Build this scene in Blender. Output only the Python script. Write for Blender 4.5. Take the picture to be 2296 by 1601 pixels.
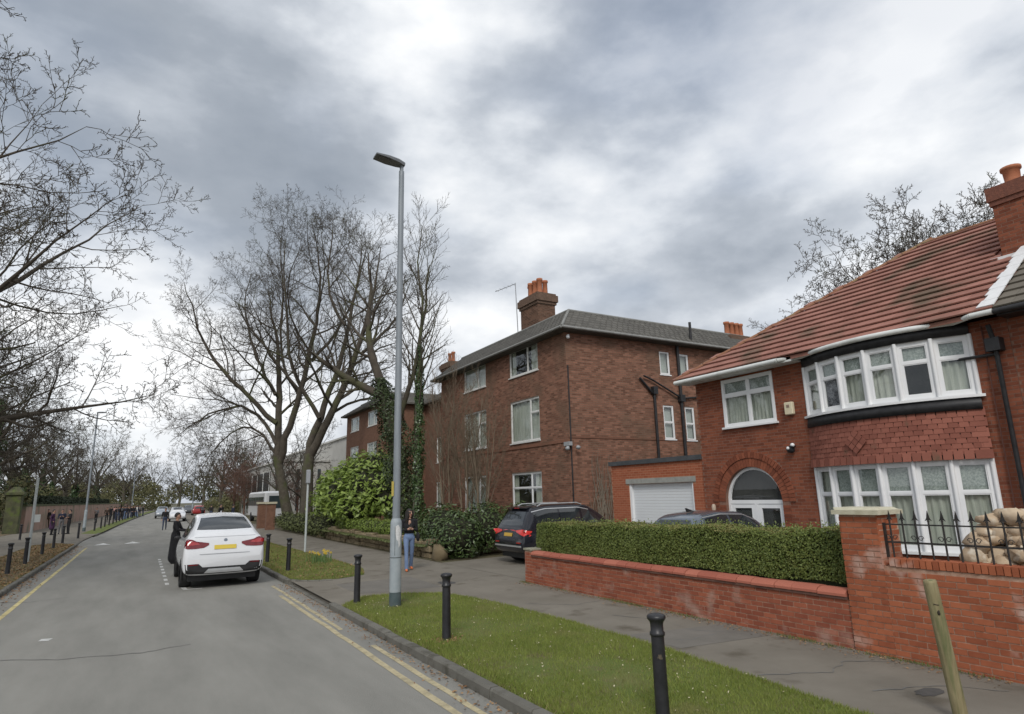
import bpy, bmesh, math, random
import numpy as np
from mathutils import Vector, Matrix
from mathutils.bvhtree import BVHTree
for _o in list(bpy.data.objects): bpy.data.objects.remove(_o)
SC = bpy.context.scene
COL = SC.collection
R_ = math.radians
random.seed(7)

# ---------------------------------------------------------------- camera
cam = bpy.data.cameras.new('camera')
cam.sensor_width = 36.0
cam.lens = 36.0 * 1400.0 / 2296.0
cam.clip_start = 0.1
cam.clip_end = 3000
camo = bpy.data.objects.new('camera', cam)
COL.objects.link(camo)
_r = Vector((0.86572403, -0.49994954, -0.02392393))
_u = Vector((-0.08693678, -0.19726925, 0.97648699))
_b = Vector((-0.49291368, -0.84328838, -0.21424473))
camo.matrix_world = Matrix(((_r.x, _u.x, _b.x, 0), (_r.y, _u.y, _b.y, 0), (_r.z, _u.z, _b.z, 2.3), (0, 0, 0, 1)))
SC.camera = camo

# ---------------------------------------------------------------- light
SUN_DIR = Vector((-0.42, -0.62, 0.66)).normalized()      # towards the sun, behind the camera
SC.view_settings.view_transform = 'Standard'
SC.view_settings.look = 'None'
SC.view_settings.gamma = 1.0
SC.view_settings.use_curve_mapping = False
SC.view_settings.exposure = 0.32

world = bpy.data.worlds.new('World')
SC.world = world
world.use_nodes = True
wt = world.node_tree
for n in list(wt.nodes): wt.nodes.remove(n)
def wn(t, **k):
    n = wt.nodes.new(t)
    for a, b in k.items(): setattr(n, a, b)
    return n
def wl(a, b): wt.links.new(a, b)
def wmath(op, a, b=None, c=None, clamp=False):
    n = wn('ShaderNodeMath', operation=op, use_clamp=clamp)
    for i, v in enumerate((a, b, c)):
        if v is None: continue
        if isinstance(v, (int, float)): n.inputs[i].default_value = v
        else: wl(v, n.inputs[i])
    return n.outputs[0]
tc = wn('ShaderNodeTexCoord')
nrm = wn('ShaderNodeVectorMath', operation='NORMALIZE'); wl(tc.outputs['Generated'], nrm.inputs[0])
sx = wn('ShaderNodeSeparateXYZ'); wl(nrm.outputs[0], sx.inputs[0])
cb = wn('ShaderNodeCombineXYZ')
wl(sx.outputs[0], cb.inputs[0]); wl(sx.outputs[1], cb.inputs[1]); wl(wmath('MULTIPLY', sx.outputs[2], 1.9), cb.inputs[2])
def wnoise(scale, detail, rough, off, dist=0.0):
    mp = wn('ShaderNodeMapping'); mp.inputs['Location'].default_value = off
    wl(cb.outputs[0], mp.inputs[0])
    n = wn('ShaderNodeTexNoise'); n.inputs['Scale'].default_value = scale
    n.inputs['Detail'].default_value = detail; n.inputs['Roughness'].default_value = rough
    n.inputs['Distortion'].default_value = dist
    wl(mp.outputs[0], n.inputs['Vector'])
    return n.outputs['Fac']
big = wnoise(2.2, 3, 0.5, (3.1, 1.7, 0.4))
fine = wnoise(4.8, 8, 0.52, (0.3, 5.2, 1.0))
val = wmath('ADD', wmath('MULTIPLY', big, 0.45), wmath('MULTIPLY', fine, 0.82))
val = wmath('ADD', val, -0.045)
# the cloud masses that stand in this sky: (direction, tightness, weight)
CLOUDS = [((-0.02, 0.842, 0.539), 16, -0.25), ((0.06, 0.85, 0.50), 50, -0.10), ((0.16, 0.86, 0.46), 70, -0.12), ((0.27, 0.735, 0.63), 80, 0.26), ((0.33, 0.76, 0.56), 160, 0.06),
          ((0.48, 0.67, 0.565), 160, -0.08), ((0.56, 0.54, 0.63), 120, 0.05), ((0.80, 0.314, 0.512), 40, 0.16), ((0.511, 0.722, 0.46), 260, 0.12),
          ((0.68, 0.608, 0.41), 110, -0.12), ((0.75, 0.55, 0.38), 120, -0.10), ((0.62, 0.70, 0.34), 160, -0.02), ((0.42, 0.85, 0.30), 110, 0.12), ((0.092, 0.99, 0.13), 160, 0.12),
          ((-0.10, 0.962, 0.23), 70, 0.20), ((0.05, 0.97, 0.25), 110, 0.12), ((0.87, 0.44, 0.22), 90, 0.08), ((0.09, 0.99, 0.06), 500, -0.10)]
for dvec, k, wgt in CLOUDS:
    dp = wn('ShaderNodeVectorMath', operation='DOT_PRODUCT')
    wl(nrm.outputs[0], dp.inputs[0]); dp.inputs[1].default_value = Vector(dvec).normalized()
    g = wmath('EXPONENT', wmath('MULTIPLY', wmath('SUBTRACT', dp.outputs['Value'], 1.0), float(k)))
    val = wmath('ADD', val, wmath('MULTIPLY', g, wgt))
ramp = wn('ShaderNodeValToRGB')
er = ramp.color_ramp.elements
er[0].position = 0.20; er[0].color = (0.25, 0.285, 0.335, 1)
er[1].position = 0.76; er[1].color = (0.84, 0.85, 0.86, 1)
for p, c in ((0.36, (0.31, 0.345, 0.395, 1)), (0.50, (0.45, 0.485, 0.535, 1)), (0.60, (0.62, 0.65, 0.69, 1))):
    e = er.new(p); e.color = c
wl(val, ramp.inputs[0])
sky = wn('ShaderNodeTexSky'); sky.sky_type = 'NISHITA'; sky.sun_disc = False
sky.sun_elevation = math.asin(SUN_DIR.z); sky.sun_rotation = math.atan2(SUN_DIR.x, SUN_DIR.y)
skm = wn('ShaderNodeVectorMath', operation='SCALE'); wl(sky.outputs[0], skm.inputs[0]); skm.inputs['Scale'].default_value = 0.10
gap = wnoise(1.8, 3, 0.5, (7.7, 2.2, 3.0))
mixf = wmath('MULTIPLY', wmath('SMOOTH_MIN', wmath('MAXIMUM', wmath('SUBTRACT', gap, 0.50), 0.0), 0.12, 0.02), 1.6, clamp=True)
dpb = wn('ShaderNodeVectorMath', operation='DOT_PRODUCT'); wl(nrm.outputs[0], dpb.inputs[0]); dpb.inputs[1].default_value = Vector((0.60, 0.52, 0.61)).normalized()
mixf = wmath('ADD', mixf, wmath('MULTIPLY', wmath('EXPONENT', wmath('MULTIPLY', wmath('SUBTRACT', dpb.outputs['Value'], 1.0), 60.0)), 0.25), clamp=True)
mx = wn('ShaderNodeMix', data_type='RGBA'); wl(mixf, mx.inputs['Factor'])
wl(ramp.outputs[0], mx.inputs[6]); wl(skm.outputs[0], mx.inputs[7])
bg = wn('ShaderNodeBackground'); bg.inputs[1].default_value = 1.0
wl(mx.outputs[2], bg.inputs[0])
wo = wn('ShaderNodeOutputWorld'); wl(bg.outputs[0], wo.inputs[0])

sl = bpy.data.lights.new('sun', 'SUN'); sl.energy = 1.5; sl.angle = R_(18); sl.color = (1.0, 0.965, 0.91)
so = bpy.data.objects.new('sun', sl); COL.objects.link(so)
so.rotation_euler = (-SUN_DIR).to_track_quat('-Z', 'Y').to_euler()
so.location = (0, 0, 40)

# ---------------------------------------------------------------- materials
MAT = {}
def M(name, c1, c2=None, scale=6.0, rough=0.8, bump=0.0, bscale=40.0, isl=0.0, spec=0.4, metal=0.0, coat=0.0, objr=0.0, detail=5.0, trans=0.0, c3=None, s3=1.0, t3=(0.55, 0.7), stretch=None):
    if name in MAT: return MAT[name]
    m = bpy.data.materials.new(name); m.use_nodes = True
    nt = m.node_tree; N = nt.nodes; L = nt.links.new
    b = N['Principled BSDF']
    b.inputs['Roughness'].default_value = rough
    b.inputs['Metallic'].default_value = metal
    b.inputs['Specular IOR Level'].default_value = spec
    if coat: b.inputs['Coat Weight'].default_value = coat; b.inputs['Coat Roughness'].default_value = 0.08
    c1 = (*c1, 1); c2 = (*c2, 1) if c2 else c1
    t = N.new('ShaderNodeTexCoord'); vec = t.outputs['Object']
    g = N.new('ShaderNodeNewGeometry')
    if objr or True:
        # world position keeps grain continuous between pieces
        vec = g.outputs['Position']
    if stretch:
        mp = N.new('ShaderNodeMapping'); mp.inputs['Scale'].default_value = stretch; L(vec, mp.inputs[0]); vec = mp.outputs[0]
    nz = N.new('ShaderNodeTexNoise'); nz.inputs['Scale'].default_value = scale; nz.inputs['Detail'].default_value = detail
    nz.inputs['Roughness'].default_value = 0.6
    L(vec, nz.inputs['Vector'])
    rp = N.new('ShaderNodeMapRange'); rp.inputs[1].default_value = 0.3; rp.inputs[2].default_value = 0.7
    L(nz.outputs['Fac'], rp.inputs[0])
    mix = N.new('ShaderNodeMix'); mix.data_type = 'RGBA'
    mix.inputs[6].default_value = c1; mix.inputs[7].default_value = c2
    fac = rp.outputs[0]
    if isl or objr:
        oi = N.new('ShaderNodeObjectInfo')
        a = N.new('ShaderNodeMath'); a.operation = 'ADD'; L(g.outputs['Random Per Island'], a.inputs[0]); L(oi.outputs['Random'], a.inputs[1])
        fr = N.new('ShaderNodeMath'); fr.operation = 'FRACT'; L(a.outputs[0], fr.inputs[0])
        mm = N.new('ShaderNodeMix'); mm.data_type = 'FLOAT'; mm.inputs[0].default_value = max(isl, objr)
        L(fac, mm.inputs[2]); L(fr.outputs[0], mm.inputs[3]); fac = mm.outputs[0]
    L(fac, mix.inputs[0])
    out = mix.outputs[2]
    if c3:
        n3 = N.new('ShaderNodeTexNoise'); n3.inputs['Scale'].default_value = s3; n3.inputs['Detail'].default_value = 6
        L(vec, n3.inputs['Vector'])
        r3 = N.new('ShaderNodeMapRange'); r3.inputs[1].default_value = t3[0]; r3.inputs[2].default_value = t3[1]; L(n3.outputs['Fac'], r3.inputs[0])
        m3 = N.new('ShaderNodeMix'); m3.data_type = 'RGBA'; L(r3.outputs[0], m3.inputs[0]); L(out, m3.inputs[6]); m3.inputs[7].default_value = (*c3, 1)
        out = m3.outputs[2]
    L(out, b.inputs['Base Color'])
    if bump:
        nb = N.new('ShaderNodeTexNoise'); nb.inputs['Scale'].default_value = bscale; nb.inputs['Detail'].default_value = 6
        L(vec, nb.inputs['Vector'])
        bp = N.new('ShaderNodeBump'); bp.inputs['Strength'].default_value = bump; bp.inputs['Distance'].default_value = 0.02
        L(nb.outputs['Fac'], bp.inputs['Height']); L(bp.outputs[0], b.inputs['Normal'])
    if trans:
        tr = N.new('ShaderNodeBsdfTranslucent'); L(out, tr.inputs[0])
        ms = N.new('ShaderNodeMixShader'); ms.inputs[0].default_value = trans
        L(b.outputs[0], ms.inputs[1]); L(tr.outputs[0], ms.inputs[2]); L(ms.outputs[0], N['Material Output'].inputs[0])
    MAT[name] = m
    return m
def glass(name='window_glass', tint=(0.95, 0.965, 0.955), refl=0.5):
    if name in MAT: return MAT[name]
    m = bpy.data.materials.new(name); m.use_nodes = True; nt = m.node_tree; N = nt.nodes; L = nt.links.new
    for n in list(N): N.remove(n)
    tr = N.new('ShaderNodeBsdfTransparent'); tr.inputs[0].default_value = (*tint, 1)
    gl = N.new('ShaderNodeBsdfGlossy'); gl.inputs['Roughness'].default_value = 0.015; gl.inputs[0].default_value = (0.9, 0.9, 0.9, 1)
    lw = N.new('ShaderNodeLayerWeight'); fr = N.new('ShaderNodeMath'); fr.operation = 'POWER'; L(lw.outputs['Facing'], fr.inputs[0]); fr.inputs[1].default_value = 3.5
    mp = N.new('ShaderNodeMath'); mp.operation = 'MULTIPLY_ADD'; L(fr.outputs[0], mp.inputs[0]); mp.inputs[1].default_value = 0.5; mp.inputs[2].default_value = refl * 0.09
    nz = N.new('ShaderNodeTexNoise'); nz.inputs['Scale'].default_value = 1.3; g = N.new('ShaderNodeNewGeometry'); L(g.outputs['Position'], nz.inputs['Vector'])
    bp = N.new('ShaderNodeBump'); bp.inputs['Strength'].default_value = 0.06; L(nz.outputs[0], bp.inputs['Height']); L(bp.outputs[0], gl.inputs['Normal'])
    ms = N.new('ShaderNodeMixShader'); L(mp.outputs[0], ms.inputs[0]); L(tr.outputs[0], ms.inputs[1]); L(gl.outputs[0], ms.inputs[2])
    o = N.new('ShaderNodeOutputMaterial'); L(ms.outputs[0], o.inputs[0])
    MAT[name] = m
    return m
def worn(name, c, base_alpha=0.75, scale=7.0, fine=60.0):
    """road paint that has worn off in patches: bare where the noise is low"""
    m = M(name, c, tuple(x * 0.85 for x in c), scale=20, rough=0.75)
    nt = m.node_tree; N = nt.nodes; L = nt.links.new; b = N['Principled BSDF']
    g = N.new('ShaderNodeNewGeometry')
    n1 = N.new('ShaderNodeTexNoise'); n1.inputs['Scale'].default_value = scale; n1.inputs['Detail'].default_value = 8; n1.inputs['Roughness'].default_value = 0.75; L(g.outputs['Position'], n1.inputs['Vector'])
    mr = N.new('ShaderNodeMapRange'); mr.inputs[1].default_value = 0.36; mr.inputs[2].default_value = 0.56; mr.inputs[3].default_value = 0.55; mr.inputs[4].default_value = base_alpha
    L(n1.outputs[0], mr.inputs[0]); L(mr.outputs[0], b.inputs['Alpha'])
    return m

# ---------------------------------------------------------------- object helpers
def props(o, label=None, cat=None, group=None, kind=None):
    if label: o['label'] = label
    if cat: o['category'] = cat
    if group: o['group'] = group
    if kind: o['kind'] = kind
    return o
def new_obj(name, me, parent=None, loc=None):
    o = bpy.data.objects.new(name, me); COL.objects.link(o)
    if parent: o.parent = parent
    if loc is not None: o.location = loc
    return o
def thing(name, label, cat, loc=(0, 0, 0), rz=0.0, group=None):
    o = new_obj(name, None, None, loc); o.rotation_euler = (0, 0, rz); o.empty_display_size = 0.2
    return props(o, label, cat, group)
def np_mesh(name, V, F, mat=None, smooth=False):
    V = np.asarray(V, dtype=np.float32); F = np.asarray(F, dtype=np.int32)
    me = bpy.data.meshes.new(name)
    k = F.shape[1]
    me.vertices.add(len(V)); me.vertices.foreach_set('co', V.ravel())
    me.loops.add(F.size); me.loops.foreach_set('vertex_index', F.ravel())
    me.polygons.add(len(F)); me.polygons.foreach_set('loop_start', np.arange(0, F.size, k, dtype=np.int32))
    me.polygons.foreach_set('use_smooth', np.full(len(F), bool(smooth)))
    me.update(calc_edges=True)
    if mat: me.materials.append(mat)
    return me
def root_of(p):
    while p is not None and p.parent is not None: p = p.parent
    return p

class MB:
    """collects shapes in world (or thing-local) coordinates and links them as ONE mesh object"""
    def __init__(s): s.v = []; s.f = []; s.sm = []
    def add(s, V, F, smooth=False):
        o = len(s.v); s.v += [tuple(p) for p in V]; s.f += [tuple(i + o for i in q) for q in F]; s.sm += [smooth] * len(F); return s
    def box(s, x0, x1, y0, y1, z0, z1):
        V = [(x, y, z) for z in (z0, z1) for y in (y0, y1) for x in (x0, x1)]
        return s.add(V, [(0, 2, 3, 1), (4, 5, 7, 6), (0, 1, 5, 4), (2, 6, 7, 3), (0, 4, 6, 2), (1, 3, 7, 5)])
    def pbox(s, P, u0, u1, z0, z1, d0, d1):
        """box in wall coordinates: P(u, z, d) with d outward"""
        V = [P(u, z, d) for d in (d0, d1) for z in (z0, z1) for u in (u0, u1)]
        return s.add(V, [(0, 2, 3, 1), (4, 5, 7, 6), (0, 1, 5, 4), (2, 6, 7, 3), (0, 4, 6, 2), (1, 3, 7, 5)])
    def tube(s, pts, rad, n=8, cap=True, smooth=True):
        pts = [Vector(p) for p in pts]
        if not hasattr(rad, '__len__'): rad = [rad] * len(pts)
        V = []; F = []
        up = None
        for i, p in enumerate(pts):
            t = (pts[min(i + 1, len(pts) - 1)] - pts[max(i - 1, 0)])
            t = t.normalized() if t.length > 1e-9 else Vector((0, 0, 1))
            if up is None:
                up = Vector((1, 0, 0)) if abs(t.x) < 0.8 else Vector((0, 1, 0))
            a = (up - t * up.dot(t)).normalized(); up = a; b = t.cross(a)
            for k in range(n):
                th = 2 * math.pi * k / n
                V.append(p + (a * math.cos(th) + b * math.sin(th)) * rad[i])
        for i in range(len(pts) - 1):
            for k in range(n):
                F.append((i * n + k, i * n + (k + 1) % n, (i + 1) * n + (k + 1) % n, (i + 1) * n + k))
        s.add(V, F, smooth)
        if cap:
            s.add([V[k] for k in range(n)], [tuple(range(n - 1, -1, -1))]); s.add([V[-n + k] for k in range(n)], [tuple(range(n))])
        return s
    def lathe(s, prof, c=(0, 0, 0), n=16, smooth=True):
        """prof: list of (radius, z)"""
        V = []; F = []
        for r, z in prof:
            for k in range(n):
                th = 2 * math.pi * k / n
                V.append((c[0] + r * math.cos(th), c[1] + r * math.sin(th), c[2] + z))
        for i in range(len(prof) - 1):
            for k in range(n):
                F.append((i * n + k, i * n + (k + 1) % n, (i + 1) * n + (k + 1) % n, (i + 1) * n + k))
        s.add(V, F, smooth)
        s.add(V[-n:], [tuple(range(n))]); s.add(V[:n], [tuple(range(n - 1, -1, -1))])
        return s
    def prism(s, poly, axis_vec, P=None):
        """poly: list of 3D points (planar); extruded by axis_vec"""
        a = Vector(axis_vec); n = len(poly)
        V = [Vector(p) for p in poly] + [Vector(p) + a for p in poly]
        F = [tuple(range(n - 1, -1, -1)), tuple(range(n, 2 * n))] + [(i, (i + 1) % n, n + (i + 1) % n, n + i) for i in range(n)]
        return s.add(V, F)
    def blob(s, c, r, seed=0, n=8, m=6, jit=0.15):
        rnd = random.Random(seed); V = []; F = []
        for i in range(m + 1):
            ph = math.pi * i / m
            for k in range(n):
                th = 2 * math.pi * k / n
                j = 1 + rnd.uniform(-jit, jit) * (0 < i < m)
                V.append((c[0] + r[0] * j * math.sin(ph) * math.cos(th), c[1] + r[1] * j * math.sin(ph) * math.sin(th), c[2] + r[2] * j * math.cos(ph)))
        for i in range(m):
            for k in range(n):
                F.append((i * n + k, (i + 1) * n + k, (i + 1) * n + (k + 1) % n, i * n + (k + 1) % n))
        return s.add(V, F, True)
    def mesh(s, name, mat, off=(0, 0, 0)):
        me = bpy.data.meshes.new(name)
        me.from_pydata([(p[0] - off[0], p[1] - off[1], p[2] - off[2]) for p in s.v], [], s.f)
        me.polygons.foreach_set('use_smooth', s.sm)
        me.update()
        if mat: me.materials.append(mat)
        return me
    def build(s, name, mat, parent=None, bevel=0.0, world=True, rec=True):
        off = (0, 0, 0)
        if parent is not None and world: off = root_of(parent).location
        me = s.mesh(name, mat, off)
        if bevel or rec:
            bm = bmesh.new(); bm.from_mesh(me)
            if rec: bmesh.ops.recalc_face_normals(bm, faces=bm.faces)
            if bevel:
                bmesh.ops.remove_doubles(bm, verts=bm.verts, dist=1e-5)
                es = [e for e in bm.edges if len(e.link_faces) == 2 and e.calc_face_angle(0) > 0.6]
                bmesh.ops.bevel(bm, geom=es, offset=bevel, segments=1, affect='EDGES')
            bm.to_mesh(me); bm.free()
        return new_obj(name, me, parent)
def wallX(x0):            # a wall that faces -x (the street): u = y
    return lambda u, z, d: (x0 - d, u, z)
def wallY(y0):            # a wall that faces -y: u = x
    return lambda u, z, d: (u, y0 - d, z)
def copy_tree(o, parent=None):
    c = o.copy(); COL.objects.link(c); c.parent = parent
    for ch in list(o.children): copy_tree(ch, c)
    return c
def road_c(y):            # sideways drift of the road axis where it bends
    t = max(0.0, y - 47.0)
    return 0.028 * t + 0.0001 * t * t
# ================================================================ ground, road, kerbs
asphalt = M('asphalt', (0.188, 0.184, 0.166), (0.268, 0.260, 0.236), stretch=(1, .22, 1), scale=1.1, rough=0.88, bump=0.35, bscale=140, c3=(0.29, 0.28, 0.255), s3=130, t3=(0.60, 0.72), spec=0.25)
tarmac = M('footway_tarmac', (0.165, 0.148, 0.122), (0.215, 0.195, 0.163), scale=0.9, rough=0.92, bump=0.4, bscale=110, c3=(0.115, 0.10, 0.078), s3=1.6, t3=(0.58, 0.72), spec=0.2)
kerbm = M('kerb_concrete', (0.11, 0.105, 0.09), (0.17, 0.162, 0.14), scale=3, rough=0.9, bump=0.4, bscale=60, objr=0.4, c3=(0.075, 0.07, 0.055), s3=4, t3=(0.52, 0.68))
soil = M('verge_soil', (0.075, 0.075, 0.035), (0.125, 0.10, 0.058), scale=2.5, rough=1, bump=0.6, bscale=40)
litter_soil = M('leaf_mould', (0.115, 0.082, 0.05), (0.175, 0.135, 0.075), scale=3.0, rough=1, bump=0.7, bscale=35)
def sheet(name, left, right, ys, z, mat, kind='structure', zf=None, sub=1):
    """a strip between two side functions left(y), right(y)"""
    V = []; F = []
    for y in ys:
        a, b = left(y), right(y)
        for k in range(sub + 1):
            x = a + (b - a) * k / sub
            V.append((x, y, z if zf is None else zf(x, y)))
    n = sub + 1
    for i in range(len(ys) - 1):
        for k in range(sub):
            F.append((i * n + k, i * n + k + 1, (i + 1) * n + k + 1, (i + 1) * n + k))
    o = new_obj(name, np_mesh(name, V, F, mat)); props(o, kind=kind); return o
def yr(a, b, s): return [a + (b - a) * i / max(1, round((b - a) / s)) for i in range(max(1, round((b - a) / s)) + 1)]
gmat = M('far_ground', (0.07, 0.075, 0.04), (0.11, 0.095, 0.06), scale=0.2, rough=1)
g = MB(); g.add([(-900, -300, -0.06), (900, -300, -0.06), (900, 1500, -0.06), (-900, 1500, -0.06)], [(0, 1, 2, 3)])
props(g.build('ground', gmat), kind='structure')
KL, KR = -2.95, 3.65
def table(y):             # the raised speed table
    if y < 43.6 or y > 55: return 0.0
    return 0.075 * min(1, (y - 43.6) / 1.3, (55 - y) / 1.3)
sheet('road', lambda y: KL - 0.05 + road_c(y), lambda y: KR + 0.05 + road_c(y), yr(-14, 43.6, 4) + [44.9, 49, 53.7, 55] + yr(58, 330, 6), 0, asphalt, zf=lambda x, y: table(y))
YS = yr(-14, 330, 5)
def drive_z(x, y):
    return 0.1 + 0.02 * min(6.0, max(0.0, x - 8.8))
sheet('pavement', lambda y: KR + 0.10 + road_c(y), lambda y: 8.9 + road_c(y), YS, 0.1, tarmac)
sheet('pavement', lambda y: -9.4 + road_c(y), lambda y: KL - 0.10 + road_c(y), YS, 0.1, tarmac)
sheet('driveway', lambda y: 8.88, lambda y: 24.0, [-4, 4, 12, 20.2], 0.1, tarmac, zf=lambda x, y: drive_z(x, y) + 0.004, sub=12)
sheet('garden_ground', lambda y: 8.88 + road_c(y), lambda y: 70.0, yr(20.2, 330, 10), 0.108, soil)
sheet('garden_ground', lambda y: -90.0, lambda y: -9.38 + road_c(y), yr(-14, 330, 10), 0.12, litter_soil)

# --- painted markings
yel = worn('worn_yellow_paint', (0.50, 0.43, 0.27), 0.97, scale=4)
yel2 = worn('bright_yellow_paint', (0.60, 0.51, 0.25), 1.0, scale=2)
whp = worn('worn_white_paint', (0.68, 0.68, 0.66), 0.95, scale=5)
def stripe(name, x0, x1, ya, yb, mat, label, cat='road marking', step=2.0, wob=0.012, z=0.005):
    rnd = random.Random(int((x0 + 10) * 977 + ya * 31))
    V = []; F = []
    for i, y in enumerate(yr(ya, yb, step)):
        j = rnd.uniform(-wob, wob); c = road_c(y)
        V += [(x0 + c + j, y, z + table(y)), (x1 + c + j + rnd.uniform(-0.006, 0.006), y, z + table(y))]
        if i: k = 2 * i; F.append((k - 2, k - 1, k + 1, k))
    o = new_obj(name, np_mesh(name, V, F, mat)); props(o, kind='structure'); o['label'] = label; return o
stripe('yellow_line', 3.09, 3.185, -3, 16.9, yel, 'outer of the two worn yellow lines beside the kerb', step=0.5)
stripe('yellow_line', 3.33, 3.415, -3, 10.4, yel, 'inner of the two worn yellow lines beside the kerb', step=0.5)
stripe('yellow_line', 3.25, 3.33, 11.9, 18.9, yel, 'inner worn yellow line by the dropped kerb', step=0.5)
stripe('yellow_line', -2.43, -2.33, 2, 42, yel2, 'single yellow line along the far kerb', step=2)
def mark(poly, label, mat=whp, z=0.005):
    b = MB(); b.add([(x, y, z + table(y)) for x, y in poly], [tuple(range(len(poly)))])
    o = b.build('white_marking', mat); props(o, kind='structure'); o['label'] = label
mark([(1.16, 19.72), (1.62, 19.64), (1.62, 19.76), (1.27, 19.82), (1.24, 20.3), (1.12, 20.3)], 'white corner mark of the parking bay behind the white car')
for i in range(9):
    y = 21.2 + i * 1.15
    mark([(0.78, y), (0.88, y), (0.88, y + 0.55), (0.78, y + 0.55)], 'white dash edging the parking bay')
for xc in (-1.75, -0.28):
    mark([(xc - 0.42, 43.75), (xc + 0.42, 43.75), (xc, 44.75)], 'white triangle on the ramp of the speed table', z=0.012)
mark([(-1.35, 14.2), (-1.2, 14.15), (-1.15, 14.35), (-1.32, 14.38)], 'small pale patch on the road')
# cracks in the carriageway
crackm = M('crack_tar', (0.13, 0.128, 0.12), (0.17, 0.165, 0.155), scale=9, rough=0.9)
def crack(pts, w, label, z=0.0045, name='road_crack'):
    rnd = random.Random(5); V = []; F = []; i = 0
    for (xa, ya), (xb, yb) in zip(pts[:-1], pts[1:]):
        for k in range(8):
            t = k / 8; x = xa + (xb - xa) * t; y = ya + (yb - ya) * t + rnd.uniform(-0.03, 0.03)
            ww = w * rnd.uniform(0.35, 1.0)
            V += [(x - ww * .5, y - ww, z), (x + ww * .5, y + ww, z)]
            if i: F.append((2 * i - 2, 2 * i, 2 * i + 1, 2 * i - 1))
            i += 1
    o = new_obj(name, np_mesh(name, V, F, crackm)); props(o, kind='structure'); o['label'] = label
crack([(-2.2, 13.2), (-0.9, 12.4), (0.2, 12.1), (1.0, 12.35)], 0.022, 'long thin crack across the road')
crack([(-2.9, 20.4), (-2.2, 19.9), (-1.3, 20.3)], 0.03, 'short dark crack by the yellow line')

for pts in ([(6.7, 7.9), (7.3, 7.4), (8.1, 7.5)], [(7.6, 9.6), (8.0, 8.7), (7.8, 7.9), (8.4, 7.0)], [(6.6, 5.6), (7.4, 5.2), (8.0, 5.4), (8.5, 5.0)], [(7.0, 11.6), (7.7, 10.9), (8.5, 11.0)], [(5.2, 16.0), (6.4, 15.4), (7.8, 15.8)], [(7.1, 4.5), (7.9, 4.2), (8.3, 3.6)]): crack(pts, 0.014, 'thin crack in the pavement', .1046, 'pavement_crack')
crackl = M('patch_tarmac', (0.135, 0.125, 0.108), (0.175, 0.16, 0.14), scale=2, rough=.95, bump=.3, bscale=100)
for q_ in ([(6.75, 8.2), (8.5, 7.9), (8.45, 6.9), (6.8, 7.1)], [(4.6, 15.2), (6.6, 15.0), (6.7, 17.4), (4.5, 17.2)]):
    b = MB(); b.add([(x, y, .1032) for x, y in q_], [(0, 1, 2, 3)]); o = b.build('pavement_patch', crackl); props(o, kind='structure'); o['label'] = 'slightly darker tarmac repair in the pavement'
# --- kerb stones
def stone_mesh(L, h=0.16, w=0.125):
    b = MB(); b.prism([(0, 0, -0.1), (0.0, 0, h * 0.62), (0.02, 0, h * 0.78), (w, 0, h * 0.78), (w, 0, -0.1)], (0, L, 0))
    return b
ks = stone_mesh(0.90); ksm = ks.mesh('kerb_stone', kerbm)
def kerb_run(x, ya, yb, flip, label):
    root = new_obj('kerb', None, None, (x, ya, 0)); props(root, kind='structure'); root['label'] = label
    y = ya; rnd = random.Random(int(ya * 10)); far = MB()
    while y < yb:
        cx = road_c(y)
        if y < 62:
            o = new_obj('kerb_stone', ksm, root, (cx + rnd.uniform(-0.008, 0.008), y - ya, rnd.uniform(-0.008, 0.006)))
            if flip: o.rotation_euler = (0, 0, math.pi); o.location.y += 0.9
            o.rotation_euler.z += rnd.uniform(-0.006, 0.006)
        else:
            s = -1 if flip else 1
            far.box(min(x + cx, x + cx + s * 0.125), max(x + cx, x + cx + s * 0.125), y, y + 0.9, -0.1, 0.125)
        y += 0.915
    if far.v: props(far.build('kerb_stones', kerbm, root), kind='stuff')
kerb_run(KR, -2.2, 13.6, False, 'worn concrete kerb along the near grass verge')
kerb_run(KR, 19.3, 160, False, 'concrete kerb beyond the driveway crossing')
kerb_run(KL, -2, 46.5, True, 'concrete kerb along the leaf-strewn verge')
kerb_run(KL, 56, 160, True, 'concrete kerb beyond the speed table')
# the curved kerb at the mouth of the driveway, and dropped stones
b = MB()
for k in range(5):
    a0, a1 = R_(180 + 18 * k), R_(180 + 18 * (k + 1) - 1.2)
    c = (4.75, 19.25); r0, r1 = 1.10, 0.97
    b.prism([(c[0] + r * math.cos(a), c[1] + r * math.sin(a), -0.1) for r, a in ((r0, a0), (r0, a1), (r1, a1), (r1, a0))], (0, 0, 0.225))
o = b.build('kerb', kerbm, bevel=0.012); props(o, kind='structure'); o['label'] = 'curved kerb round the far grass verge'
b = MB()
for k in range(5): b.box(KR, KR + 0.125, 13.75 + 0.98 * k, 13.75 + 0.98 * k + 0.965, -0.1, 0.03)
o = b.build('kerb', kerbm, bevel=0.012); props(o, kind='structure'); o['label'] = 'dropped kerb stones at the driveway crossing'
sheet('crossover', lambda y: KR + 0.12, lambda y: KR + 0.9, [13.7, 14.4, 18.4, 18.8], 0, tarmac, zf=lambda x, y: 0.032 if x < KR + 0.3 and 13.9 < y < 18.7 else 0.106)

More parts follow.
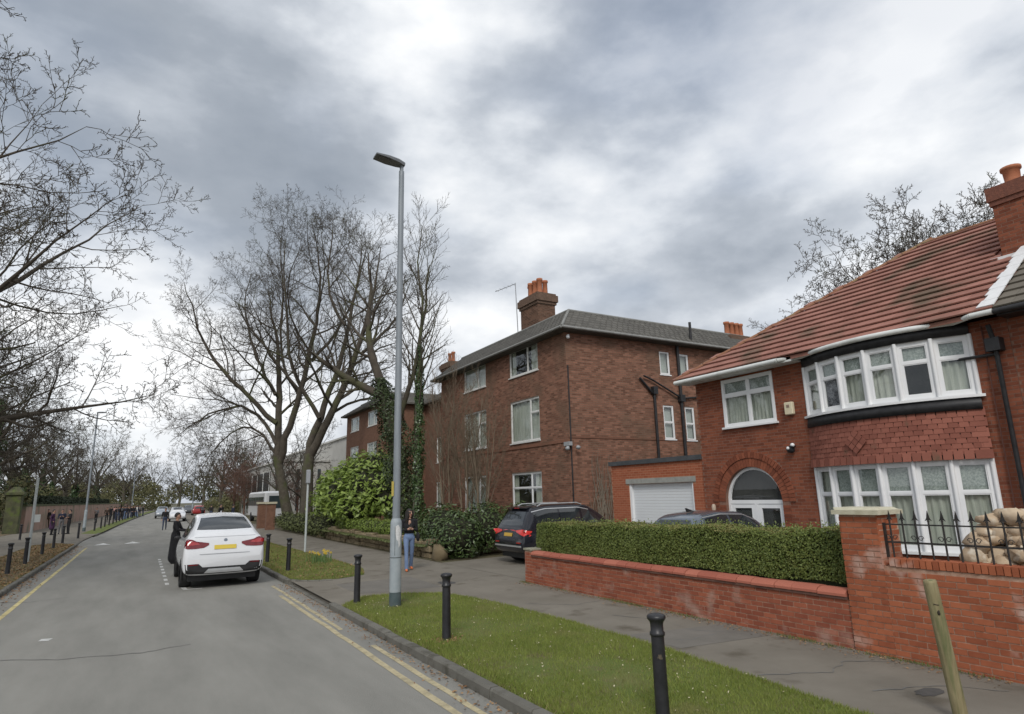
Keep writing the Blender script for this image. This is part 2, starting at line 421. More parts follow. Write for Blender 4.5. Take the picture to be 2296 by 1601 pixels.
# --- verges
def verge(name, poly, mat, label, z=0.104, bulge=0.03):
    b = MB(); n = len(poly)
    cx = sum(p[0] for p in poly) / n; cy = sum(p[1] for p in poly) / n
    ring2 = [(cx + (x - cx) * 0.86, cy + (y - cy) * 0.95) for x, y in poly]
    V = [(x, y, z) for x, y in poly] + [(x, y, z + bulge) for x, y in ring2]
    F = [(i, (i + 1) % n, n + (i + 1) % n, n + i) for i in range(n)] + [tuple(range(n, 2 * n))]
    o = b.add(V, F).build(name, mat); props(o, kind='structure'); o['label'] = label; return o
V1 = [(3.78, -2.5), (6.3, -2.5), (6.3, 4.2), (6.42, 5.4), (6.6, 7.3), (6.62, 9.0), (6.55, 10.8), (6.5, 12.4), (6.15, 13.9), (5.4, 14.5), (4.5, 14.6), (3.78, 13.75)]
V2 = [(3.78, 19.4), (4.1, 18.65), (4.9, 18.35), (5.8, 18.8), (6.2, 20.2), (6.25, 24), (6.15, 28), (6.0, 33), (5.9, 42), (5.9, 60), (4.1, 60), (3.78, 45)]
V3 = [(-3.08, 2), (-3.08, 44), (-4.2, 46.2), (-5.1, 45.0), (-5.2, 30), (-5.2, 2)]
V4 = [(KL - .13 + road_c(y), y) for y in (58, 80, 110, 150, 200)] + [(KL - 1.3 + road_c(y), y) for y in (200, 150, 110, 80, 60)]
turf = M('turf', (0.09, 0.13, 0.02), (0.13, 0.14, 0.04), scale=2.2, rough=1, bump=0.6, bscale=50, c3=(0.13, 0.10, 0.06), s3=1.6, t3=(0.58, 0.74))
verge('grass_verge', V1, turf, 'green grass verge with black bollards')
verge('grass_verge', V2, turf, 'patchy grass verge with daffodils beyond the driveway')
verge('leaf_verge', V3, litter_soil, 'brown verge strewn with dead leaves')
verge('grass_verge', V4, turf, 'thin grass strip behind the far bollards')
def in_poly(x, y, poly):
    ins = np.zeros(len(x), bool); n = len(poly); j = n - 1
    for i in range(n):
        xi, yi = poly[i]; xj, yj = poly[j]
        c = ((yi > y) != (yj > y)) & (x < (xj - xi) * (y - yi) / (yj - yi + 1e-12) + xi)
        ins ^= c; j = i
    return ins
RNG = np.random.default_rng(11)
def scatter(poly, n, ymin=-99, ymax=999):
    xs = [p[0] for p in poly]; ys = [p[1] for p in poly]
    x = RNG.uniform(min(xs), max(xs), n); y = RNG.uniform(max(ymin, min(ys)), min(ymax, max(ys)), n)
    k = in_poly(x, y, poly); return x[k], y[k]
def blades(name, x, y, z, hmin, hmax, w, mat, label, lean=0.5):
    n = len(x); a = RNG.uniform(0, 2 * np.pi, n); h = RNG.uniform(hmin, hmax, n); ww = RNG.uniform(0.6, 1.2, n) * w
    la = RNG.uniform(0, 2 * np.pi, n); ll = RNG.uniform(0, lean, n) * h
    b = np.stack([x, y, np.full(n, z)], 1); d = np.stack([np.cos(a), np.sin(a), np.zeros(n)], 1) * ww[:, None] * 0.5
    t = b + np.stack([np.cos(la) * ll, np.sin(la) * ll, h], 1)
    V = np.stack([b - d, b + d, t], 1).reshape(-1, 3); F = np.arange(3 * n).reshape(-1, 3)
    o = new_obj(name, np_mesh(name, V, F, mat)); props(o, label, 'grass', kind='stuff'); return o
def leafquads(P, N, L, W, roll=None, rng=None):
    """diamond leaves at P facing N, length L, width W"""
    rng = rng or RNG; n = len(P)
    N = N / (np.linalg.norm(N, axis=1, keepdims=True) + 1e-9)
    ref = rng.normal(size=(n, 3)); u = np.cross(N, ref); u /= (np.linalg.norm(u, axis=1, keepdims=True) + 1e-9); v = np.cross(N, u)
    L = np.broadcast_to(L, n)[:, None] * 0.5; W = np.broadcast_to(W, n)[:, None] * 0.5
    V = np.stack([P - u * L, P - u * L * 0.1 + v * W, P + u * L, P - u * L * 0.1 - v * W], 1).reshape(-1, 3)
    return V, np.arange(4 * n).reshape(-1, 4)
grassm = M('grass_blade', (0.12, 0.165, 0.024), (0.30, 0.34, 0.08), scale=1.3, rough=0.75, isl=0.55, trans=0.25, c3=(0.27, 0.24, 0.105), s3=1.1, t3=(0.60, 0.78))
drym = M('dry_grass_blade', (0.15, 0.145, 0.05), (0.27, 0.235, 0.10), scale=1.3, rough=0.8, isl=0.6, trans=0.2)
x, y = scatter(V1, 190000, ymin=2.2); pat = np.sin(x * 2.3 + 1.1 * np.sin(y * 1.7)) + np.sin(y * 1.9 + x * .8 + .6) + .6 * np.sin(x * 5.1 - y * 3.3); k = RNG.random(len(x)) < np.clip(1.35 - 0.05 * y, 0.5, 1) * np.clip(1.0 + .5 * (pat - .1), .07, 1) * np.clip((x - 3.78) / .22 + .25, .1, 1)
blades('lawn_grass', x[k], y[k], 0.112, 0.03, 0.075, 0.011, grassm, 'short green grass covering the near verge', lean=0.9)
x, y = scatter(V1, 42000, ymin=2.2); blades('straw_grass', x, y, 0.112, 0.02, 0.06, 0.012, drym, 'dry straw coloured blades among the near turf', lean=1.2)
x, y = scatter(V2, 30000, ymax=45); blades('verge_grass', x, y, 0.112, 0.03, 0.08, 0.02, grassm, 'sparse grass on the verge beyond the driveway', lean=0.9)
x, y = scatter(V2, 40000, ymax=45); blades('verge_straw', x, y, 0.112, 0.03, 0.07, 0.02, drym, 'dry straw on the verge beyond the driveway', lean=1.2)
x, y = scatter(V3, 26000, ymin=14); blades('verge_straw', x, y, 0.112, 0.02, 0.06, 0.025, drym, 'dry straw among the dead leaves', lean=1.2)
deadm = M('dead_leaf', (0.15, 0.075, 0.035), (0.34, 0.215, 0.11), scale=4, rough=0.9, isl=0.9)
palem = M('pale_petal', (0.28, 0.24, 0.13), (0.50, 0.46, 0.32), scale=4, rough=0.9, isl=0.9)
def litter(name, x, y, z, size, mat, label, tilt=0.5):
    n = len(x); P = np.stack([x, y, np.full(n, z) + RNG.uniform(0, 0.02, n)], 1)
    N = np.stack([RNG.normal(0, tilt, n), RNG.normal(0, tilt, n), np.ones(n)], 1)
    V, F = leafquads(P, N, RNG.uniform(0.6, 1.3, n) * size, RNG.uniform(0.4, 0.8, n) * size)
    o = new_obj(name, np_mesh(name, V, F, mat)); props(o, label, 'leaves', kind='stuff')
x, y = scatter(V3, 9000, ymin=12); litter('dead_leaves', x, y, 0.125, 0.085, deadm, 'dead leaves on the verge across the road')
n = 800; y = RNG.uniform(4, 19, n); x = KR - np.abs(RNG.normal(0.02, 0.16, n)) - 0.01; litter('gutter_leaves', x, y, 0.008, 0.045, deadm, 'dead leaves swept against the near kerb', 0.3)
n = 900; y = RNG.uniform(14, 44, n); x = KL + np.abs(RNG.normal(0.02, 0.2, n)); litter('gutter_leaves', x, y, 0.008, 0.07, deadm, 'dead leaves in the far gutter', 0.3)
n = 1100; y = RNG.uniform(3.8, 14.4, n); x = 8.62 - np.abs(RNG.normal(0, 0.16, n)); litter('wall_foot_leaves', x, y, 0.105, 0.035, deadm, 'dry leaves and moss at the foot of the brick wall', 0.4)
x, y = scatter(V1, 600, ymin=2.5); litter('fallen_petals', x, y, 0.15, 0.03, palem, 'pale fallen leaves on the near verge', 0.8)
x, y = scatter(V2, 1600, ymax=40); litter('fallen_leaves', x, y, 0.15, 0.06, deadm, 'brown leaves on the verge beyond the driveway', 0.6)
n = 160; a = RNG.uniform(0, 6.28, n); r = np.abs(RNG.normal(0.06, 0.13, n)); litter('bollard_leaves', 4.24 + r * np.cos(a), 9.46 + r * np.sin(a), 0.135, 0.05, deadm, 'dead leaves gathered round a bollard foot', 0.4)
mossm = M('moss', (0.06, 0.085, 0.02), (0.12, 0.14, 0.04), scale=6, rough=1, isl=0.6)
n = 2600; y = RNG.uniform(3.6, 14.5, n); k = np.sin(y * 3.1) + np.sin(y * 1.3 + 1) + RNG.normal(0, .5, n) > 0.2; y = y[k]; n = len(y)
blades('wall_foot_grass', 8.62 - np.abs(RNG.normal(0, 0.05, n)), y, 0.1, 0.02, 0.06, 0.012, M('weed', (0.09, 0.115, 0.03), (0.16, 0.17, 0.06), isl=0.7, rough=0.9), 'weeds growing along the foot of the brick wall')
for (px, py, rx, ry, rot, lab) in ((7.55, 4.15, 0.20, 0.11, 0.3, 'dark oval stain on the pavement'), (7.0, 15.6, 0.22, 0.3, 0.4, 'dark iron access cover in the pavement')):
    b = MB(); n = 18
    b.add([(px + rx * math.cos(2 * math.pi * k / n) * (1 + 0.12 * math.sin(3.3 * k)), py + ry * math.sin(2 * math.pi * k / n) * (1 + 0.1 * math.cos(2.1 * k)), 0.1045) for k in range(n)], [tuple(range(n))])
    o = b.build('pavement_patch', M('dark_patch', (0.06, 0.058, 0.055), (0.085, 0.08, 0.075), scale=12, rough=0.9)); props(o, kind='structure'); o['label'] = lab
# ================================================================ walls, bricks, windows
class Wall:
    def __init__(s, O, U, N): s.O = np.array(O, float); s.U = np.array(U, float); s.N = np.array(N, float)
    def __call__(s, u, z, d): return tuple(s.O + s.U * u + s.N * d + np.array([0, 0, z]))
def WX(x0): return Wall((x0, 0, 0), (0, 1, 0), (-1, 0, 0))
def WY(y0): return Wall((0, y0, 0), (1, 0, 0), (0, -1, 0))
def lay_bricks(u0, u1, z0, z1, skip=None, bl=0.215, bh=0.065, j=0.011, seed=1, soldier_top=False):
    """stretcher bond cut at openings: list of (ua, ub, za, zb)"""
    out = []; rnd = random.Random(seed); z = z0; row = 0
    rects = skip or []
    while z + bh * 0.6 < z1:
        zb = min(z + bh, z1)
        spans = [(u0, u1)]
        for (a, b, c, d) in rects:
            if c < zb - 0.02 and d > z + 0.02:
                ns = []
                for (p, q) in spans:
                    if b <= p or a >= q: ns.append((p, q)); continue
                    if a > p: ns.append((p, a))
                    if b < q: ns.append((b, q))
                spans = ns
        for (p, q) in spans:
            st = math.floor((p - u0) / (bl + j)) * (bl + j) + u0 - ((bl + j) / 2 if row % 2 else 0)
            u = st
            while u < q:
                a, b = max(u, p), min(u + bl, q)
                if b - a > 0.045: out.append((a, b, z, zb))
                u += bl + j
        z += bh + j; row += 1
    return out
def bricks_mesh(name, W, rects, mat, depth=0.003, back=-0.02, jit=0.0015, off=(0, 0, 0), seed=3):
    r = np.random.default_rng(seed); A = np.array(rects); n = len(A)
    d1 = depth + r.uniform(-jit, jit, n)
    def pt(u, z, d): return W.O + np.outer(u, W.U) + np.outer(d, W.N) + np.stack([np.zeros(n), np.zeros(n), z], 1) - np.array(off)
    b = np.full(n, back); e = 0.002
    V = np.stack([pt(A[:, 0], A[:, 2], b), pt(A[:, 1], A[:, 2], b), pt(A[:, 1], A[:, 3], b), pt(A[:, 0], A[:, 3], b),
                  pt(A[:, 0] + e, A[:, 2] + e, d1), pt(A[:, 1] - e, A[:, 2] + e, d1), pt(A[:, 1] - e, A[:, 3] - e, d1), pt(A[:, 0] + e, A[:, 3] - e, d1)], 1).reshape(-1, 3)
    f = np.array([[4, 5, 6, 7], [0, 1, 5, 4], [1, 2, 6, 5], [2, 3, 7, 6], [3, 0, 4, 7]])
    if np.dot(np.cross(W.U, [0, 0, 1]), W.N) < 0: f = f[:, ::-1]
    F = (np.arange(n)[:, None, None] * 8 + f[None]).reshape(-1, 4)
    return np_mesh(name, V, F, mat)
def brick_face(parent, W, rects, mat, maxobj=300, off=None, name='brick', seed=3, jit=0.0015, depth=0.003):
    """the maxobj nearest whole bricks as objects, the rest as one stuff part"""
    off = root_of(parent).location if off is None else off
    cam_p = np.array([0, 0, 2.3])
    key = lambda a: np.linalg.norm(np.array(W((a[0] + a[1]) / 2, (a[2] + a[3]) / 2, 0)) - cam_p)
    rects = sorted(rects, key=key)
    objs, rest = rects[:maxobj], rects[maxobj:]
    cache = {}; rnd = random.Random(seed)
    for a in objs:
        L = round(a[1] - a[0], 2); H = round(a[3] - a[2], 3)
        if (L, H) not in cache:
            W0 = Wall((0, 0, 0), W.U, W.N)
            cache[(L, H)] = bricks_mesh(name, W0, [(-(a[1] - a[0]) / 2, (a[1] - a[0]) / 2, 0, a[3] - a[2])], mat, depth=depth, jit=0)
        c = W((a[0] + a[1]) / 2, a[2], rnd.uniform(-jit, jit))
        new_obj(name, cache[(L, H)], parent, (c[0] - off[0], c[1] - off[1], c[2] - off[2]))
    if rest:
        o = new_obj('brickwork', bricks_mesh('brickwork', W, rest, mat, off=off, seed=seed, jit=jit, depth=depth), parent); props(o, kind='stuff')
def wall_sheet(mb, W, u0, u1, z0, z1, holes, reveal=0.12, d=0.0):
    """flat wall with rectangular holes and their reveals"""
    us = sorted({u0, u1, *[v for h in holes for v in h[:2] if u0 < v < u1]}); zs = sorted({z0, z1, *[v for h in holes for v in h[2:] if z0 < v < z1]})
    for a, b in zip(us[:-1], us[1:]):
        for c, e in zip(zs[:-1], zs[1:]):
            mu, mz = (a + b) / 2, (c + e) / 2
            if any(h[0] < mu < h[1] and h[2] < mz < h[3] for h in holes): continue
            mb.add([W(a, c, d), W(b, c, d), W(b, e, d), W(a, e, d)], [(0, 1, 2, 3)])
    for (a, b, c, e) in holes:
        for (p, q) in (((a, c), (b, c)), ((b, c), (b, e)), ((b, e), (a, e)), ((a, e), (a, c))):
            mb.add([W(*p, d), W(*q, d), W(*q, d - reveal), W(*p, d - reveal)], [(0, 1, 2, 3)])
UPVC = M('white_upvc', (0.72, 0.73, 0.74), (0.80, 0.80, 0.80), scale=2.0, rough=0.35, spec=0.5)
OLDW = M('aged_white_paint', (0.60, 0.60, 0.58), (0.72, 0.72, 0.70), scale=4.0, rough=0.55, c3=(0.45, 0.44, 0.40), s3=9, t3=(0.6, 0.75))
GLS = glass()
NET = M('net_curtain', (0.50, 0.53, 0.46), (0.74, 0.75, 0.68), scale=3.0, rough=0.95, stretch=(7, 7, 0.35), trans=0.3)
DARKC = M('dark_patterned_curtain', (0.02, 0.02, 0.035), (0.30, 0.30, 0.33), scale=16, rough=0.95)
BLIND = M('roller_blind', (0.50, 0.54, 0.50), (0.60, 0.63, 0.60), scale=1.2, rough=0.9, trans=0.2)
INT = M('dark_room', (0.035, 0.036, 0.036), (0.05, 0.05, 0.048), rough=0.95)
LACE = M('leaded_upper_light', (0.20, 0.23, 0.22), (0.42, 0.45, 0.43), scale=28, rough=0.8, detail=2)
def window(parent, W, u0, u1, z0, z1, cols, frame=0.06, bar=0.05, depth=-0.04, sill=0.0, mat=None, curtain='net', sillmat=None, glassm=None, uppers=False, seed=1, room=True, outer=0.0, label=None):
    """cols: list of (width fraction, [heights of transoms as fractions]); bars are real, panes recessed"""
    mat = mat or UPVC
    mb = MB(); t = 0.055
    d0, d1 = depth, depth + t
    mb.pbox(W, u0, u0 + frame, z0, z1, d0, d1); mb.pbox(W, u1 - frame, u1, z0, z1, d0, d1)
    mb.pbox(W, u0 + frame, u1 - frame, z0, z0 + frame, d0, d1 - 0.002); mb.pbox(W, u0 + frame, u1 - frame, z1 - frame, z1, d0, d1 - 0.002)
    a = u0 + frame; wtot = (u1 - u0 - 2 * frame); panes = []
    for i, (fw, trs) in enumerate(cols):
        b = a + wtot * fw
        ae = a + (bar / 2 if i else 0); be = b - (bar / 2 if i < len(cols) - 1 else 0)
        if i: mb.pbox(W, a - bar / 2, a + bar / 2, z0 + frame, z1 - frame, d0, d1 - 0.004)
        edges = [z0 + frame] + [z0 + (z1 - z0) * f for f in trs] + [z1 - frame]
        for k in range(len(edges) - 1):
            lo = edges[k] + (bar / 2 if k else 0); hi = edges[k + 1] - (bar / 2 if k < len(edges) - 2 else 0)
            if k: mb.pbox(W, ae, be, edges[k] - bar / 2, edges[k] + bar / 2, d0, d1 - 0.006)
            # opening casement inside the bars
            c = 0.022
            mb.pbox(W, ae, ae + c, lo, hi, d0 + 0.006, d1 - 0.014); mb.pbox(W, be - c, be, lo, hi, d0 + 0.006, d1 - 0.014)
            mb.pbox(W, ae + c, be - c, lo, lo + c, d0 + 0.006, d1 - 0.016); mb.pbox(W, ae + c, be - c, hi - c, hi, d0 + 0.006, d1 - 0.016)
            panes.append((ae + c * 0.5, be - c * 0.5, lo + c * 0.5, hi - c * 0.5, k, i))
        a = b
    if sill: mb.pbox(W, u0 - 0.05, u1 + 0.05, z0 - 0.05, z0 - 0.001, d0, d1 + sill)
    f = mb.build('window', mat, parent)
    if label: f['label'] = label
    for (a, b, c, e, k, i) in panes:
        pb = MB(); pb.pbox(W, a, b, c, e, d0 + 0.018, d0 + 0.024); pb.build('pane', glassm or GLS, f)
    def cur(a, b, c, e, dd, mt, name='curtain', amp=0.025, wl=0.11):
        n = max(4, int((b - a) / 0.03)); rnd = random.Random(seed + int(a * 100)); ph = rnd.random() * 6
        V = []; F = []
        for q in range(n + 1):
            u = a + (b - a) * q / n; dq = dd + amp * math.sin(2 * math.pi * u / wl + ph + math.sin(u * 9) * 1.3)
            V += [W(u, c, dq), W(u, e, dq)]
            if q: F.append((2 * q - 2, 2 * q, 2 * q + 1, 2 * q - 1))
        m2 = MB(); m2.add(V, F, True); m2.build(name, mt, f, rec=False)
    if curtain == 'net': cur(u0, u1, z0, z1, d0 - 0.06, NET)
    elif curtain == 'dark': cur(u0, u1, z0, z1, d0 - 0.06, DARKC)
    elif curtain == 'blind': cur(u0 + 0.02, u1 - 0.02, z0 + 0.0, z1, d0 - 0.10, BLIND, 'blind', 0.0)
    elif curtain == 'sides':
        cur(u0, u0 + (u1 - u0) * 0.28, z0, z1, d0 - 0.06, NET); cur(u1 - (u1 - u0) * 0.16, u1, z0, z1, d0 - 0.06, NET)
    elif curtain == 'half': cur(u0, u0 + (u1 - u0) * 0.75, z0, z1, d0 - 0.06, NET)
    if uppers:
        for (a, b, c, e, k, i) in panes:
            if k == len(cols[i][1]) and k > 0: m2 = MB(); m2.pbox(W, a, b, c, e, d0 - 0.02, d0 - 0.012); m2.build('leaded_light', LACE, f)
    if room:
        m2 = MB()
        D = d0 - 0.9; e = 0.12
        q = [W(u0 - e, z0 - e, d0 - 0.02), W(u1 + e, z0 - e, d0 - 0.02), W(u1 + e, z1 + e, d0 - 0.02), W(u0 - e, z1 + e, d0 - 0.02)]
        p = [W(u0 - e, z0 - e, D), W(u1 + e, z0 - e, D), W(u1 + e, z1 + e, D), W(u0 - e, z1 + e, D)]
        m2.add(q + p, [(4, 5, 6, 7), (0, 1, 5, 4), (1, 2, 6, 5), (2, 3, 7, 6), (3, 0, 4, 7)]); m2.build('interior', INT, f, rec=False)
    return f
def slab(mb, pts, t):
    """closed slab under a roof polygon"""
    n = len(pts); V = [tuple(p) for p in pts] + [(p[0], p[1], p[2] - t) for p in pts]
    mb.add(V, [tuple(range(n)), tuple(range(2 * n - 1, n - 1, -1))] + [(i, n + i, n + (i + 1) % n, (i + 1) % n) for i in range(n)])
# ================================================================ the red brick semi with bow windows
hb = M('house_brick', (0.14, 0.046, 0.028), (0.29, 0.098, 0.055), scale=9, spec=.15, rough=0.9, isl=0.75, bump=0.05, bscale=90, c3=(0.13, 0.045, 0.03), s3=1.4, t3=(0.55, 0.8))
hm = M('house_mortar', (0.17, 0.085, 0.06), (0.24, 0.14, 0.10), scale=12, rough=0.95)
gb = M('garage_brick', (0.27, 0.08, 0.042), (0.37, 0.122, 0.066), scale=9, spec=.15, rough=0.9, isl=0.7, bump=0.05, bscale=90)
wb = M('garden_wall_brick', (0.235, 0.07, 0.036), (0.42, 0.14, 0.07), scale=7, spec=.15, rough=0.88, objr=0.7, bump=0.06, bscale=70, c3=(0.52, 0.38, 0.32), s3=2.0, t3=(0.60, 0.74))
wm = M('garden_wall_mortar', (0.30, 0.155, 0.10), (0.46, 0.31, 0.23), scale=14, rough=0.95)
blackp = M('black_paint', (0.012, 0.012, 0.014), (0.03, 0.03, 0.032), scale=8, rough=0.5)
ironm = M('black_iron', (0.014, 0.014, 0.015), (0.04, 0.035, 0.032), scale=20, rough=0.55)
tileR = M('roof_tile_red', (0.22, 0.095, 0.07), (0.36, 0.17, 0.13), scale=1.6, rough=0.85, objr=0.45, bump=0.08, bscale=80, c3=(0.13, 0.085, 0.055), s3=0.9, t3=(0.52, 0.68))
tileG = M('roof_tile_grey', (0.115, 0.10, 0.08), (0.17, 0.15, 0.12), scale=2, rough=0.9, objr=0.5, bump=0.08, bscale=80)
hangm = M('hanging_tile', (0.185, 0.062, 0.042), (0.31, 0.115, 0.08), scale=3, rough=0.85, objr=0.8, bump=0.06, bscale=60, c3=(0.10, 0.075, 0.045), s3=2.5, t3=(0.6, 0.75))
leadw = M('white_flashing', (0.62, 0.62, 0.62), (0.74, 0.74, 0.74), scale=5, rough=0.6)
gutw = M('white_gutter', (0.60, 0.62, 0.60), (0.70, 0.71, 0.69), scale=3, rough=0.45, c3=(0.40, 0.42, 0.38), s3=2, t3=(0.55, 0.75))
HX = 14.0; HY0, HY1 = 5.2, 13.15
house = thing('brick_house', 'red brick semi-detached house with curved bow windows and red tiled roof', 'house', (HX, 9.2, 0.2))
W = WX(HX)
Z0, ZE = 0.12, 5.42
BA, BB, SAG = 9.55, 5.87, 0.55
chord = (BA - BB) / 2; BRAD = (chord ** 2 + SAG ** 2) / (2 * SAG); BCX, BCY = HX - SAG + BRAD, (BA + BB) / 2
BH = math.asin(chord / BRAD)
def arc(t, extra=0.0):     # t 0..1 from the left (far) end to the right end
    a = BH * (1 - 2 * t); r = BRAD + extra
    return (BCX - r * math.cos(a), BCY + r * math.sin(a))
AC, AR, AS = 11.5, 0.905, 1.95          # door arch centre, radius, springing
winhole = (10.48, 12.17, 3.97, 5.30)
bayhole = (BB, BA, 0.2, 5.42)
archhole = [(AC - AR, AC + AR, Z0 - 1, AS)]
wc = MB()
wall_sheet(wc, W, HY0, HY1, Z0 - 0.2, ZE, [winhole, bayhole, (AC - AR, AC + AR, Z0 - 0.3, AS + AR)], reveal=0.25)
# fill round the arch
n = 24
for i in range(n):
    a0, a1 = math.pi * i / n, math.pi * (i + 1) / n
    p0 = (AC + AR * math.cos(a0), AS + AR * math.sin(a0)); p1 = (AC + AR * math.cos(a1), AS + AR * math.sin(a1))
    wc.add([W(p0[0], p0[1], 0), W(p0[0], AS + AR, 0), W(p1[0], AS + AR, 0), W(p1[0], p1[1], 0)], [(0, 1, 2, 3)])
    wc.add([W(*p0, 0), W(*p1, 0), W(*p1, -0.25), W(*p0, -0.25)], [(0, 1, 2, 3)])
# the other outer walls, plain
wc.add([(HX, HY1, Z0 - .2), (23.4, HY1, Z0 - .2), (23.4, HY1, ZE), (HX, HY1, ZE)], [(0, 1, 2, 3)])
wc.add([(23.4, HY0, Z0 - .2), (23.4, HY1, Z0 - .2), (23.4, HY1, ZE), (23.4, HY0, ZE)], [(0, 1, 2, 3)])
wc.add([(HX, HY0, Z0 - .2), (23.4, HY0, Z0 - .2), (23.4, HY0, ZE), (HX, HY0, ZE)], [(0, 1, 2, 3)])
walls = wc.build('wall', hm, house)
def arch_skip(r):
    out = []; k = 14
    for i in range(k):
        z0, z1 = AS + AR * 0 + (r) * i / k, AS + (r) * (i + 1) / k
        hw = math.sqrt(max(0, r * r - ((z0 + z1) / 2 - AS) ** 2)); out.append((AC - hw, AC + hw, z0, z1))
    return out
RO = AR + 0.40
skips = [winhole, (BB - 0.0, BA, 0.0, 6), (AC - RO + 0.17, AC + RO - 0.17, 0, AS)] + arch_skip(RO)
hr = lay_bricks(HY0, HY1, Z0, ZE, skips, seed=4)
brick_face(walls, W, hr, hb, 300)
# moulded brick rings round the door
for ring, (r0, r1, dd) in enumerate(((AR + 0.005, AR + 0.23, 0.012), (AR + 0.24, AR + 0.395, 0.035))):
    nb = 34 if ring == 0 else 40
    for i in range(nb):
        a0, a1 = math.pi * (i + 0.06) / nb, math.pi * (i + 0.94) / nb
        b = MB(); q = [(AC + r * math.cos(a), AS + r * math.sin(a)) for r, a in ((r0, a0), (r1, a0), (r1, a1), (r0, a1))]
        b.prism([W(u, z, -0.02) for u, z in q], (-(dd + 0.02 + random.uniform(-.003, .003)), 0, 0)); b.build('arch_brick', hb, walls)
for s in (-1, 1):
    for k in range(23):
        z = Z0 + 0.076 * k
        b = MB(); ua, ub = (AC + s * (AR + 0.005), AC + s * (AR + 0.225)); b.pbox(W, min(ua, ub), max(ua, ub), z, min(z + 0.066, AS - 0.005), -0.02, 0.012)
        b.build('arch_brick', hb, walls)
# door set: white frame, fanlight, two leaves
PW = WX(HX + 0.16)
b = MB(); fw = 0.075
for i in range(n):
    a0, a1 = math.pi * i / n, math.pi * (i + 1) / n
    q = [(AC + r * math.cos(a), AS + r * math.sin(a)) for r, a in ((AR - fw, a0), (AR, a0), (AR, a1), (AR - fw, a1))]
    b.prism([PW(u, z, 0) for u, z in q], (-0.06, 0, 0))
for s in (-1, 1): ua, ub = AC + s * (AR - fw), AC + s * AR; b.pbox(PW, min(ua, ub), max(ua, ub), Z0, AS, 0, 0.06)
b.pbox(PW, AC - AR + fw, AC + AR - fw, AS - 0.06, AS + 0.10 - 0.06, 0, 0.055)
b.pbox(PW, AC - 0.045, AC + 0.045, Z0, AS - 0.06, 0, 0.053)
door = b.build('front_door', UPVC, house)
for s in (-1, 1):
    m2 = MB(); ua = sorted((AC + s * 0.05, AC + s * (AR - fw - 0.005)))
    m2.pbox(PW, ua[0], ua[0] + 0.11, Z0 + .02, AS - 0.07, 0.005, 0.045); m2.pbox(PW, ua[1] - 0.11, ua[1], Z0 + .02, AS - 0.07, 0.005, 0.045)
    m2.pbox(PW, ua[0] + .11, ua[1] - .11, Z0 + .02, Z0 + .55, 0.005, 0.043); m2.pbox(PW, ua[0] + .11, ua[1] - .11, AS - .17, AS - 0.07, 0.005, 0.043)
    m2.build('door_leaf', UPVC, door)
    m2 = MB(); m2.pbox(PW, ua[0] + .1, ua[1] - .1, Z0 + .54, AS - .16, 0.018, 0.024); m2.build('pane', GLS, door)
m2 = MB(); m2.add([PW(AC + (AR - fw) * math.cos(math.pi * i / n), AS + 0.04 + (AR - fw - 0.04) * math.sin(math.pi * i / n), 0.02) for i in range(n + 1)], [tuple(range(n + 1))]); m2.build('fanlight', GLS, door)
m2 = MB(); m2.blob(PW(AC - AR * 0.5, 1.35, -0.1), (0.06, 0.25, 0.5), 3); m2.build('hanging_coat', blackp, door)
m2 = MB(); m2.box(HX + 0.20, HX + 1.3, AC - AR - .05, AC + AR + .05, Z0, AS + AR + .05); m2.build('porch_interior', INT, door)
# first floor window
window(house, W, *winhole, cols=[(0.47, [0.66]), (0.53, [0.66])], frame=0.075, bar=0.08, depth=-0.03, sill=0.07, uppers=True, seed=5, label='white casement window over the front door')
# ---- bow window
NF = 6
bay = MB()
for (z0, z1, ex) in ((0.12, 0.98, -0.02),):
    pass
cur = ['net', 'dark', 'net', 'half', 'none', 'net']; curl = ['net', 'net', 'net', 'net', 'net', 'net']
for lev, (z0, z1, tr, cl) in enumerate(((0.99, 2.76, 0.64, curl), (3.99, 5.20, 0.64, cur))):
    pts = [arc(i / NF) for i in range(NF + 1)]
    for i in range(NF):
        (xa, ya), (xb, yb) = pts[i], pts[i + 1]
        U = np.array([xb - xa, yb - ya, 0]); Lh = np.linalg.norm(U); U /= Lh; Nn = np.array([U[1], -U[0], 0]); 
        if Nn[0] > 0: Nn = -Nn
        WF = Wall((xa, ya, 0), U, Nn)
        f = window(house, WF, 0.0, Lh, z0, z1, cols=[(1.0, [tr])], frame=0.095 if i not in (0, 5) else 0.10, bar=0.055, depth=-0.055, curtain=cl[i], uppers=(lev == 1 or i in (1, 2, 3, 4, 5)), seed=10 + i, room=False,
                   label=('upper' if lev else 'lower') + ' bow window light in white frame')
    # posts, sill
    b = MB()
    for i in range(NF + 1):
        p = arc(i / NF, 0.012); b.lathe([(0.045, z0), (0.045, z1)], (p[0], p[1], 0), n=8)
    b.build('mullion_posts', UPVC, house)
    b = MB(); K = 24
    for k in range(K):
        t0, t1 = -0.02 + 1.04 * k / K, -0.02 + 1.04 * (k + 1) / K
        q = [arc(t0, 0.10), arc(t1, 0.10), arc(t1, -0.12), arc(t0, -0.12)]
        b.prism([(x, y, z0 - 0.055) for x, y in q], (0, 0, 0.054))
    b.build('sill', UPVC, house)
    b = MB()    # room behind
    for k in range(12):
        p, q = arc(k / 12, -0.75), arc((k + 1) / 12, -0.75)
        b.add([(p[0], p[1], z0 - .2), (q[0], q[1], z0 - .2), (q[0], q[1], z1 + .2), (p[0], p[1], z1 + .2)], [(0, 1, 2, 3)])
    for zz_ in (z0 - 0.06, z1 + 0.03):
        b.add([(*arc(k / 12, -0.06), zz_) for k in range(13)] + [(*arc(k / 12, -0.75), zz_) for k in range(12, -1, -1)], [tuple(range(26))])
    b.build('interior', INT, house, rec=False)
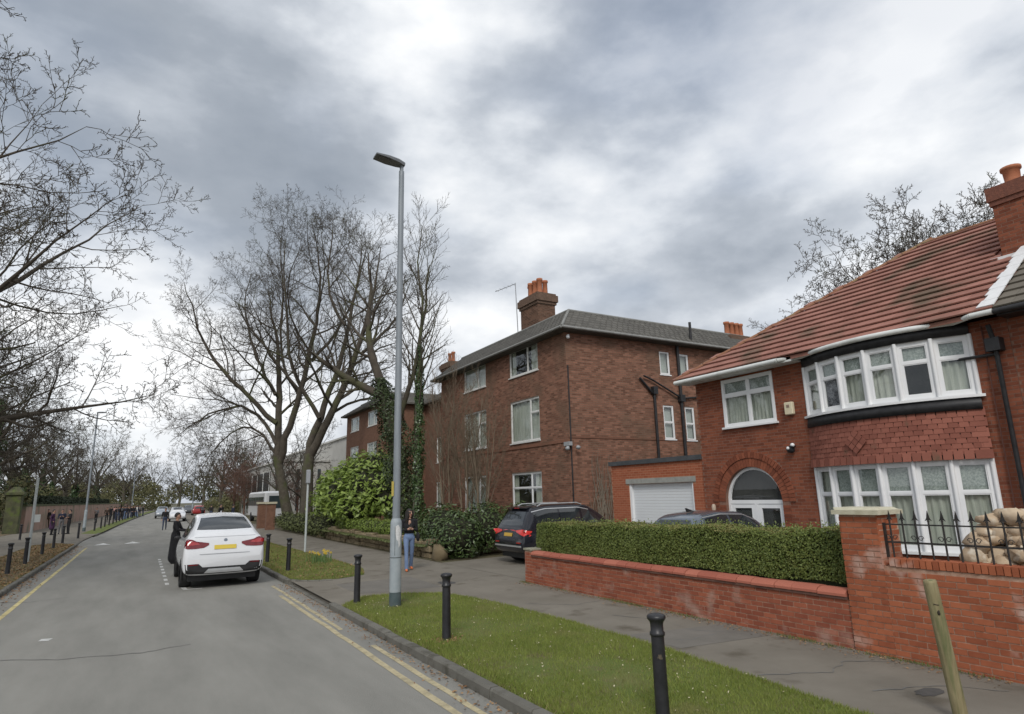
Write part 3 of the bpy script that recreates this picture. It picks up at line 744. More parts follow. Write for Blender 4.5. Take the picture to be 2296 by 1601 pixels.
def band(name, z0, z1, e0, e1, mat, t0=0.0, t1=1.0, thick=0.12, parent=None, e_top=None):
    b = MB(); K = 28
    for k in range(K):
        a, c = t0 + (t1 - t0) * k / K, t0 + (t1 - t0) * (k + 1) / K
        P = [(*arc(a, e0), z0), (*arc(c, e0), z0), (*arc(c, e1), z1), (*arc(a, e1), z1), (*arc(a, e0 - thick), z0), (*arc(c, e0 - thick), z0), (*arc(c, e1 - thick), z1), (*arc(a, e1 - thick), z1)]
        b.add(P, [(0, 1, 2, 3), (4, 7, 6, 5), (0, 4, 5, 1), (3, 2, 6, 7)], True)
    return b.build(name, mat, parent or house)
band('fascia', 5.20, 5.44, 0.05, 0.07, blackp); band('lead_apron', 3.70, 3.935, 0.09, 0.06, blackp)
band('tile_backing', 2.77, 3.71, 0.03, 0.015, blackp)
# brick base under the bow
Wb = None
for i in range(12):
    (xa, ya), (xb, yb) = arc(i / 12, -0.01), arc((i + 1) / 12, -0.01)
    U = np.array([xb - xa, yb - ya, 0]); Lh = np.linalg.norm(U); U /= Lh; Nn = np.array([U[1], -U[0], 0]); Nn = -Nn if Nn[0] > 0 else Nn
    WF = Wall((xa, ya, 0), U, Nn)
    b = MB(); b.pbox(WF, 0, Lh, 0.0, 0.94, -0.2, 0); b.build('bay_base', hm, house)
    o = new_obj('brickwork', bricks_mesh('brickwork', WF, lay_bricks(0, Lh, Z0, 0.93, seed=i), hb, off=house.location), house); props(o, kind='stuff')
# hanging tiles, one by one
tm = MB(); tm.prism([(-0.078, 0, 0), (0.078, 0, 0), (0.078, 0, 0.17), (-0.078, 0, 0.17)], (0, -0.016, 0)); tmesh = tm.mesh('hanging_tile', hangm)
dm = MB(); dm.prism([(0, 0, -0.085), (0.085, 0, 0), (0, 0, 0.085), (-0.085, 0, 0)], (0, -0.016, 0)); dmesh = dm.mesh('diamond_tile', hangm)
arcL = 2 * BH * BRAD; rows = 9; gz = 0.93 / rows
rnd = random.Random(2)
for r in range(rows):
    z = 2.745 + r * gz; nt = int(arcL / 0.166); sh = 0.5 if r % 2 else 0.0
    ex = 0.085 - 0.045 * (r / rows) + (0.02 if r == 0 else 0)
    for k in range(nt + 1):
        t = (k + sh) / nt
        if t > 1.0: continue
        p = arc(min(max(t, 0.012), 0.988), ex)
        a = BH * (1 - 2 * t)
        o = new_obj('hanging_tile', tmesh, house, (p[0] - house.location.x, p[1] - house.location.y, z - house.location.z))
        o.rotation_euler = (R_(-7 + rnd.uniform(-1.2, 1.2)), rnd.uniform(-.012, .012), R_(-90) - a)
for i in range(-3, 4):
    for j in range(-3, 4):
        if abs(i) + abs(j) > 3 or (i + j) % 2: continue
        t = 0.40 + (i * 0.088) / arcL; z = 3.23 + j * 0.088; p = arc(t, 0.105); a = BH * (1 - 2 * t)
        o = new_obj('diamond_tile', dmesh, house, (p[0] - house.location.x, p[1] - house.location.y, z - house.location.z)); o.rotation_euler = (R_(-5), 0, R_(-90) - a)
# ---- roof
EX, EZ, TANP = 13.55, 5.47, 0.69
RX = 18.5; RZ = EZ + TANP * (RX - EX); YC = 13.45; YA = YC - (RX - EX); TH = math.atan(TANP)
rb = MB()
slab(rb, [(EX, HY0, EZ), (EX, YC, EZ), (RX, YA, RZ), (RX, HY0, RZ)], 0.08)
slab(rb, [(EX, YC, EZ), (2 * RX - EX, YC, EZ), (RX, YA, RZ)], 0.08)
slab(rb, [(2 * RX - EX, YC, EZ), (2 * RX - EX, HY0, EZ), (RX, HY0, RZ), (RX, YA, RZ)], 0.08)
roof = rb.build('roof', tileR, house)
tl = MB(); tl.box(0, 0.42, -0.1475, 0.1475, 0, 0.03); tlm = tl.mesh('roof_tile', tileR); tlg = tl.mesh('roof_tile_grey', tileG)
SL = math.sqrt((RX - EX) ** 2 + (RZ - EZ) ** 2); gauge = 0.345; nrow = int(SL / gauge)
nrmv = Vector((-math.sin(TH), 0, math.cos(TH))); cnt = 0; rest = MB()
loc = Vector(house.location)
for r in range(nrow + 1):
    s = r * gauge - 0.03; x = EX + s * math.cos(TH); z = EZ + s * math.sin(TH)
    yh = YC - (x - EX) - 0.02; k = 0
    yy = HY0 + 0.15 + (0.15 if r % 2 else 0)
    while yy - 0.14 < yh:
        p = Vector((x, yy, z)) + nrmv * 0.052
        if not (15.95 < x + .2 < 17.2 and yy < 5.95):
            if cnt < 299:
                o = new_obj('roof_tile', tlm, roof, p - loc); o.rotation_euler = (rnd.uniform(-.006, .006), -(TH - R_(8.0)) + rnd.uniform(-.006, .006), 0); cnt += 1
            else:
                c, s_ = math.cos(TH - R_(8)), math.sin(TH - R_(8))
                V = []
                for (a, bq, cc) in tl.v: V.append((p.x + a * c - cc * s_, p.y + bq, p.z + a * s_ + cc * c))
                rest.add(V, tl.f)
        yy += 0.3
if rest.v: props(rest.build('roof_tiles', tileR, roof), kind='stuff')
# ridge and hip caps
cap = MB()
for k in range(7): pass
ridgem = M('ridge_tile', (0.20, 0.085, 0.05), (0.29, 0.15, 0.085), scale=3, rough=0.9, objr=0.6, c3=(0.22, 0.19, 0.10), s3=3, t3=(0.5, 0.7))
def capline(a, b, name, parent, mat, L=0.45, r=0.10):
    a, b = Vector(a), Vector(b); d = (b - a); n_ = int(d.length / L); d.normalize()
    me = MB(); K = 8; side = Vector((0, 1, 0)); V = []
    d0 = Vector((1, 0, 0))
    for i, xx in enumerate((0, L * 0.97)):
        for k in range(K + 1):
            th = math.pi * k / K; rr = r * (1.0 if i else 1.06); V.append((xx, rr * math.cos(th), rr * 0.75 * math.sin(th) - 0.02))
    F = [(k, k + 1, K + 2 + k, K + 1 + k) for k in range(K)] + [tuple(range(K + 1)), tuple(range(2 * K + 1, K, -1))]
    me.add(V, F); m = me.mesh(name, mat)
    q = d.to_track_quat('X', 'Z').to_euler()
    for i in range(n_ + 1):
        p = a + d * (L * i) - root_of(parent).location + Vector((0, 0, 0.045))
        o = new_obj(name, m, parent, p); o.rotation_euler = q
capline((EX, YC, EZ), (RX, YA, RZ), 'hip_tile', roof, ridgem); capline((RX, YA, RZ), (RX, HY0 + .1, RZ), 'ridge_tile', roof, ridgem)
# flashing pieces up the party line
for k in range(11):
    s = 0.05 + k * 0.27; x = EX + s * math.cos(TH); z = EZ + s * math.sin(TH)
    b = MB(); w = 0.26 + rnd.uniform(-0.03, 0.04); y0 = HY0 - 0.02
    c, s_ = math.cos(TH), math.sin(TH); pts = [(x, y0, z), (x, y0 + w, z), (x + .29 * c, y0 + w - 0.03, z + .29 * s_), (x + .29 * c, y0, z + .29 * s_)]
    b.prism([Vector(p) + nrmv * (0.075 + 0.004 * (k % 2)) for p in pts], nrmv * 0.02); b.build('flashing_piece', leadw, roof)
# soffit, gutter
b = MB(); b.box(EX + 0.02, HX + 0.02, HY1 - 3.6, HY1 + 0.28, 5.36, 5.40); b.box(EX - .0, EX + 0.02, BA + 0.02, HY1 + 0.30, 5.34, 5.46); b.build('soffit', gutw, house)
b = MB(); b.tube([(EX - 0.06, YC + 0.02, 5.41), (EX - 0.06, BA + 0.35, 5.41)], 0.062, 10)
gp = [(EX - 0.06, BA + 0.35, 5.41)] + [(arc(t, 0.13)[0], arc(t, 0.13)[1], 5.44) for t in [0.06 + 0.88 * k / 14 for k in range(15)]] + [(EX - 0.06, BB - 0.3, 5.43), (EX - 0.06, HY0, 5.43)]
b.tube(gp[:-1], 0.055, 10); b.tube(gp[-2:], 0.055, 10); b.build('gutter', gutw, house)
# roof skirt out to the curved gutter
b = MB(); K = 16; V = []
for k in range(K + 1):
    t = 0.04 + 0.92 * k / K; p = arc(t, 0.11); V += [(p[0], p[1], 5.475), (max(EX + 0.25, p[0]), p[1], EZ + 0.69 * 0.25 + 0.01)]
b.add(V, [(2 * k, 2 * k + 2, 2 * k + 3, 2 * k + 1) for k in range(K)]); b.build('roof_skirt', tileR, roof)
# chimney
b = MB(); b.box(16.0, 17.05, 4.45, 5.78, 6.6, 8.35); ch = b.build('chimney', hm, house)
rects = lay_bricks(4.45, 5.78, 7.0, 8.35, seed=8); o = new_obj('brickwork', bricks_mesh('brickwork', WX(16.0), rects, hb, off=house.location), ch); props(o, kind='stuff')
Wc = Wall((0, 5.78, 0), (1, 0, 0), (0, 1, 0))
o = new_obj('brickwork', bricks_mesh('brickwork', Wc, lay_bricks(16.0, 17.05, 7.0, 8.35, seed=9), hb, off=house.location), ch); props(o, kind='stuff')
b = MB(); b.box(15.96, 17.09, 4.41, 5.82, 8.35, 8.46); b.box(15.93, 17.12, 4.38, 5.85, 8.462, 8.78); b.build('chimney_head', M('sooty_brick', (0.13, 0.055, 0.04), (0.22, 0.085, 0.055), scale=14, rough=0.9, bump=0.4, bscale=30), ch)
for yy in (5.45, 4.8): b = MB(); b.lathe([(0.17, 8.78), (0.19, 8.84), (0.15, 8.96), (0.165, 9.18), (0.20, 9.2), (0.20, 9.26), (0.15, 9.26)], (16.4, yy, 0)); b.build('chimney_pot', M('terracotta', (0.35, 0.12, 0.06), (0.42, 0.17, 0.09), scale=6, rough=0.85), ch)
b = MB(); b.box(15.80, 15.99, 4.4, 5.95, 7.02, 7.12); b.box(15.86, 17.2, 5.785, 6.0, 7.0, 7.13); b.build('chimney_flashing', leadw, ch)
# fittings
b = MB(); b.box(13.88, 13.99, 9.92, 10.16, 4.08, 4.40); al = b.build('alarm_box', M('cream_plastic', (0.62, 0.55, 0.38), (0.68, 0.62, 0.46), rough=0.5), house, bevel=0.02)
b = MB(); b.box(13.872, 13.8795, 10.0, 10.08, 4.26, 4.33); b.build('alarm_logo', M('faded_print', (0.25, 0.18, 0.14), rough=.7), al)
b = MB(); b.blob((13.9, 10.12, 3.22), (0.07, 0.12, 0.09), 4); b.blob((13.86, 10.02, 3.30), (0.07, 0.06, 0.06), 5); sec = b.build('security_lamp', blackp, house)
b = MB(); b.blob((13.83, 10.0, 3.32), (0.05, 0.05, 0.05), 5); b.blob((13.83, 10.14, 3.25), (0.04, 0.04, 0.04), 6); b.build('lens', UPVC, sec)
b = MB(); b.tube([(13.9, 5.42, 0.1), (13.9, 5.42, 4.9), (13.75, 5.42, 5.25)], 0.045, 8); b.box(13.78, 13.99, 5.3, 5.54, 4.75, 5.0); b.tube([(13.93, 5.42, 4.7), (13.93, 6.3, 4.72)], 0.03, 6); b.build('downpipe', blackp, house)
b = MB(); b.tube([(13.96, 5.62, 0.2), (13.96, 5.62, 5.3)], 0.012, 5); b.build('cable', M('brown_cable', (0.10, 0.04, 0.03)), house)
b = MB(); b.lathe([(0.03, 0), (0.055, 0.05), (0.06, 0.22), (0.03, 0.27)], (13.88, 12.75, 1.62), 10); b.build('wall_lantern', M('lantern', (0.45, 0.36, 0.28), rough=0.5), house)
# ---- the other half of the semi
nh = thing('brick_house', 'neighbouring brick house under a grey tiled roof beyond the white flashing', 'house', (HX, 1.0, 0.1))
b = MB(); wall_sheet(b, W, -3.0, HY0 - 0.004, -0.08, ZE, []); b.add([(HX, -3, -.08), (23.4, -3, -.08), (23.4, -3, ZE), (HX, -3, ZE)], [(0, 1, 2, 3)]); b.add([(23.4, -3, -.08), (23.4, 5.2, -.08), (23.4, 5.2, ZE), (23.4, -3, ZE)], [(0, 1, 2, 3)]); nw = b.build('wall', hm, nh)
brick_face(nw, W, lay_bricks(2.0, HY0 - 0.01, Z0, ZE, seed=14), hb, 0)
b = MB(); slab(b, [(EX - .02, -3.4, EZ - .01), (EX - .02, HY0 - .004, EZ - .01), (RX, HY0 - .004, RZ), (RX, 1.5, RZ)], 0.08); slab(b, [(EX, -3.4, EZ), (RX, 1.5, RZ), (2 * RX - EX, -3.4, EZ)], 0.08); slab(b, [(2 * RX - EX, -3.4, EZ), (RX, 1.5, RZ), (RX, HY0 - .004, RZ), (2 * RX - EX, HY0 - .004, EZ)], 0.08); nr = b.build('roof', tileG, nh)
for r in range(nrow):
    s = r * gauge; x = EX + s * math.cos(TH); z = EZ + s * math.sin(TH)
    for k in range(4):
        if 15.8 < x + .2 < 17.2: continue
        o = new_obj('roof_tile', tlg, nr, Vector((x - .02, HY0 - 0.16 - 0.3 * k, z)) + nrmv * 0.03 - nh.location); o.rotation_euler = (0, -(TH - R_(6.0)), 0)
b = MB(); b.tube([(EX - 0.06, HY0 - 0.02, 5.42), (EX - 0.06, -3, 5.42)], 0.06, 8); b.box(EX, HX + .02, -3.2, HY0 - .03, 5.34, 5.39); b.build('gutter', blackp, nh)

# ================================================================ garage
gar = thing('garage', 'flat roofed orange brick garage with a white roller door', 'garage', (14.05, 15.3, 0.2))
GW = WX(14.05); GY0, GY1 = 13.17, 17.38; gd = (13.62, 16.5, 0.0, 2.52)
b = MB(); wall_sheet(b, GW, GY0, GY1, 0.0, 3.16, [gd], reveal=0.2)
b.add([(14.05, GY1, 0), (20, GY1, 0), (20, GY1, 3.16), (14.05, GY1, 3.16)], [(0, 1, 2, 3)]); b.add([(20, GY0, 0), (20, GY1, 0), (20, GY1, 3.16), (20, GY0, 3.16)], [(0, 1, 2, 3)])
b.add([(14.05, GY0, 0), (20, GY0, 0), (20, GY0, 3.16), (14.05, GY0, 3.16)], [(0, 1, 2, 3)])
gw = b.build('wall', M('garage_mortar', (0.36, 0.17, 0.10), (0.42, 0.22, 0.13), scale=10, rough=.95), gar)
brick_face(gw, GW, lay_bricks(GY0, GY1, 0.2, 3.16, [gd, (gd[0] - .12, gd[1] + .12, 2.50, 2.70)], seed=21), gb, 300)
b = MB(); b.pbox(GW, gd[0] - 0.12, gd[1] + 0.12, 2.53, 2.69, -0.02, 0.03); b.build('lintel', M('grey_lintel', (0.24, 0.24, 0.22), (0.34, 0.34, 0.31), scale=5, rough=.8), gar)
b = MB(); b.box(13.98, 20.05, GY0, GY1 + 0.06, 3.16, 3.30); b.build('roof', M('bitumen', (0.045, 0.05, 0.055), (0.08, 0.085, 0.09), scale=3, rough=.8), gar)
b = MB(); b.pbox(GW, gd[0], gd[0] + 0.07, 0.2, 2.52, -0.13, -0.02); b.build('door_guide', UPVC, gar); b = MB(); b.pbox(GW, gd[1] - 0.10, gd[1], 0.2, 2.52, -0.13, -0.02); b.build('door_guide', UPVC, gar)
sm = MB(); sm.pbox(Wall((0, 0, 0), GW.U, GW.N), gd[0] + .07, gd[1] - .10, 0, 0.085, -0.05, 0); sme = sm.mesh('door_slat', M('roller_door_white', (0.62, 0.64, 0.66), (0.68, 0.70, 0.71), scale=1, rough=.45))
for k in range(26):
    new_obj('door_slat', sme, gar, (0.10, -gar.location.y, 0.21 + 0.089 * k - 0.2))
# ================================================================ garden walls, railing, hedge
FX = 8.68
lowall = thing('garden_wall', 'low red brick garden wall with rounded coping in front of the clipped hedge', 'wall', (FX + .1, 10.0, 0.1))
LW = WX(FX); LY0, LY1 = 5.68, 14.1
b = MB(); b.box(FX + 0.004, FX + 0.22, LY0, LY1 + .3, -0.02, 0.74); lc = b.build('core', wm, lowall)
wbl = M('low_wall_brick', (0.19, 0.056, 0.035), (0.36, 0.118, 0.066), scale=7, rough=0.9, objr=0.7, isl=0.6, bump=0.06, bscale=70, c3=(0.40, 0.27, 0.22), s3=1.8, t3=(0.58, 0.74), spec=.15)
brick_face(lowall, LW, lay_bricks(LY0 + 0.005, LY1, 0.08, 0.735, seed=31), wbl, 299, seed=31, jit=0.002)
b = MB(); b.box(FX - 0.03, FX + 0.25, LY0 + .01, LY1, 0.742, 0.782); b.build('creasing_course', M('dark_creasing', (0.10, 0.05, 0.04), (0.16, 0.085, 0.06), scale=9, rough=.9), lowall)
cm = M('coping_brick', (0.30, 0.085, 0.055), (0.42, 0.145, 0.095), scale=5, rough=0.85, objr=0.8, bump=0.08, bscale=50)
def coping(L):
    b = MB(); pr = [(-0.045, 0), (-0.045, 0.035), (-0.01, 0.075), (0.06, 0.098), (0.16, 0.098), (0.24, 0.075), (0.265, 0.035), (0.265, 0)]
    b.prism([(FX + x - lowall.location.x, 0, z) for x, z in pr], (0, L, 0)); return b.mesh('coping_brick', cm)
y = LY0 + 0.02; rnd = random.Random(9)
while y < LY1 - 0.1:
    L = min(rnd.choice((0.30, 0.36, 0.43, 0.44)), LY1 - y)
    o = new_obj('coping_brick', coping(L - 0.012), lowall, (rnd.uniform(-.006, .006), y - lowall.location.y, 0.783 - 0.1 + rnd.uniform(-.004, .004))); o.rotation_euler = (rnd.uniform(-.01, .01), 0, rnd.uniform(-.012, .012)); y += L
# end pier
b = MB(); b.box(FX + .002, FX + 0.36, LY1 + 0.005, LY1 + 0.34, -0.02, 0.87); pier = b.build('end_pier', wm, lowall)
brick_face(pier, LW, lay_bricks(LY1 + .01, LY1 + .335, 0.08, 0.87, seed=3), wbl, 60)
brick_face(pier, Wall((0, LY1 + .34, 0), (1, 0, 0), (0, 1, 0)), lay_bricks(FX, FX + .36, 0.08, 0.87, seed=5), wbl, 0)
b = MB(); b.box(FX - 0.03, FX + 0.40, LY1 - 0.03, LY1 + 0.38, 0.875, 0.93); b.build('pier_cap', M('mossy_cap', (0.20, 0.195, 0.15), (0.30, 0.29, 0.22), scale=6, rough=.9, bump=.4), lowall, bevel=0.012)

tall = thing('garden_wall', 'tall orange brick wall with stone capped pillar and spiked railing', 'wall', (FX + .1, 4.0, 0.1))
TX = 8.66; TW = WX(TX); PY0, PY1 = 5.10, 5.66
b = MB(); b.box(TX + .004, TX + 0.22, -1.0, PY0, -0.02, 1.24); b.box(TX + .003, TX + 0.47, PY0, PY1 - .005, -0.02, 1.90); tc_ = b.build('core', wm, tall)
brick_face(tall, TW, lay_bricks(1.2, PY0, 0.06, 1.235, seed=41), wb, 299, seed=4, jit=0.002)
pil = new_obj('pillar', None, tall)
brick_face(pil, TW, lay_bricks(PY0 + .004, PY1 - .004, 0.06, 1.90, seed=44), wb, 150, off=tall.location, depth=0.006)
TS = Wall((0, PY0, 0), (1, 0, 0), (0, -1, 0))
brick_face(pil, TS, lay_bricks(TX - .008, TX + .47, 1.25, 1.90, seed=46), wb, 60, off=tall.location)
TN = Wall((0, PY1 - .005, 0), (1, 0, 0), (0, 1, 0))
brick_face(pil, TN, lay_bricks(TX - .008, TX + .47, 0.06, 1.90, seed=46), wb, 0, off=tall.location)
b = MB(); b.box(TX - 0.07, TX + 0.53, PY0 - 0.06, PY1 + 0.06, 1.905, 1.965); b.prism([(TX - 0.04, PY0 - .03, 1.966), (TX + .5, PY0 - .03, 1.966), (TX + .45, PY0 + .03, 2.0), (TX + .02, PY0 + .03, 2.0)], (0, PY1 - PY0 + .05, 0)); b.build('pillar_cap', M('cap_stone', (0.42, 0.39, 0.28), (0.55, 0.52, 0.40), scale=7, rough=.85, bump=.35, bscale=60), pil)
y = -0.9; sm_ = MB(); sm_.box(TX - 0.012 - tall.location.x, TX + 0.235 - tall.location.x, 0, 0.066, 0, 0.105); smm = sm_.mesh('capping_brick', wb)
while y < PY0 - 0.08:
    o = new_obj('capping_brick', smm, tall, (rnd.uniform(-.004, .004), y - tall.location.y, 1.246 - .1 + rnd.uniform(-.003, .003))); y += 0.077
# railing
rail = thing('railing', 'black iron spiked railing standing on the tall brick wall', 'railing', (TX + .11, 3.0, 1.35))
RXX = TX + 0.10
for zz_, r in ((1.78, 0.009), (1.55, 0.012)):
    b = MB(); b.box(RXX - 0.006, RXX + 0.006, -0.9, PY0 - 0.01, zz_ - r, zz_ + r); b.build('rail', ironm, rail)
bm_ = MB(); h_ = 0.50; z0 = 0.0
bm_.tube([(0, 0, 0), (0, 0, h_)], 0.0115, 6)
bm_.lathe([(0.009, h_ - 0.03), (0.018, h_ - 0.02), (0.009, h_ - 0.01)], n=6)
bm_.prism([(0, -0.042, h_ - .02), (0, -0.02, h_ + 0.015), (0, 0, h_ + 0.11), (0, 0.02, h_ + 0.015), (0, 0.042, h_ - .02), (0, 0.014, h_ - .005), (0, -0.014, h_ - .005)], (0.012, 0, 0))
bme = bm_.mesh('spiked_bar', ironm)
y = PY0 - 0.10; k = 0
while y > 0.4:
    new_obj('spiked_bar', bme, rail, (RXX - rail.location.x, y - 3.0, 1.352 - 1.35))
    if k % 2 == 0:
        b = MB()
        for s in (-1, 1):
            cx_ = y - 0.085 + s * 0.0; pts = []
            for q in range(14):
                a = q / 13 * 2 * math.pi * 1.1; rr = 0.035 * (1 - 0.55 * q / 13); pts.append((RXX, y + s * (0.045 + 0.0) + rr * math.cos(a) * s, 1.61 + rr * math.sin(a)))
            b.tube(pts, 0.005, 5)
        b.build('scroll', ironm, rail)
    y -= 0.165; k += 1
b = MB(); b.box(RXX - 0.012, RXX + 0.012, PY0 - 0.035, PY0 - 0.004, 1.352, 1.80); b.build('end_bar', ironm, rail)
# rockery of beige stones behind the railing
rock = thing('rockery', 'heap of rounded beige stones behind the spiked railing', 'rocks', (9.8, 3.6, 0.12))
rm = M('beige_stone', (0.34, 0.235, 0.145), (0.60, 0.49, 0.36), scale=5, rough=0.95, objr=0.5, bump=0.5, bscale=16, spec=.1, c3=(0.66, 0.60, 0.50), s3=6, t3=(0.56, 0.72))
rr_ = random.Random(12); st = 0
for lev in range(12):
    z = 0.22 + lev * 0.145; half = 1.25 - 0.06 * lev; NK = 9 - (lev > 6) - (lev > 9)
    yc = 3.75
    for k in range(NK):
        for row in range(2):
            yy = yc - half + 2 * half * (k + 0.5 + rr_.uniform(-.25, .25)) / NK; xx = 9.5 + row * 0.26 + lev * 0.025 + rr_.uniform(-.06, .06)
            s = rr_.uniform(0.095, 0.165)
            b = MB(); b.blob((xx, yy, z + rr_.uniform(-.04, .05)), (s * 1.1, s * rr_.uniform(.9, 1.25), s * rr_.uniform(0.7, 0.95)), lev * 20 + k * 2 + row, 8, 6, 0.3); b.build('stone', rm, rock)
# terrace edge between the rockery and the house
b = MB(); b.box(11.0, 11.2, 2.0, 5.4, 0.1, 1.0); o = b.build('planter_wall', M('pink_coping', (0.45, 0.20, 0.13), (0.52, 0.26, 0.18), scale=6, rough=.85)); props(o, 'low pinkish terrace wall before the lower bow window', 'wall')

# clipped hedge
hedge = thing('clipped_hedge', 'dense clipped green hedge with a flat top above the low brick wall', 'hedge', (9.4, 10.0, 0.1))
HXA, HXB, HYA, HYB = 8.97, 9.95, 5.74, 14.32
def hedge_top(y): return 1.635 - 0.011 * (y - 5.7) + 0.022 * np.sin(y * 2.3) + 0.018 * np.sin(y * 5.1 + 1) + .01 * np.sin(y * 11.3)
def bulge(y, z): return 0.025 * np.sin(y * 1.9 + z * 3) + 0.018 * np.sin(y * 4.7 + 2)
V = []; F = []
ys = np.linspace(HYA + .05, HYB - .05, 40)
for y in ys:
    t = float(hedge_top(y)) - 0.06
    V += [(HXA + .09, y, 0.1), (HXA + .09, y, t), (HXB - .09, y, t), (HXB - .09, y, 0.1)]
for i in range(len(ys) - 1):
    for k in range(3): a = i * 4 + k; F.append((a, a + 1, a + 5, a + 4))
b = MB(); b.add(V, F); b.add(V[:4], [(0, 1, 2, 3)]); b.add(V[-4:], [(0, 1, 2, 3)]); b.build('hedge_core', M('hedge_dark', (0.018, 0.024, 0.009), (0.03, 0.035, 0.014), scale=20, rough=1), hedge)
hl = M('hedge_leaf', (0.065, 0.10, 0.02), (0.20, 0.235, 0.06), scale=1.5, rough=0.55, isl=0.75, spec=0.35, trans=0.15, c3=(0.16, 0.13, 0.05), s3=1.3, t3=(0.62, 0.82))
rg = np.random.default_rng(5)
def hedge_leaves(n, face):
    y = rg.uniform(HYA, HYB, n)
    if face == 'front': z = rg.uniform(0.55, 1, n) * hedge_top(y); x = HXA + bulge(y, z) + np.abs(rg.normal(0, 0.035, n)) + np.clip(z - hedge_top(y) + .06, 0, 1) * 0.6; N = np.tile([-1, 0, 0.25], (n, 1))
    elif face == 'top': x = rg.uniform(HXA + .02, HXB, n); z = hedge_top(y) - np.abs(rg.normal(0, 0.02, n)) - np.clip(HXA + .06 - x, 0, 1) * .5; N = np.tile([0, 0, 1.0], (n, 1))
    elif face == 'stray': x = rg.uniform(HXA, HXB, n); z = hedge_top(y) + rg.random(n) ** 2.5 * .11; N = np.tile([-.6, -.4, 0.3], (n, 1))
    elif face == 'endR': y = HYA + np.abs(rg.normal(0, .03, n)); x = rg.uniform(HXA, HXB, n); z = rg.uniform(.5, 1, n) * 1.63; N = np.tile([0, -1.0, .2], (n, 1))
    else: y = HYB - np.abs(rg.normal(0, .03, n)) - 0.12 * rg.random(n) ** 2; x = rg.uniform(HXA, HXB, n); z = rg.uniform(.5, 1, n) * 1.53; N = np.tile([0, 1.0, .2], (n, 1))
    return np.stack([x, y, z], 1), N + rg.normal(0, 0.55, (n, 3))
PP, NN = zip(*[hedge_leaves(n, f) for n, f in ((30000, 'front'), (22000, 'top'), (1800, 'endR'), (3000, 'endL'), (1500, 'stray'))])
tipm = M('hedge_tip_leaf', (0.13, 0.135, 0.035), (0.30, 0.275, 0.10), scale=2.5, rough=0.6, isl=0.75, trans=.15)
for nm, mt_, sel in (('hedge_leaves', hl, (0, 2, 3, 4)), ('clipped_tips', tipm, (1,))):
    P = np.concatenate([PP[i] for i in sel]); N = np.concatenate([NN[i] for i in sel])
    V, F = leafquads(P - np.array(hedge.location), N, rg.uniform(.03, .055, len(P)), rg.uniform(.018, .03, len(P)), rng=rg)
    o = new_obj(nm, np_mesh(nm, V, F, mt_), hedge); props(o, kind='stuff')
# ================================================================ three storey apartment block
ab = M('brown_brick', (0.125, 0.06, 0.04), (0.325, 0.162, 0.11), scale=8, rough=0.92, isl=0.8, bump=0.05, bscale=80, spec=.15, c3=(0.13, 0.085, 0.058), s3=0.7, t3=(0.52, 0.75))
am = M('brown_mortar', (0.15, 0.105, 0.078), (0.22, 0.165, 0.125), scale=6, rough=0.95)
abf = M('brown_brick_far', (0.135, 0.07, 0.046), (0.215, 0.115, 0.076), scale=5, rough=0.95, bump=0.4, bscale=30)
slate = M('slate_grey', (0.07, 0.066, 0.058), (0.13, 0.123, 0.108), scale=3, rough=0.8, isl=0.5, bump=0.3, bscale=40)
AX, AY0, AY1, AXE, AZE = 14.0, 19.75, 31.9, 27.0, 8.72
apt = thing('apartment_block', 'three storey brown brick apartment block with grey slate roof and white windows', 'apartment building', (AX, 26.0, 0.1))
AW = WX(AX); SW = WY(AY0)
fw_ = [(21.8, 24.2, 7.42, 8.64), (21.8, 24.2, 4.47, 6.29), (21.8, 24.2, 1.60, 3.17), (26.55, 28.95, 7.46, 8.62), (26.55, 28.95, 4.50, 6.34), (26.55, 28.95, 1.52, 3.18)]
sw_ = [(18.98, 19.55, 7.22, 8.25), (20.15, 20.7, 7.22, 8.22), (18.97, 19.57, 4.42, 5.86), (20.25, 20.8, 4.40, 5.84)]
b = MB(); wall_sheet(b, AW, AY0, AY1, 0, AZE, fw_, reveal=0.14); wall_sheet(b, SW, AX, AXE, 0, AZE, sw_, reveal=0.14)
b.add([(AXE, AY0, 0), (AXE, AY1, 0), (AXE, AY1, AZE), (AXE, AY0, AZE)], [(0, 1, 2, 3)]); b.add([(AX, AY1, 0), (AXE, AY1, 0), (AXE, AY1, AZE), (AX, AY1, AZE)], [(0, 1, 2, 3)])
aw = b.build('wall', am, apt)
props(new_obj('brickwork', bricks_mesh('brickwork', AW, lay_bricks(AY0 + .002, AY1, 0.1, AZE, fw_, seed=51), ab, off=apt.location, depth=0.004, jit=.002), aw), kind='stuff')
props(new_obj('brickwork', bricks_mesh('brickwork', SW, lay_bricks(AX + .002, AXE - 3, 0.1, AZE, sw_, seed=52), ab, off=apt.location, depth=0.004, jit=.002), aw), kind='stuff')
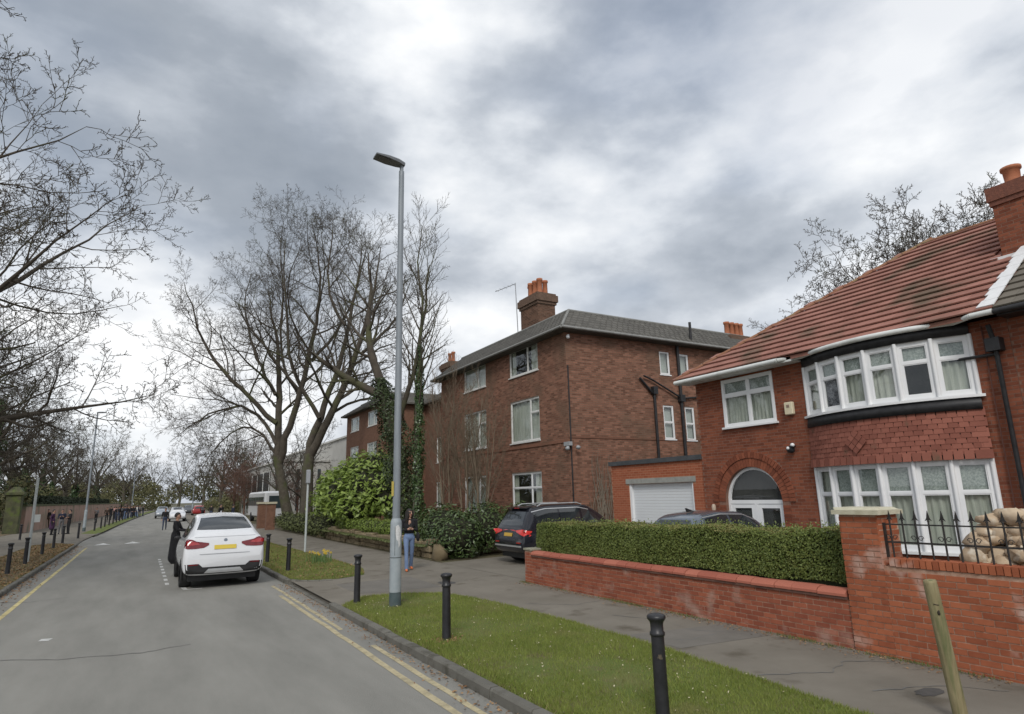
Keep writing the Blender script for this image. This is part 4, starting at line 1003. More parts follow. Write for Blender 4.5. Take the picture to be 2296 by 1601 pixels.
# string course and corner quoin strip
b = MB(); b.pbox(AW, AY0 - .03, AY1, 4.20, 4.32, -0.01, 0.035); b.build('string_course', ab, apt); b = MB(); b.pbox(SW, AX - .03, AXE, 4.36, 4.42, -0.01, 0.03); b.build('string_course', ab, apt)
lay1 = [(0.66, []), (0.34, [0.68])]
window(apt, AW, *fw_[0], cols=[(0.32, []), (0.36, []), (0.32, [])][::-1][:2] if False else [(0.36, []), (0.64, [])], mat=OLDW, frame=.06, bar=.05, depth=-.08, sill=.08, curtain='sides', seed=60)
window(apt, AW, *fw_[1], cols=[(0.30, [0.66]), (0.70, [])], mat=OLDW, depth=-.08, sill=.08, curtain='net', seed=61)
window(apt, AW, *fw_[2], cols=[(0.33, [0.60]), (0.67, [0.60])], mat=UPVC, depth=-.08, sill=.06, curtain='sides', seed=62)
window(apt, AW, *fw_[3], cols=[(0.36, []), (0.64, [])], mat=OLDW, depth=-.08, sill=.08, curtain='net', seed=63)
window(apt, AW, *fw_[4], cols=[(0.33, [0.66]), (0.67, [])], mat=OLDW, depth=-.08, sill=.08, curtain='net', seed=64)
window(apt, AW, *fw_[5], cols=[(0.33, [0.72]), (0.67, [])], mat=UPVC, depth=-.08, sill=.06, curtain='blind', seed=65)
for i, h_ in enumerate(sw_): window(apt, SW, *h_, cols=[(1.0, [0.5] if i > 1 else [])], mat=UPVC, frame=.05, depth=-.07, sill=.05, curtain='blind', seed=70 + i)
# roof: eaves, slopes up to a ridge that runs round the block, and a flat behind it
def ring_roof(x0, x1, y0, y1, ze, d=1.3, over=0.42, rise=0.86, mat=slate, parent=apt):
    X0, X1, Y0, Y1 = x0 - over, x1 + over, y0 - over, y1 + over
    o = [(X0, Y0), (X1, Y0), (X1, Y1), (X0, Y1)]; i_ = [(X0 + d, Y0 + d), (X1 - d, Y0 + d), (X1 - d, Y1 - d), (X0 + d, Y1 - d)]
    b = MB(); V = [(x, y, ze) for x, y in o] + [(x, y, ze + rise) for x, y in i_] + [(x, y, ze - 0.10) for x, y in o]
    F = [(k, (k + 1) % 4, 4 + (k + 1) % 4, 4 + k) for k in range(4)] + [(4, 5, 6, 7), (11, 10, 9, 8)] + [(k, 8 + k, 8 + (k + 1) % 4, (k + 1) % 4) for k in range(4)]
    b.add(V, F); r = b.build('roof', mat, parent)
    # slate courses
    t = MB(); sl = math.sqrt(d * d + rise * rise); nc = 7
    for k in range(4):
        (ax, ay), (bx, by) = o[k], o[(k + 1) % 4]; (cx, cy), (ex, ey) = i_[k], i_[(k + 1) % 4]
        if k in (1, 2): continue
        for c in range(nc):
            f0, f1 = c / nc, (c + 1.12) / nc; f1 = min(f1, 1)
            p0 = Vector((ax + (cx - ax) * f0, ay + (cy - ay) * f0, ze + rise * f0)); p1 = Vector((bx + (ex - bx) * f0, by + (ey - by) * f0, ze + rise * f0))
            q0 = Vector((ax + (cx - ax) * f1, ay + (cy - ay) * f1, ze + rise * f1)); q1 = Vector((bx + (ex - bx) * f1, by + (ey - by) * f1, ze + rise * f1))
            L = (p1 - p0).length; ns = int(L / 0.3)
            for s in range(ns):
                a, e = s / ns + 0.002, (s + 1) / ns - 0.002; j = random.uniform(0, 0.006)
                up = Vector((0, 0, 0.022 + j)); up2 = Vector((0, 0, 0.008))
                t.add([p0.lerp(p1, a) + up, p0.lerp(p1, e) + up, q0.lerp(q1, e) + up2, q0.lerp(q1, a) + up2, p0.lerp(p1, a) + up2 * .2, p0.lerp(p1, e) + up2 * .2], [(0, 1, 2, 3), (4, 5, 1, 0)])
    props(t.build('slates', mat, r), kind='stuff')
    rt = M('ridge_grey', (0.17, 0.17, 0.16), (0.25, 0.25, 0.235), scale=4, rough=.85)
    for k, (p, q) in enumerate(((i_[0], i_[1]), (i_[3], i_[0]))):
        b = MB(); b.tube([(*p, ze + rise + .0), (*q, ze + rise + .0)], 0.07, 8); b.build('ridge', rt, r)
    b = MB(); b.tube([(*o[0], ze + .02), (*i_[0], ze + rise + .02)], 0.06, 8); b.build('hip', rt, r)
    return r
roofA = ring_roof(AX, AXE, AY0, AY1, AZE - .06, rise=1.14)
b = MB(); b.tube([(AX - .46, AY0 - .44, AZE - .08), (AX - .46, AY1 + .4, AZE - .08)], 0.06, 8); b.build('gutter', M('grey_gutter', (0.20, 0.20, 0.19), (0.28, 0.28, 0.27), rough=.6), apt)
b = MB(); b.tube([(AX - .46, AY0 - .46, AZE - .08), (AXE, AY0 - .46, AZE - .08)], 0.06, 8); b.build('gutter', MAT['grey_gutter'], apt)
# waste pipes
def pipe(pts, r=0.055, name='waste_pipe'): b = MB(); b.tube(pts, r, 8); return b.build(name, blackp, apt)
yq = AY0 - 0.09
pipe([(18.45, yq, 0.2), (18.45, yq, 6.45)], .06); pipe([(20.0, yq, 0.2), (20.0, yq, 8.6)], .07); pipe([(17.7, yq, 6.95), (18.35, yq, 6.35)], .05); pipe([(17.9, yq - .03, 7.05), (18.4, yq - .03, 6.9), (19.9, yq - .03, 6.25)], .04); pipe([(20.05, yq, 6.2), (21.4, yq, 6.35)], .04)
for q_ in ((18.33, 18.57, yq - .12, yq + .06, 6.3, 6.62), (19.86, 20.14, yq - .12, yq + .07, 6.05, 6.35)): b = MB(); b.box(*q_); b.build('hopper', blackp, apt)
pipe([(20.9, AY0 - .1, 8.9), (20.9, AY0 - .1, 9.75)], .06, 'vent_pipe')
# cctv and lamp at the corner
b = MB(); b.box(AX - .16, AX - .0, AY0 - .2, AY0 + .15, 4.05, 4.2); b.blob((AX - .2, AY0 - .15, 3.95), (.09, .09, .08), 2); b.blob((AX + .25, AY0 - .22, 3.98), (.09, .09, .08), 3); cc = b.build('security_camera', M('grey_plastic', (0.30, 0.31, 0.32), rough=.5), apt)
b = MB(); b.blob((AX + .05, AY0 - .14, 8.35), (.08, .08, .09), 2); b.build('lamp', UPVC, apt)
b = MB(); b.tube([(AX + .06, AY0 - .03, 0.2), (AX + .06, AY0 - .03, 7.2)], .03, 6); b.build('cable', blackp, apt)
# dead creeper stems on the side wall
cr = thing('creeper', 'leafless grey creeper clinging to the side wall of the apartment block', 'creeper', (16.2, AY0 - .05, 0.1)); b = MB(); rnd = random.Random(4)
for k in range(70):
    x = 15.0 + rnd.random() * 1.9; z = 0.1 + rnd.random() * 1.0; pts = []
    for q in range(9):
        pts.append((x, AY0 - 0.035 - rnd.random() * .03, z)); x += rnd.uniform(-.13, .13); z += rnd.uniform(.15, .5)
    b.tube(pts, [0.022 * (1 - q / 10) for q in range(9)], 4, cap=False)
b.build('stems', M('creeper_bark', (0.17, 0.145, 0.11), (0.25, 0.21, 0.165), rough=.95), cr)
# chimneys
def chimney(parent, x, y, z0, z1, sx, sy, pots, mat=ab):
    b = MB(); b.box(x - sx, x + sx, y - sy, y + sy, z0, z1 - .55); c = b.build('chimney', am, parent)
    for Wq, a0, a1 in ((WX(x - sx), y - sy, y + sy), (WY(y - sy), x - sx, x + sx)):
        props(new_obj('brickwork', bricks_mesh('brickwork', Wq, lay_bricks(a0, a1, z0 + .3, z1 - .55, seed=int(x * 7)), mat, off=root_of(parent).location), c), kind='stuff')
    b = MB(); b.box(x - sx - .06, x + sx + .06, y - sy - .06, y + sy + .06, z1 - .55, z1 - .42); b.box(x - sx - .12, x + sx + .12, y - sy - .12, y + sy + .12, z1 - .418, z1 - .1); b.box(x - sx - .05, x + sx + .05, y - sy - .05, y + sy + .05, z1 - .098, z1); b.build('chimney_head', M('sooty_brown', (0.10, 0.065, 0.045), (0.17, 0.11, 0.08), scale=9, rough=.95, bump=.4, bscale=30), c)
    for px_, py_ in pots: b = MB(); b.lathe([(.15, z1), (.13, z1 + .05), (.115, z1 + .62), (.15, z1 + .65), (.15, z1 + .75), (.10, z1 + .75)], (px_, py_, 0), 12); b.build('chimney_pot', MAT['terracotta'], c)
    return c
chimney(apt, 15.7, 24.3, 9.0, 11.55, 0.48, 0.78, [(15.5, 23.75), (15.5, 24.15), (15.9, 23.9), (15.5, 24.55), (15.9, 24.4), (15.7, 24.9)], mat=M('chimney_brown', (0.085, 0.05, 0.035), (0.19, 0.105, 0.072), scale=8, rough=.95, isl=.7, spec=.1))
b = MB(); b.tube([(15.3, 25.5, 9.5), (15.2, 25.5, 12.6)], .022, 5); b.tube([(15.2, 25.5, 12.55), (14.6, 26.5, 12.35)], .016, 5)
for k in range(5): p = Vector((15.2, 25.5, 12.55)).lerp(Vector((14.6, 26.5, 12.35)), k / 5 + .1); b.tube([p + Vector((-.14, -.08, 0)), p + Vector((.14, .08, 0))], .008, 4)
b.build('aerial', M('aluminium', (0.35, 0.36, 0.37), rough=.4, metal=.6), apt)
chimney(apt, 25.2, 20.9, 8.2, 9.75, 0.75, 0.5, [(24.7, 20.8), (25.05, 20.8), (25.4, 20.8), (25.7, 20.8), (25.2, 21.1)])
# recessed middle and the far wing
b = MB(); CX, CY1 = 17.2, 42.0; FY1 = 51.0
CWn = WX(CX); chol = [(34.2, 36.2, 4.5, 6.2), (38, 40, 4.5, 6.2), (34.2, 36.2, 1.6, 3.2), (38, 40, 1.6, 3.2), (34.2, 36.2, 7.3, 8.5)]
wall_sheet(b, CWn, AY1 + .01, CY1, 0, AZE, chol); mid = b.build('wall', abf, apt)
for i, h_ in enumerate(chol): window(apt, CWn, *h_, cols=[(.5, [0.66]), (.5, [])], mat=OLDW, depth=-.08, sill=.06, seed=90 + i)
ring_roof(CX, 26.5, AY1 + .2, CY1 - .2, AZE + .05)
FW = WX(AX); fh = [(43.2, 45.4, 7.4, 8.5), (43.2, 45.4, 4.5, 6.2), (43.2, 45.4, 1.6, 3.2), (47.6, 49.8, 7.4, 8.5), (47.6, 49.8, 4.5, 6.2), (47.6, 49.8, 1.6, 3.2)]
b = MB(); wall_sheet(b, FW, CY1, FY1, 0, AZE, fh); b.add([(AX, CY1, 0), (26, CY1, 0), (26, CY1, AZE), (AX, CY1, AZE)], [(0, 1, 2, 3)]); b.add([(AX, FY1, 0), (26, FY1, 0), (26, FY1, AZE), (AX, FY1, AZE)], [(0, 1, 2, 3)]); b.build('wall', abf, apt)
for i, h_ in enumerate(fh): window(apt, FW, *h_, cols=[(.35, [0.66]), (.65, [])], mat=OLDW, depth=-.08, sill=.06, seed=100 + i)
ring_roof(AX, 26, CY1, FY1, AZE + .10)
chimney(apt, 18.5, 40.2, 8.9, 11.6, 0.5, 0.8, [(18.4, 39.8), (18.4, 40.4)])

# ================================================================ pale modern building and others beyond
pale = M('pale_render', (0.37, 0.36, 0.335), (0.45, 0.44, 0.41), scale=0.6, rough=.9)
pb_ = thing('modern_building', 'pale rendered modern building with tall dark glazing beyond the trees', 'building', (15.0, 100.0, 0.1))
b = MB(); b.box(14.0, 34, 80.0, 114, 0, 6.8); b.box(20.0, 40, 72, 114.2, 0, 9.2); b.build('wall', pale, pb_)
gl2 = M('dark_glazing', (0.03, 0.045, 0.05), (0.06, 0.08, 0.085), scale=.5, rough=.08, spec=.7)
for k in range(5):
    b = MB(); y = 86 + k * 5; b.box(13.9, 13.99, y, y + 4.5, 0.6, 5.8); wq = b.build('window', gl2, pb_)
    b = MB(); b.box(13.84, 13.9, y - .1, y + .1, .5, 6); b.build('mullion', M('pale_frame', (.6, .6, .58)), wq)
for k in range(3):
    b = MB(); x = 16 + k * 2.5; b.box(x, x + .35, 79.9, 79.99, 1.0, 5.9); b.build('window', gl2, pb_)
b = MB(); b.box(13.8, 34.2, 79.8, 114.4, 6.8, 7.0); b.box(19.8, 40.2, 71.8, 114.5, 9.2, 9.4); b.build('parapet', M('pale_coping', (.5, .49, .46)), pb_)
b = MB(); b.box(24.0, 24.25, 71.8, 71.98, 6.6, 9.0); b.box(23.8, 24.4, 71.8, 72, 8.6, 8.8); b.build('vent_pipe', blackp, pb_)
# coach parked in front of it
co = thing('coach', 'white coach parked in front of the pale modern building', 'coach', (11.4, 72.0, 0.1))
b = MB(); b.box(10.4, 12.8, 66.5, 77.5, 0.55, 3.15); b.build('body', M('white_vehicle', (0.70, 0.71, 0.72), rough=.25, coat=.5), co, bevel=0.18)
for k in range(6): b = MB(); b.box(10.37, 10.39, 67.1 + k * 1.7, 68.6 + k * 1.7, 1.75, 2.6); b.build('window', gl2, co)
b = MB(); b.box(10.8, 12.4, 66.46, 66.49, 1.5, 2.7); b.build('windscreen', gl2, co)
tyre = M('tyre_rubber', (0.015, 0.015, 0.016), (0.03, 0.03, 0.03), rough=.85)
for yy in (68.6, 75): b = MB(); b.tube([(10.36, yy, .58), (10.7, yy, .58)], .48, 14); b.build('wheel', tyre, co)
# brick gate pillars, and an ivy grown stone wall along the gardens
for i, (px_, py_, lab) in enumerate(((8.15, 55.0, 'brick gate pillar standing by the path near the coach'), (8.25, 51.6, 'brick gate pillar next to the low leafy wall'))):
    t = thing('gate_pillar', lab, 'pillar', (px_ + .4, py_, .1)); b = MB(); b.box(px_ - .02, px_ + .6, py_ - .32, py_ + .32, 0, 2.0); b.build('shaft', abf, t); b = MB(); b.box(px_ - .1, px_ + .68, py_ - .4, py_ + .4, 2.0, 2.15); b.build('cap', MAT['cap_stone'], t)
# ================================================================ street furniture
bolm = M('bollard_black', (0.010, 0.010, 0.012), (0.022, 0.022, 0.025), scale=14, rough=0.42, spec=0.5, c3=(0.055, 0.05, 0.045), s3=18, t3=(0.68, 0.78))
def bollard_meshes():
    s = MB(); s.lathe([(0.072, 0), (0.068, 0.02), (0.066, 0.4), (0.063, 0.80)], n=20); shaft = s.mesh('shaft', bolm)
    s = MB(); s.lathe([(0.064, 0.79), (0.074, 0.80), (0.074, 0.825), (0.063, 0.835), (0.063, 0.90), (0.070, 0.925), (0.086, 0.945), (0.092, 0.955), (0.092, 0.975), (0.075, 0.99), (0.035, 1.0)], n=20); head = s.mesh('head', bolm)
    s = MB(); s.lathe([(0.10, -0.02), (0.10, 0.012), (0.078, 0.02)], n=20); base = s.mesh('footing', M('footing_concrete', (0.2, 0.19, 0.17), rough=.95))
    return shaft, head, base
BSH, BHD, BFT = bollard_meshes()
def bollard(x, y, label, z=0.115, group='black bollards along the verges', lean=0.0):
    t = thing('bollard', label, 'bollard', (x, y, z), group=group)
    t.rotation_euler = (random.uniform(-.006, .006), lean, random.random() * 6)
    for n, m in (('shaft', BSH), ('head', BHD), ('footing', BFT)): new_obj(n, m, t)
    return t
b0 = bollard(4.50, 5.0, 'black bollard with a scratched sticker mark on its shaft, on the green verge')
s = MB(); a0 = R_(215)
for k in range(4):
    pts = [(0.0665 * math.cos(a0 + q), 0.0665 * math.sin(a0 + q), 0.60 + dz) for q, dz in ((k * .12, 0.0), (k * .12 + .2, .035), (k * .12 + .35, -.01))]
    s.tube(pts, .003, 4)
st_ = s.build('sticker_scrap', M('sticker', (0.16, 0.13, 0.09), rough=.8), b0, world=False); b0.rotation_euler = (0, 0, 0)
bollard(4.24, 9.46, 'black bollard standing alone in the green verge with dead leaves at its foot')
bollard(4.12, 13.81, 'black bollard at the rounded tip of the green verge next to the tall lamp post')
bollard(4.13, 21.23, 'black bollard on the verge beside the daffodils')
bollard(4.05, 24.6, 'black bollard close behind the white parked car')
for y in (29.0, 33.5, 38.0, 42.5): bollard(4.1, y, 'black bollard in the row hidden behind the white car')
for y in (27.0, 31.0, 36.3, 41.1, 46.0): bollard(-3.66 - 0.01 * y + .3, y, 'black bollard in the row on the leaf-strewn verge', lean=0.012)
bollard(-3.45, 51.4, 'black bollard at the corner of the entrance past the speed table')
bollard(-6.75, 53.2, 'black bollard set back on the pavement near the mossy gate pillar')
for y in (64.3, 70.0, 74.0, 79.0, 84.0, 89, 94, 99, 104, 110): bollard(-4.1 + road_c(y) + .35, y, 'black bollard in the long row beside the crowd')
# tall lamp post
galv = M('lamp_grey', (0.20, 0.225, 0.25), (0.27, 0.295, 0.32), scale=3, rough=0.5, metal=0.15, stretch=(3, 3, .5))
galv2 = M('lamp_base_grey', (0.25, 0.285, 0.31), (0.33, 0.365, 0.385), scale=5, rough=0.6)
def lamp(x, y, label, big=True, side=-1, H=9.85):
    t = thing('street_lamp', label, 'lamp post', (x, y, 0.1), group='street lamps')
    b = MB(); b.lathe([(0.118, 0.30), (0.118, 1.66), (0.112, 1.70), (0.085, 1.76)], n=20); b.build('base_column', galv2, t, world=False)
    b = MB(); b.lathe([(0.12, -0.02), (0.12, 0.245), (0.1185, 0.25), (0.1185, 0.298)], n=20); b.build('painted_foot', M('dark_green_foot', (0.05, 0.075, 0.08), (0.09, 0.11, 0.115), scale=6, rough=.7), t, world=False)
    b = MB(); b.lathe([(0.080, 1.755), (0.072, 4.5), (0.062, H - .25), (0.062, H - .12), (0.045, H - .10), (0.045, H + .05)], n=18); b.build('shaft', galv, t, world=False)
    if big:
        b = MB(); b.lathe([(0.1195, 0.97), (0.1195, 0.985)], n=20); b.build('seam', M('dark_seam', (.06, .07, .07)), t, world=False)
        b = MB(); b.tube([(-0.06, -0.105, 1.02), (-0.06, -0.112, 1.6)], .004, 4); b.build('door_seam', MAT['dark_seam'], t, world=False)
        rnd = random.Random(3); V = []
        pts = [(-.1, 1.60), (.35, 1.63), (.75, 1.56), (.9, 1.42), (.7, 1.36), (.75, 1.22), (.45, 1.17), (.35, 1.30), (.1, 1.33), (-.05, 1.44)]
        b = MB(); r_ = 0.1215; a0 = R_(250)
        b.add([(r_ * math.cos(a0 + a * 1.1), r_ * math.sin(a0 + a * 1.1), z) for a, z in pts] + [(r_ * 1.02 * math.cos(a0 + .45), r_ * 1.02 * math.sin(a0 + .45), 1.45)], [(i, (i + 1) % 10, 10) for i in range(10)]); b.build('torn_sticker', M('torn_paper', (.52, .52, .52), (.66, .66, .66), scale=30, rough=.9), t, world=False)
        b = MB(); b.box(-0.098, -0.084, -0.05, 0.05, 2.22, 2.52); b.build('tag', M('yellow_tag', (.55, .42, .08), (.6, .48, .12), rough=.6), t, world=False)
    hd = MB(); L = 0.66; w = 0.17
    # flat LED head: tapered slab with a dark glass underneath, tipped up towards the road
    sec = [(0.06, .07, .10), (-0.10, .13, .12), (-0.36, w, .10), (-L, w * .86, .05)]
    V = []
    for xx, ww, tt in sec: V += [(xx, -ww, 0), (xx, ww, 0), (xx, ww, tt * .6), (xx, ww * .6, tt), (xx, -ww * .6, tt), (xx, -ww, tt * .6)]
    F = [tuple(range(5, -1, -1)), tuple(range(18, 24))]
    for i in range(3):
        for k in range(6): F.append((i * 6 + k, i * 6 + (k + 1) % 6, (i + 1) * 6 + (k + 1) % 6, (i + 1) * 6 + k))
    hd.add([(x * (1 if side < 0 else -1), yv, z) for x, yv, z in V], F); h1 = hd.build('lantern', M('lantern_grey', (.12, .13, .14), (.17, .18, .19), rough=.5), t, world=False); h1.location = (0, 0, H + .02); h1.rotation_euler = (0, R_(7) * (1 if side < 0 else -1), 0)
    g2 = MB(); sx_ = 1 if side < 0 else -1; g2.box(min(-.30 * sx_, -.58 * sx_), max(-.30 * sx_, -.58 * sx_), -.11, .11, -.012, -.002); g2.build('led_panel', M('led_glass', (.09, .095, .10), (.14, .145, .15), scale=30, rough=.15), h1, world=False)
    return t
lamp(4.65, 12.93, 'tall grey street lamp with a flat head, on the near green verge', True)
lamp(-4.0, 64.8, 'tall grey street lamp behind the far bollards opposite the white car', False, 1, 9.9)
lamp(-4.2 + road_c(125), 125.0, 'slim street lamp far down the road beside the crowd', False, 1, 9.9)
lamp(5.0 + road_c(130), 130.0, 'slim street lamp far down the road behind the white car', False, -1, 9.9)
# sign poles
pole_m = M('grey_pole', (.40, .43, .43), (.48, .51, .50), scale=4, rough=.45)
t = thing('sign_post', 'slim grey sign post on the verge near the daffodils, sign seen edge-on', 'sign post', (6.07, 27.9, 0.1)); b = MB(); b.tube([(0, 0, -.02), (0, 0, 3.35)], .045, 12); b.build('pole', pole_m, t, world=False); b = MB(); b.box(-.075, .075, -.12, .12, 2.85, 3.42); b.build('sign_plate', M('sign_back', (.33, .34, .36), rough=.5), t, world=False, bevel=.02)
t = thing('sign_post', 'leaning grey sign post beside the bollards on the leaf-strewn verge', 'sign post', (-3.72, 32.0, 0.1)); t.rotation_euler = (0, -0.004, 0); b = MB(); b.tube([(0, 0, -.02), (0, 0, 3.3)], .05, 12); b.build('pole', pole_m, t, world=False); b = MB(); b.box(.02, .24, -.02, .02, 1.55, 1.85); b.build('sign_plate', M('sign_white', (.6, .62, .6), rough=.5), t, world=False)
# wooden post
t = thing('wooden_post', 'weathered round wooden post leaning beside the tall brick wall', 'post', (6.93, 3.55, 0.1)); t.rotation_euler = (R_(-1.5), R_(-5.0), 0)
b = MB(); b.lathe([(.064, -.05), (.064, .5), (.061, 1.15), (.060, 1.25), (.055, 1.275), (.03, 1.28)], n=18); pw = b.build('shaft', M('weathered_wood', (.20, .165, .085), (.31, .265, .15), scale=7, rough=.9, bump=.5, bscale=26, stretch=(6, 6, .6), c3=(.13, .14, .06), s3=3, t3=(.5, .68)), t, world=False)
b = MB(); b.blob((-.044, -.04, .98), (.014, .014, .024), 2); b.build('knot', M('dark_knot', (.03, .022, .015)), t, world=False)
b = MB(); b.tube([(-.060, -.018, 1.06), (-.04, -.048, 1.05), (.025, -.057, 1.055)], .005, 5); b.build('band_groove', MAT['dark_knot'], t, world=False)
# daffodils
dstem = M('daffodil_leaf', (.06, .12, .035), (.12, .19, .06), isl=.6, rough=.6); dyel = M('daffodil_petal', (.72, .52, .05), (.78, .66, .20), isl=.8, rough=.6, trans=.2)
dt = thing('daffodils', 'clump of yellow daffodils on the far verge', 'flowers', (5.55, 23.2, .1)); rnd = random.Random(8); sb = MB()
for k in range(60):
    x, y = rnd.gauss(0, .20), rnd.gauss(0, .30); h = rnd.uniform(.16, .34); lx, ly = rnd.uniform(-.08, .08), rnd.uniform(-.08, .08)
    sb.add([(x - .012, y, 0), (x + .012, y, 0), (x + lx + .006, y + ly, h), (x + lx - .006, y + ly, h)], [(0, 1, 2, 3)])
props(sb.build('leaves', dstem, dt, world=False), kind='stuff')
for k in range(18):
    x, y, h = rnd.gauss(0, .26), rnd.gauss(0, .34), rnd.uniform(.28, .42); b = MB(); n_ = 6; a_ = rnd.uniform(-2.6, -1.2); d = Vector((math.cos(a_), math.sin(a_), .1)).normalized(); u = d.cross(Vector((0, 0, 1))).normalized(); v = u.cross(d); c = Vector((x, y, h)); V = [c]
    for q in range(12): r_ = .055 if q % 2 == 0 else .024; th = math.pi * q / 6; V.append(c + (u * math.cos(th) + v * math.sin(th)) * r_ + d * .01)
    b.add(V, [(0, 1 + q, 1 + (q + 1) % 12) for q in range(12)]); b.tube([c, c + d * .035], [.016, .024], 8, cap=False); fl = b.build('flower', dyel, dt, world=False); b = MB(); b.tube([(x, y, 0), (x, y, h * .8), c - d * .01], .006, 4); b.build('stem', dstem, fl, world=False)

# ---- far side boundary: mossy gate pillar and a rendered wall with a hedge on it
mossw = M('mossy_stone', (.05, .055, .032), (.11, .11, .06), scale=2.5, rough=1, bump=.6, bscale=14, c3=(.10, .13, .035), s3=3, t3=(.5, .7))
gp_ = thing('gate_pillar', 'thick mossy stone gate pillar across the road', 'pillar', (-9.0, 66.0, .1)); b = MB(); b.box(-9.55, -8.55, 65.5, 66.5, 0, 3.2); b.build('shaft', mossw, gp_, bevel=.04); b = MB(); b.box(-9.7, -8.4, 65.35, 66.65, 3.2, 3.4); b.prism([(-9.6, 65.45, 3.4), (-8.5, 65.45, 3.4), (-8.9, 65.85, 3.85), (-9.2, 65.85, 3.85)], (0, 1.1, 0)); b.build('cap', mossw, gp_)
pinkw = M('pink_render', (.30, .185, .145), (.38, .26, .205), scale=.8, rough=.9, c3=(.14, .14, .09), s3=.5, t3=(.5, .7))
bw = thing('boundary_wall', 'long pinkish boundary wall with mossy coping across the road', 'wall', (-8.9, 100, .1)); b = MB(); c2_ = MB(); ys = yr(67, 230, 6)
for a, c in zip(ys[:-1], ys[1:]):
    xa, xc = -8.8 + road_c(a) * .75, -8.8 + road_c(c) * .75
    b.prism([(xa, a, 0), (xa - .35, a, 0), (xc - .35, c, 0), (xc, c, 0)], (0, 0, 2.25)); c2_.prism([(xa + .06, a, 2.26), (xa - .42, a, 2.26), (xc - .42, c, 2.26), (xc + .06, c, 2.26)], (0, 0, .16))
b.build('wall_body', pinkw, bw); c2_.build('coping', mossw, bw)
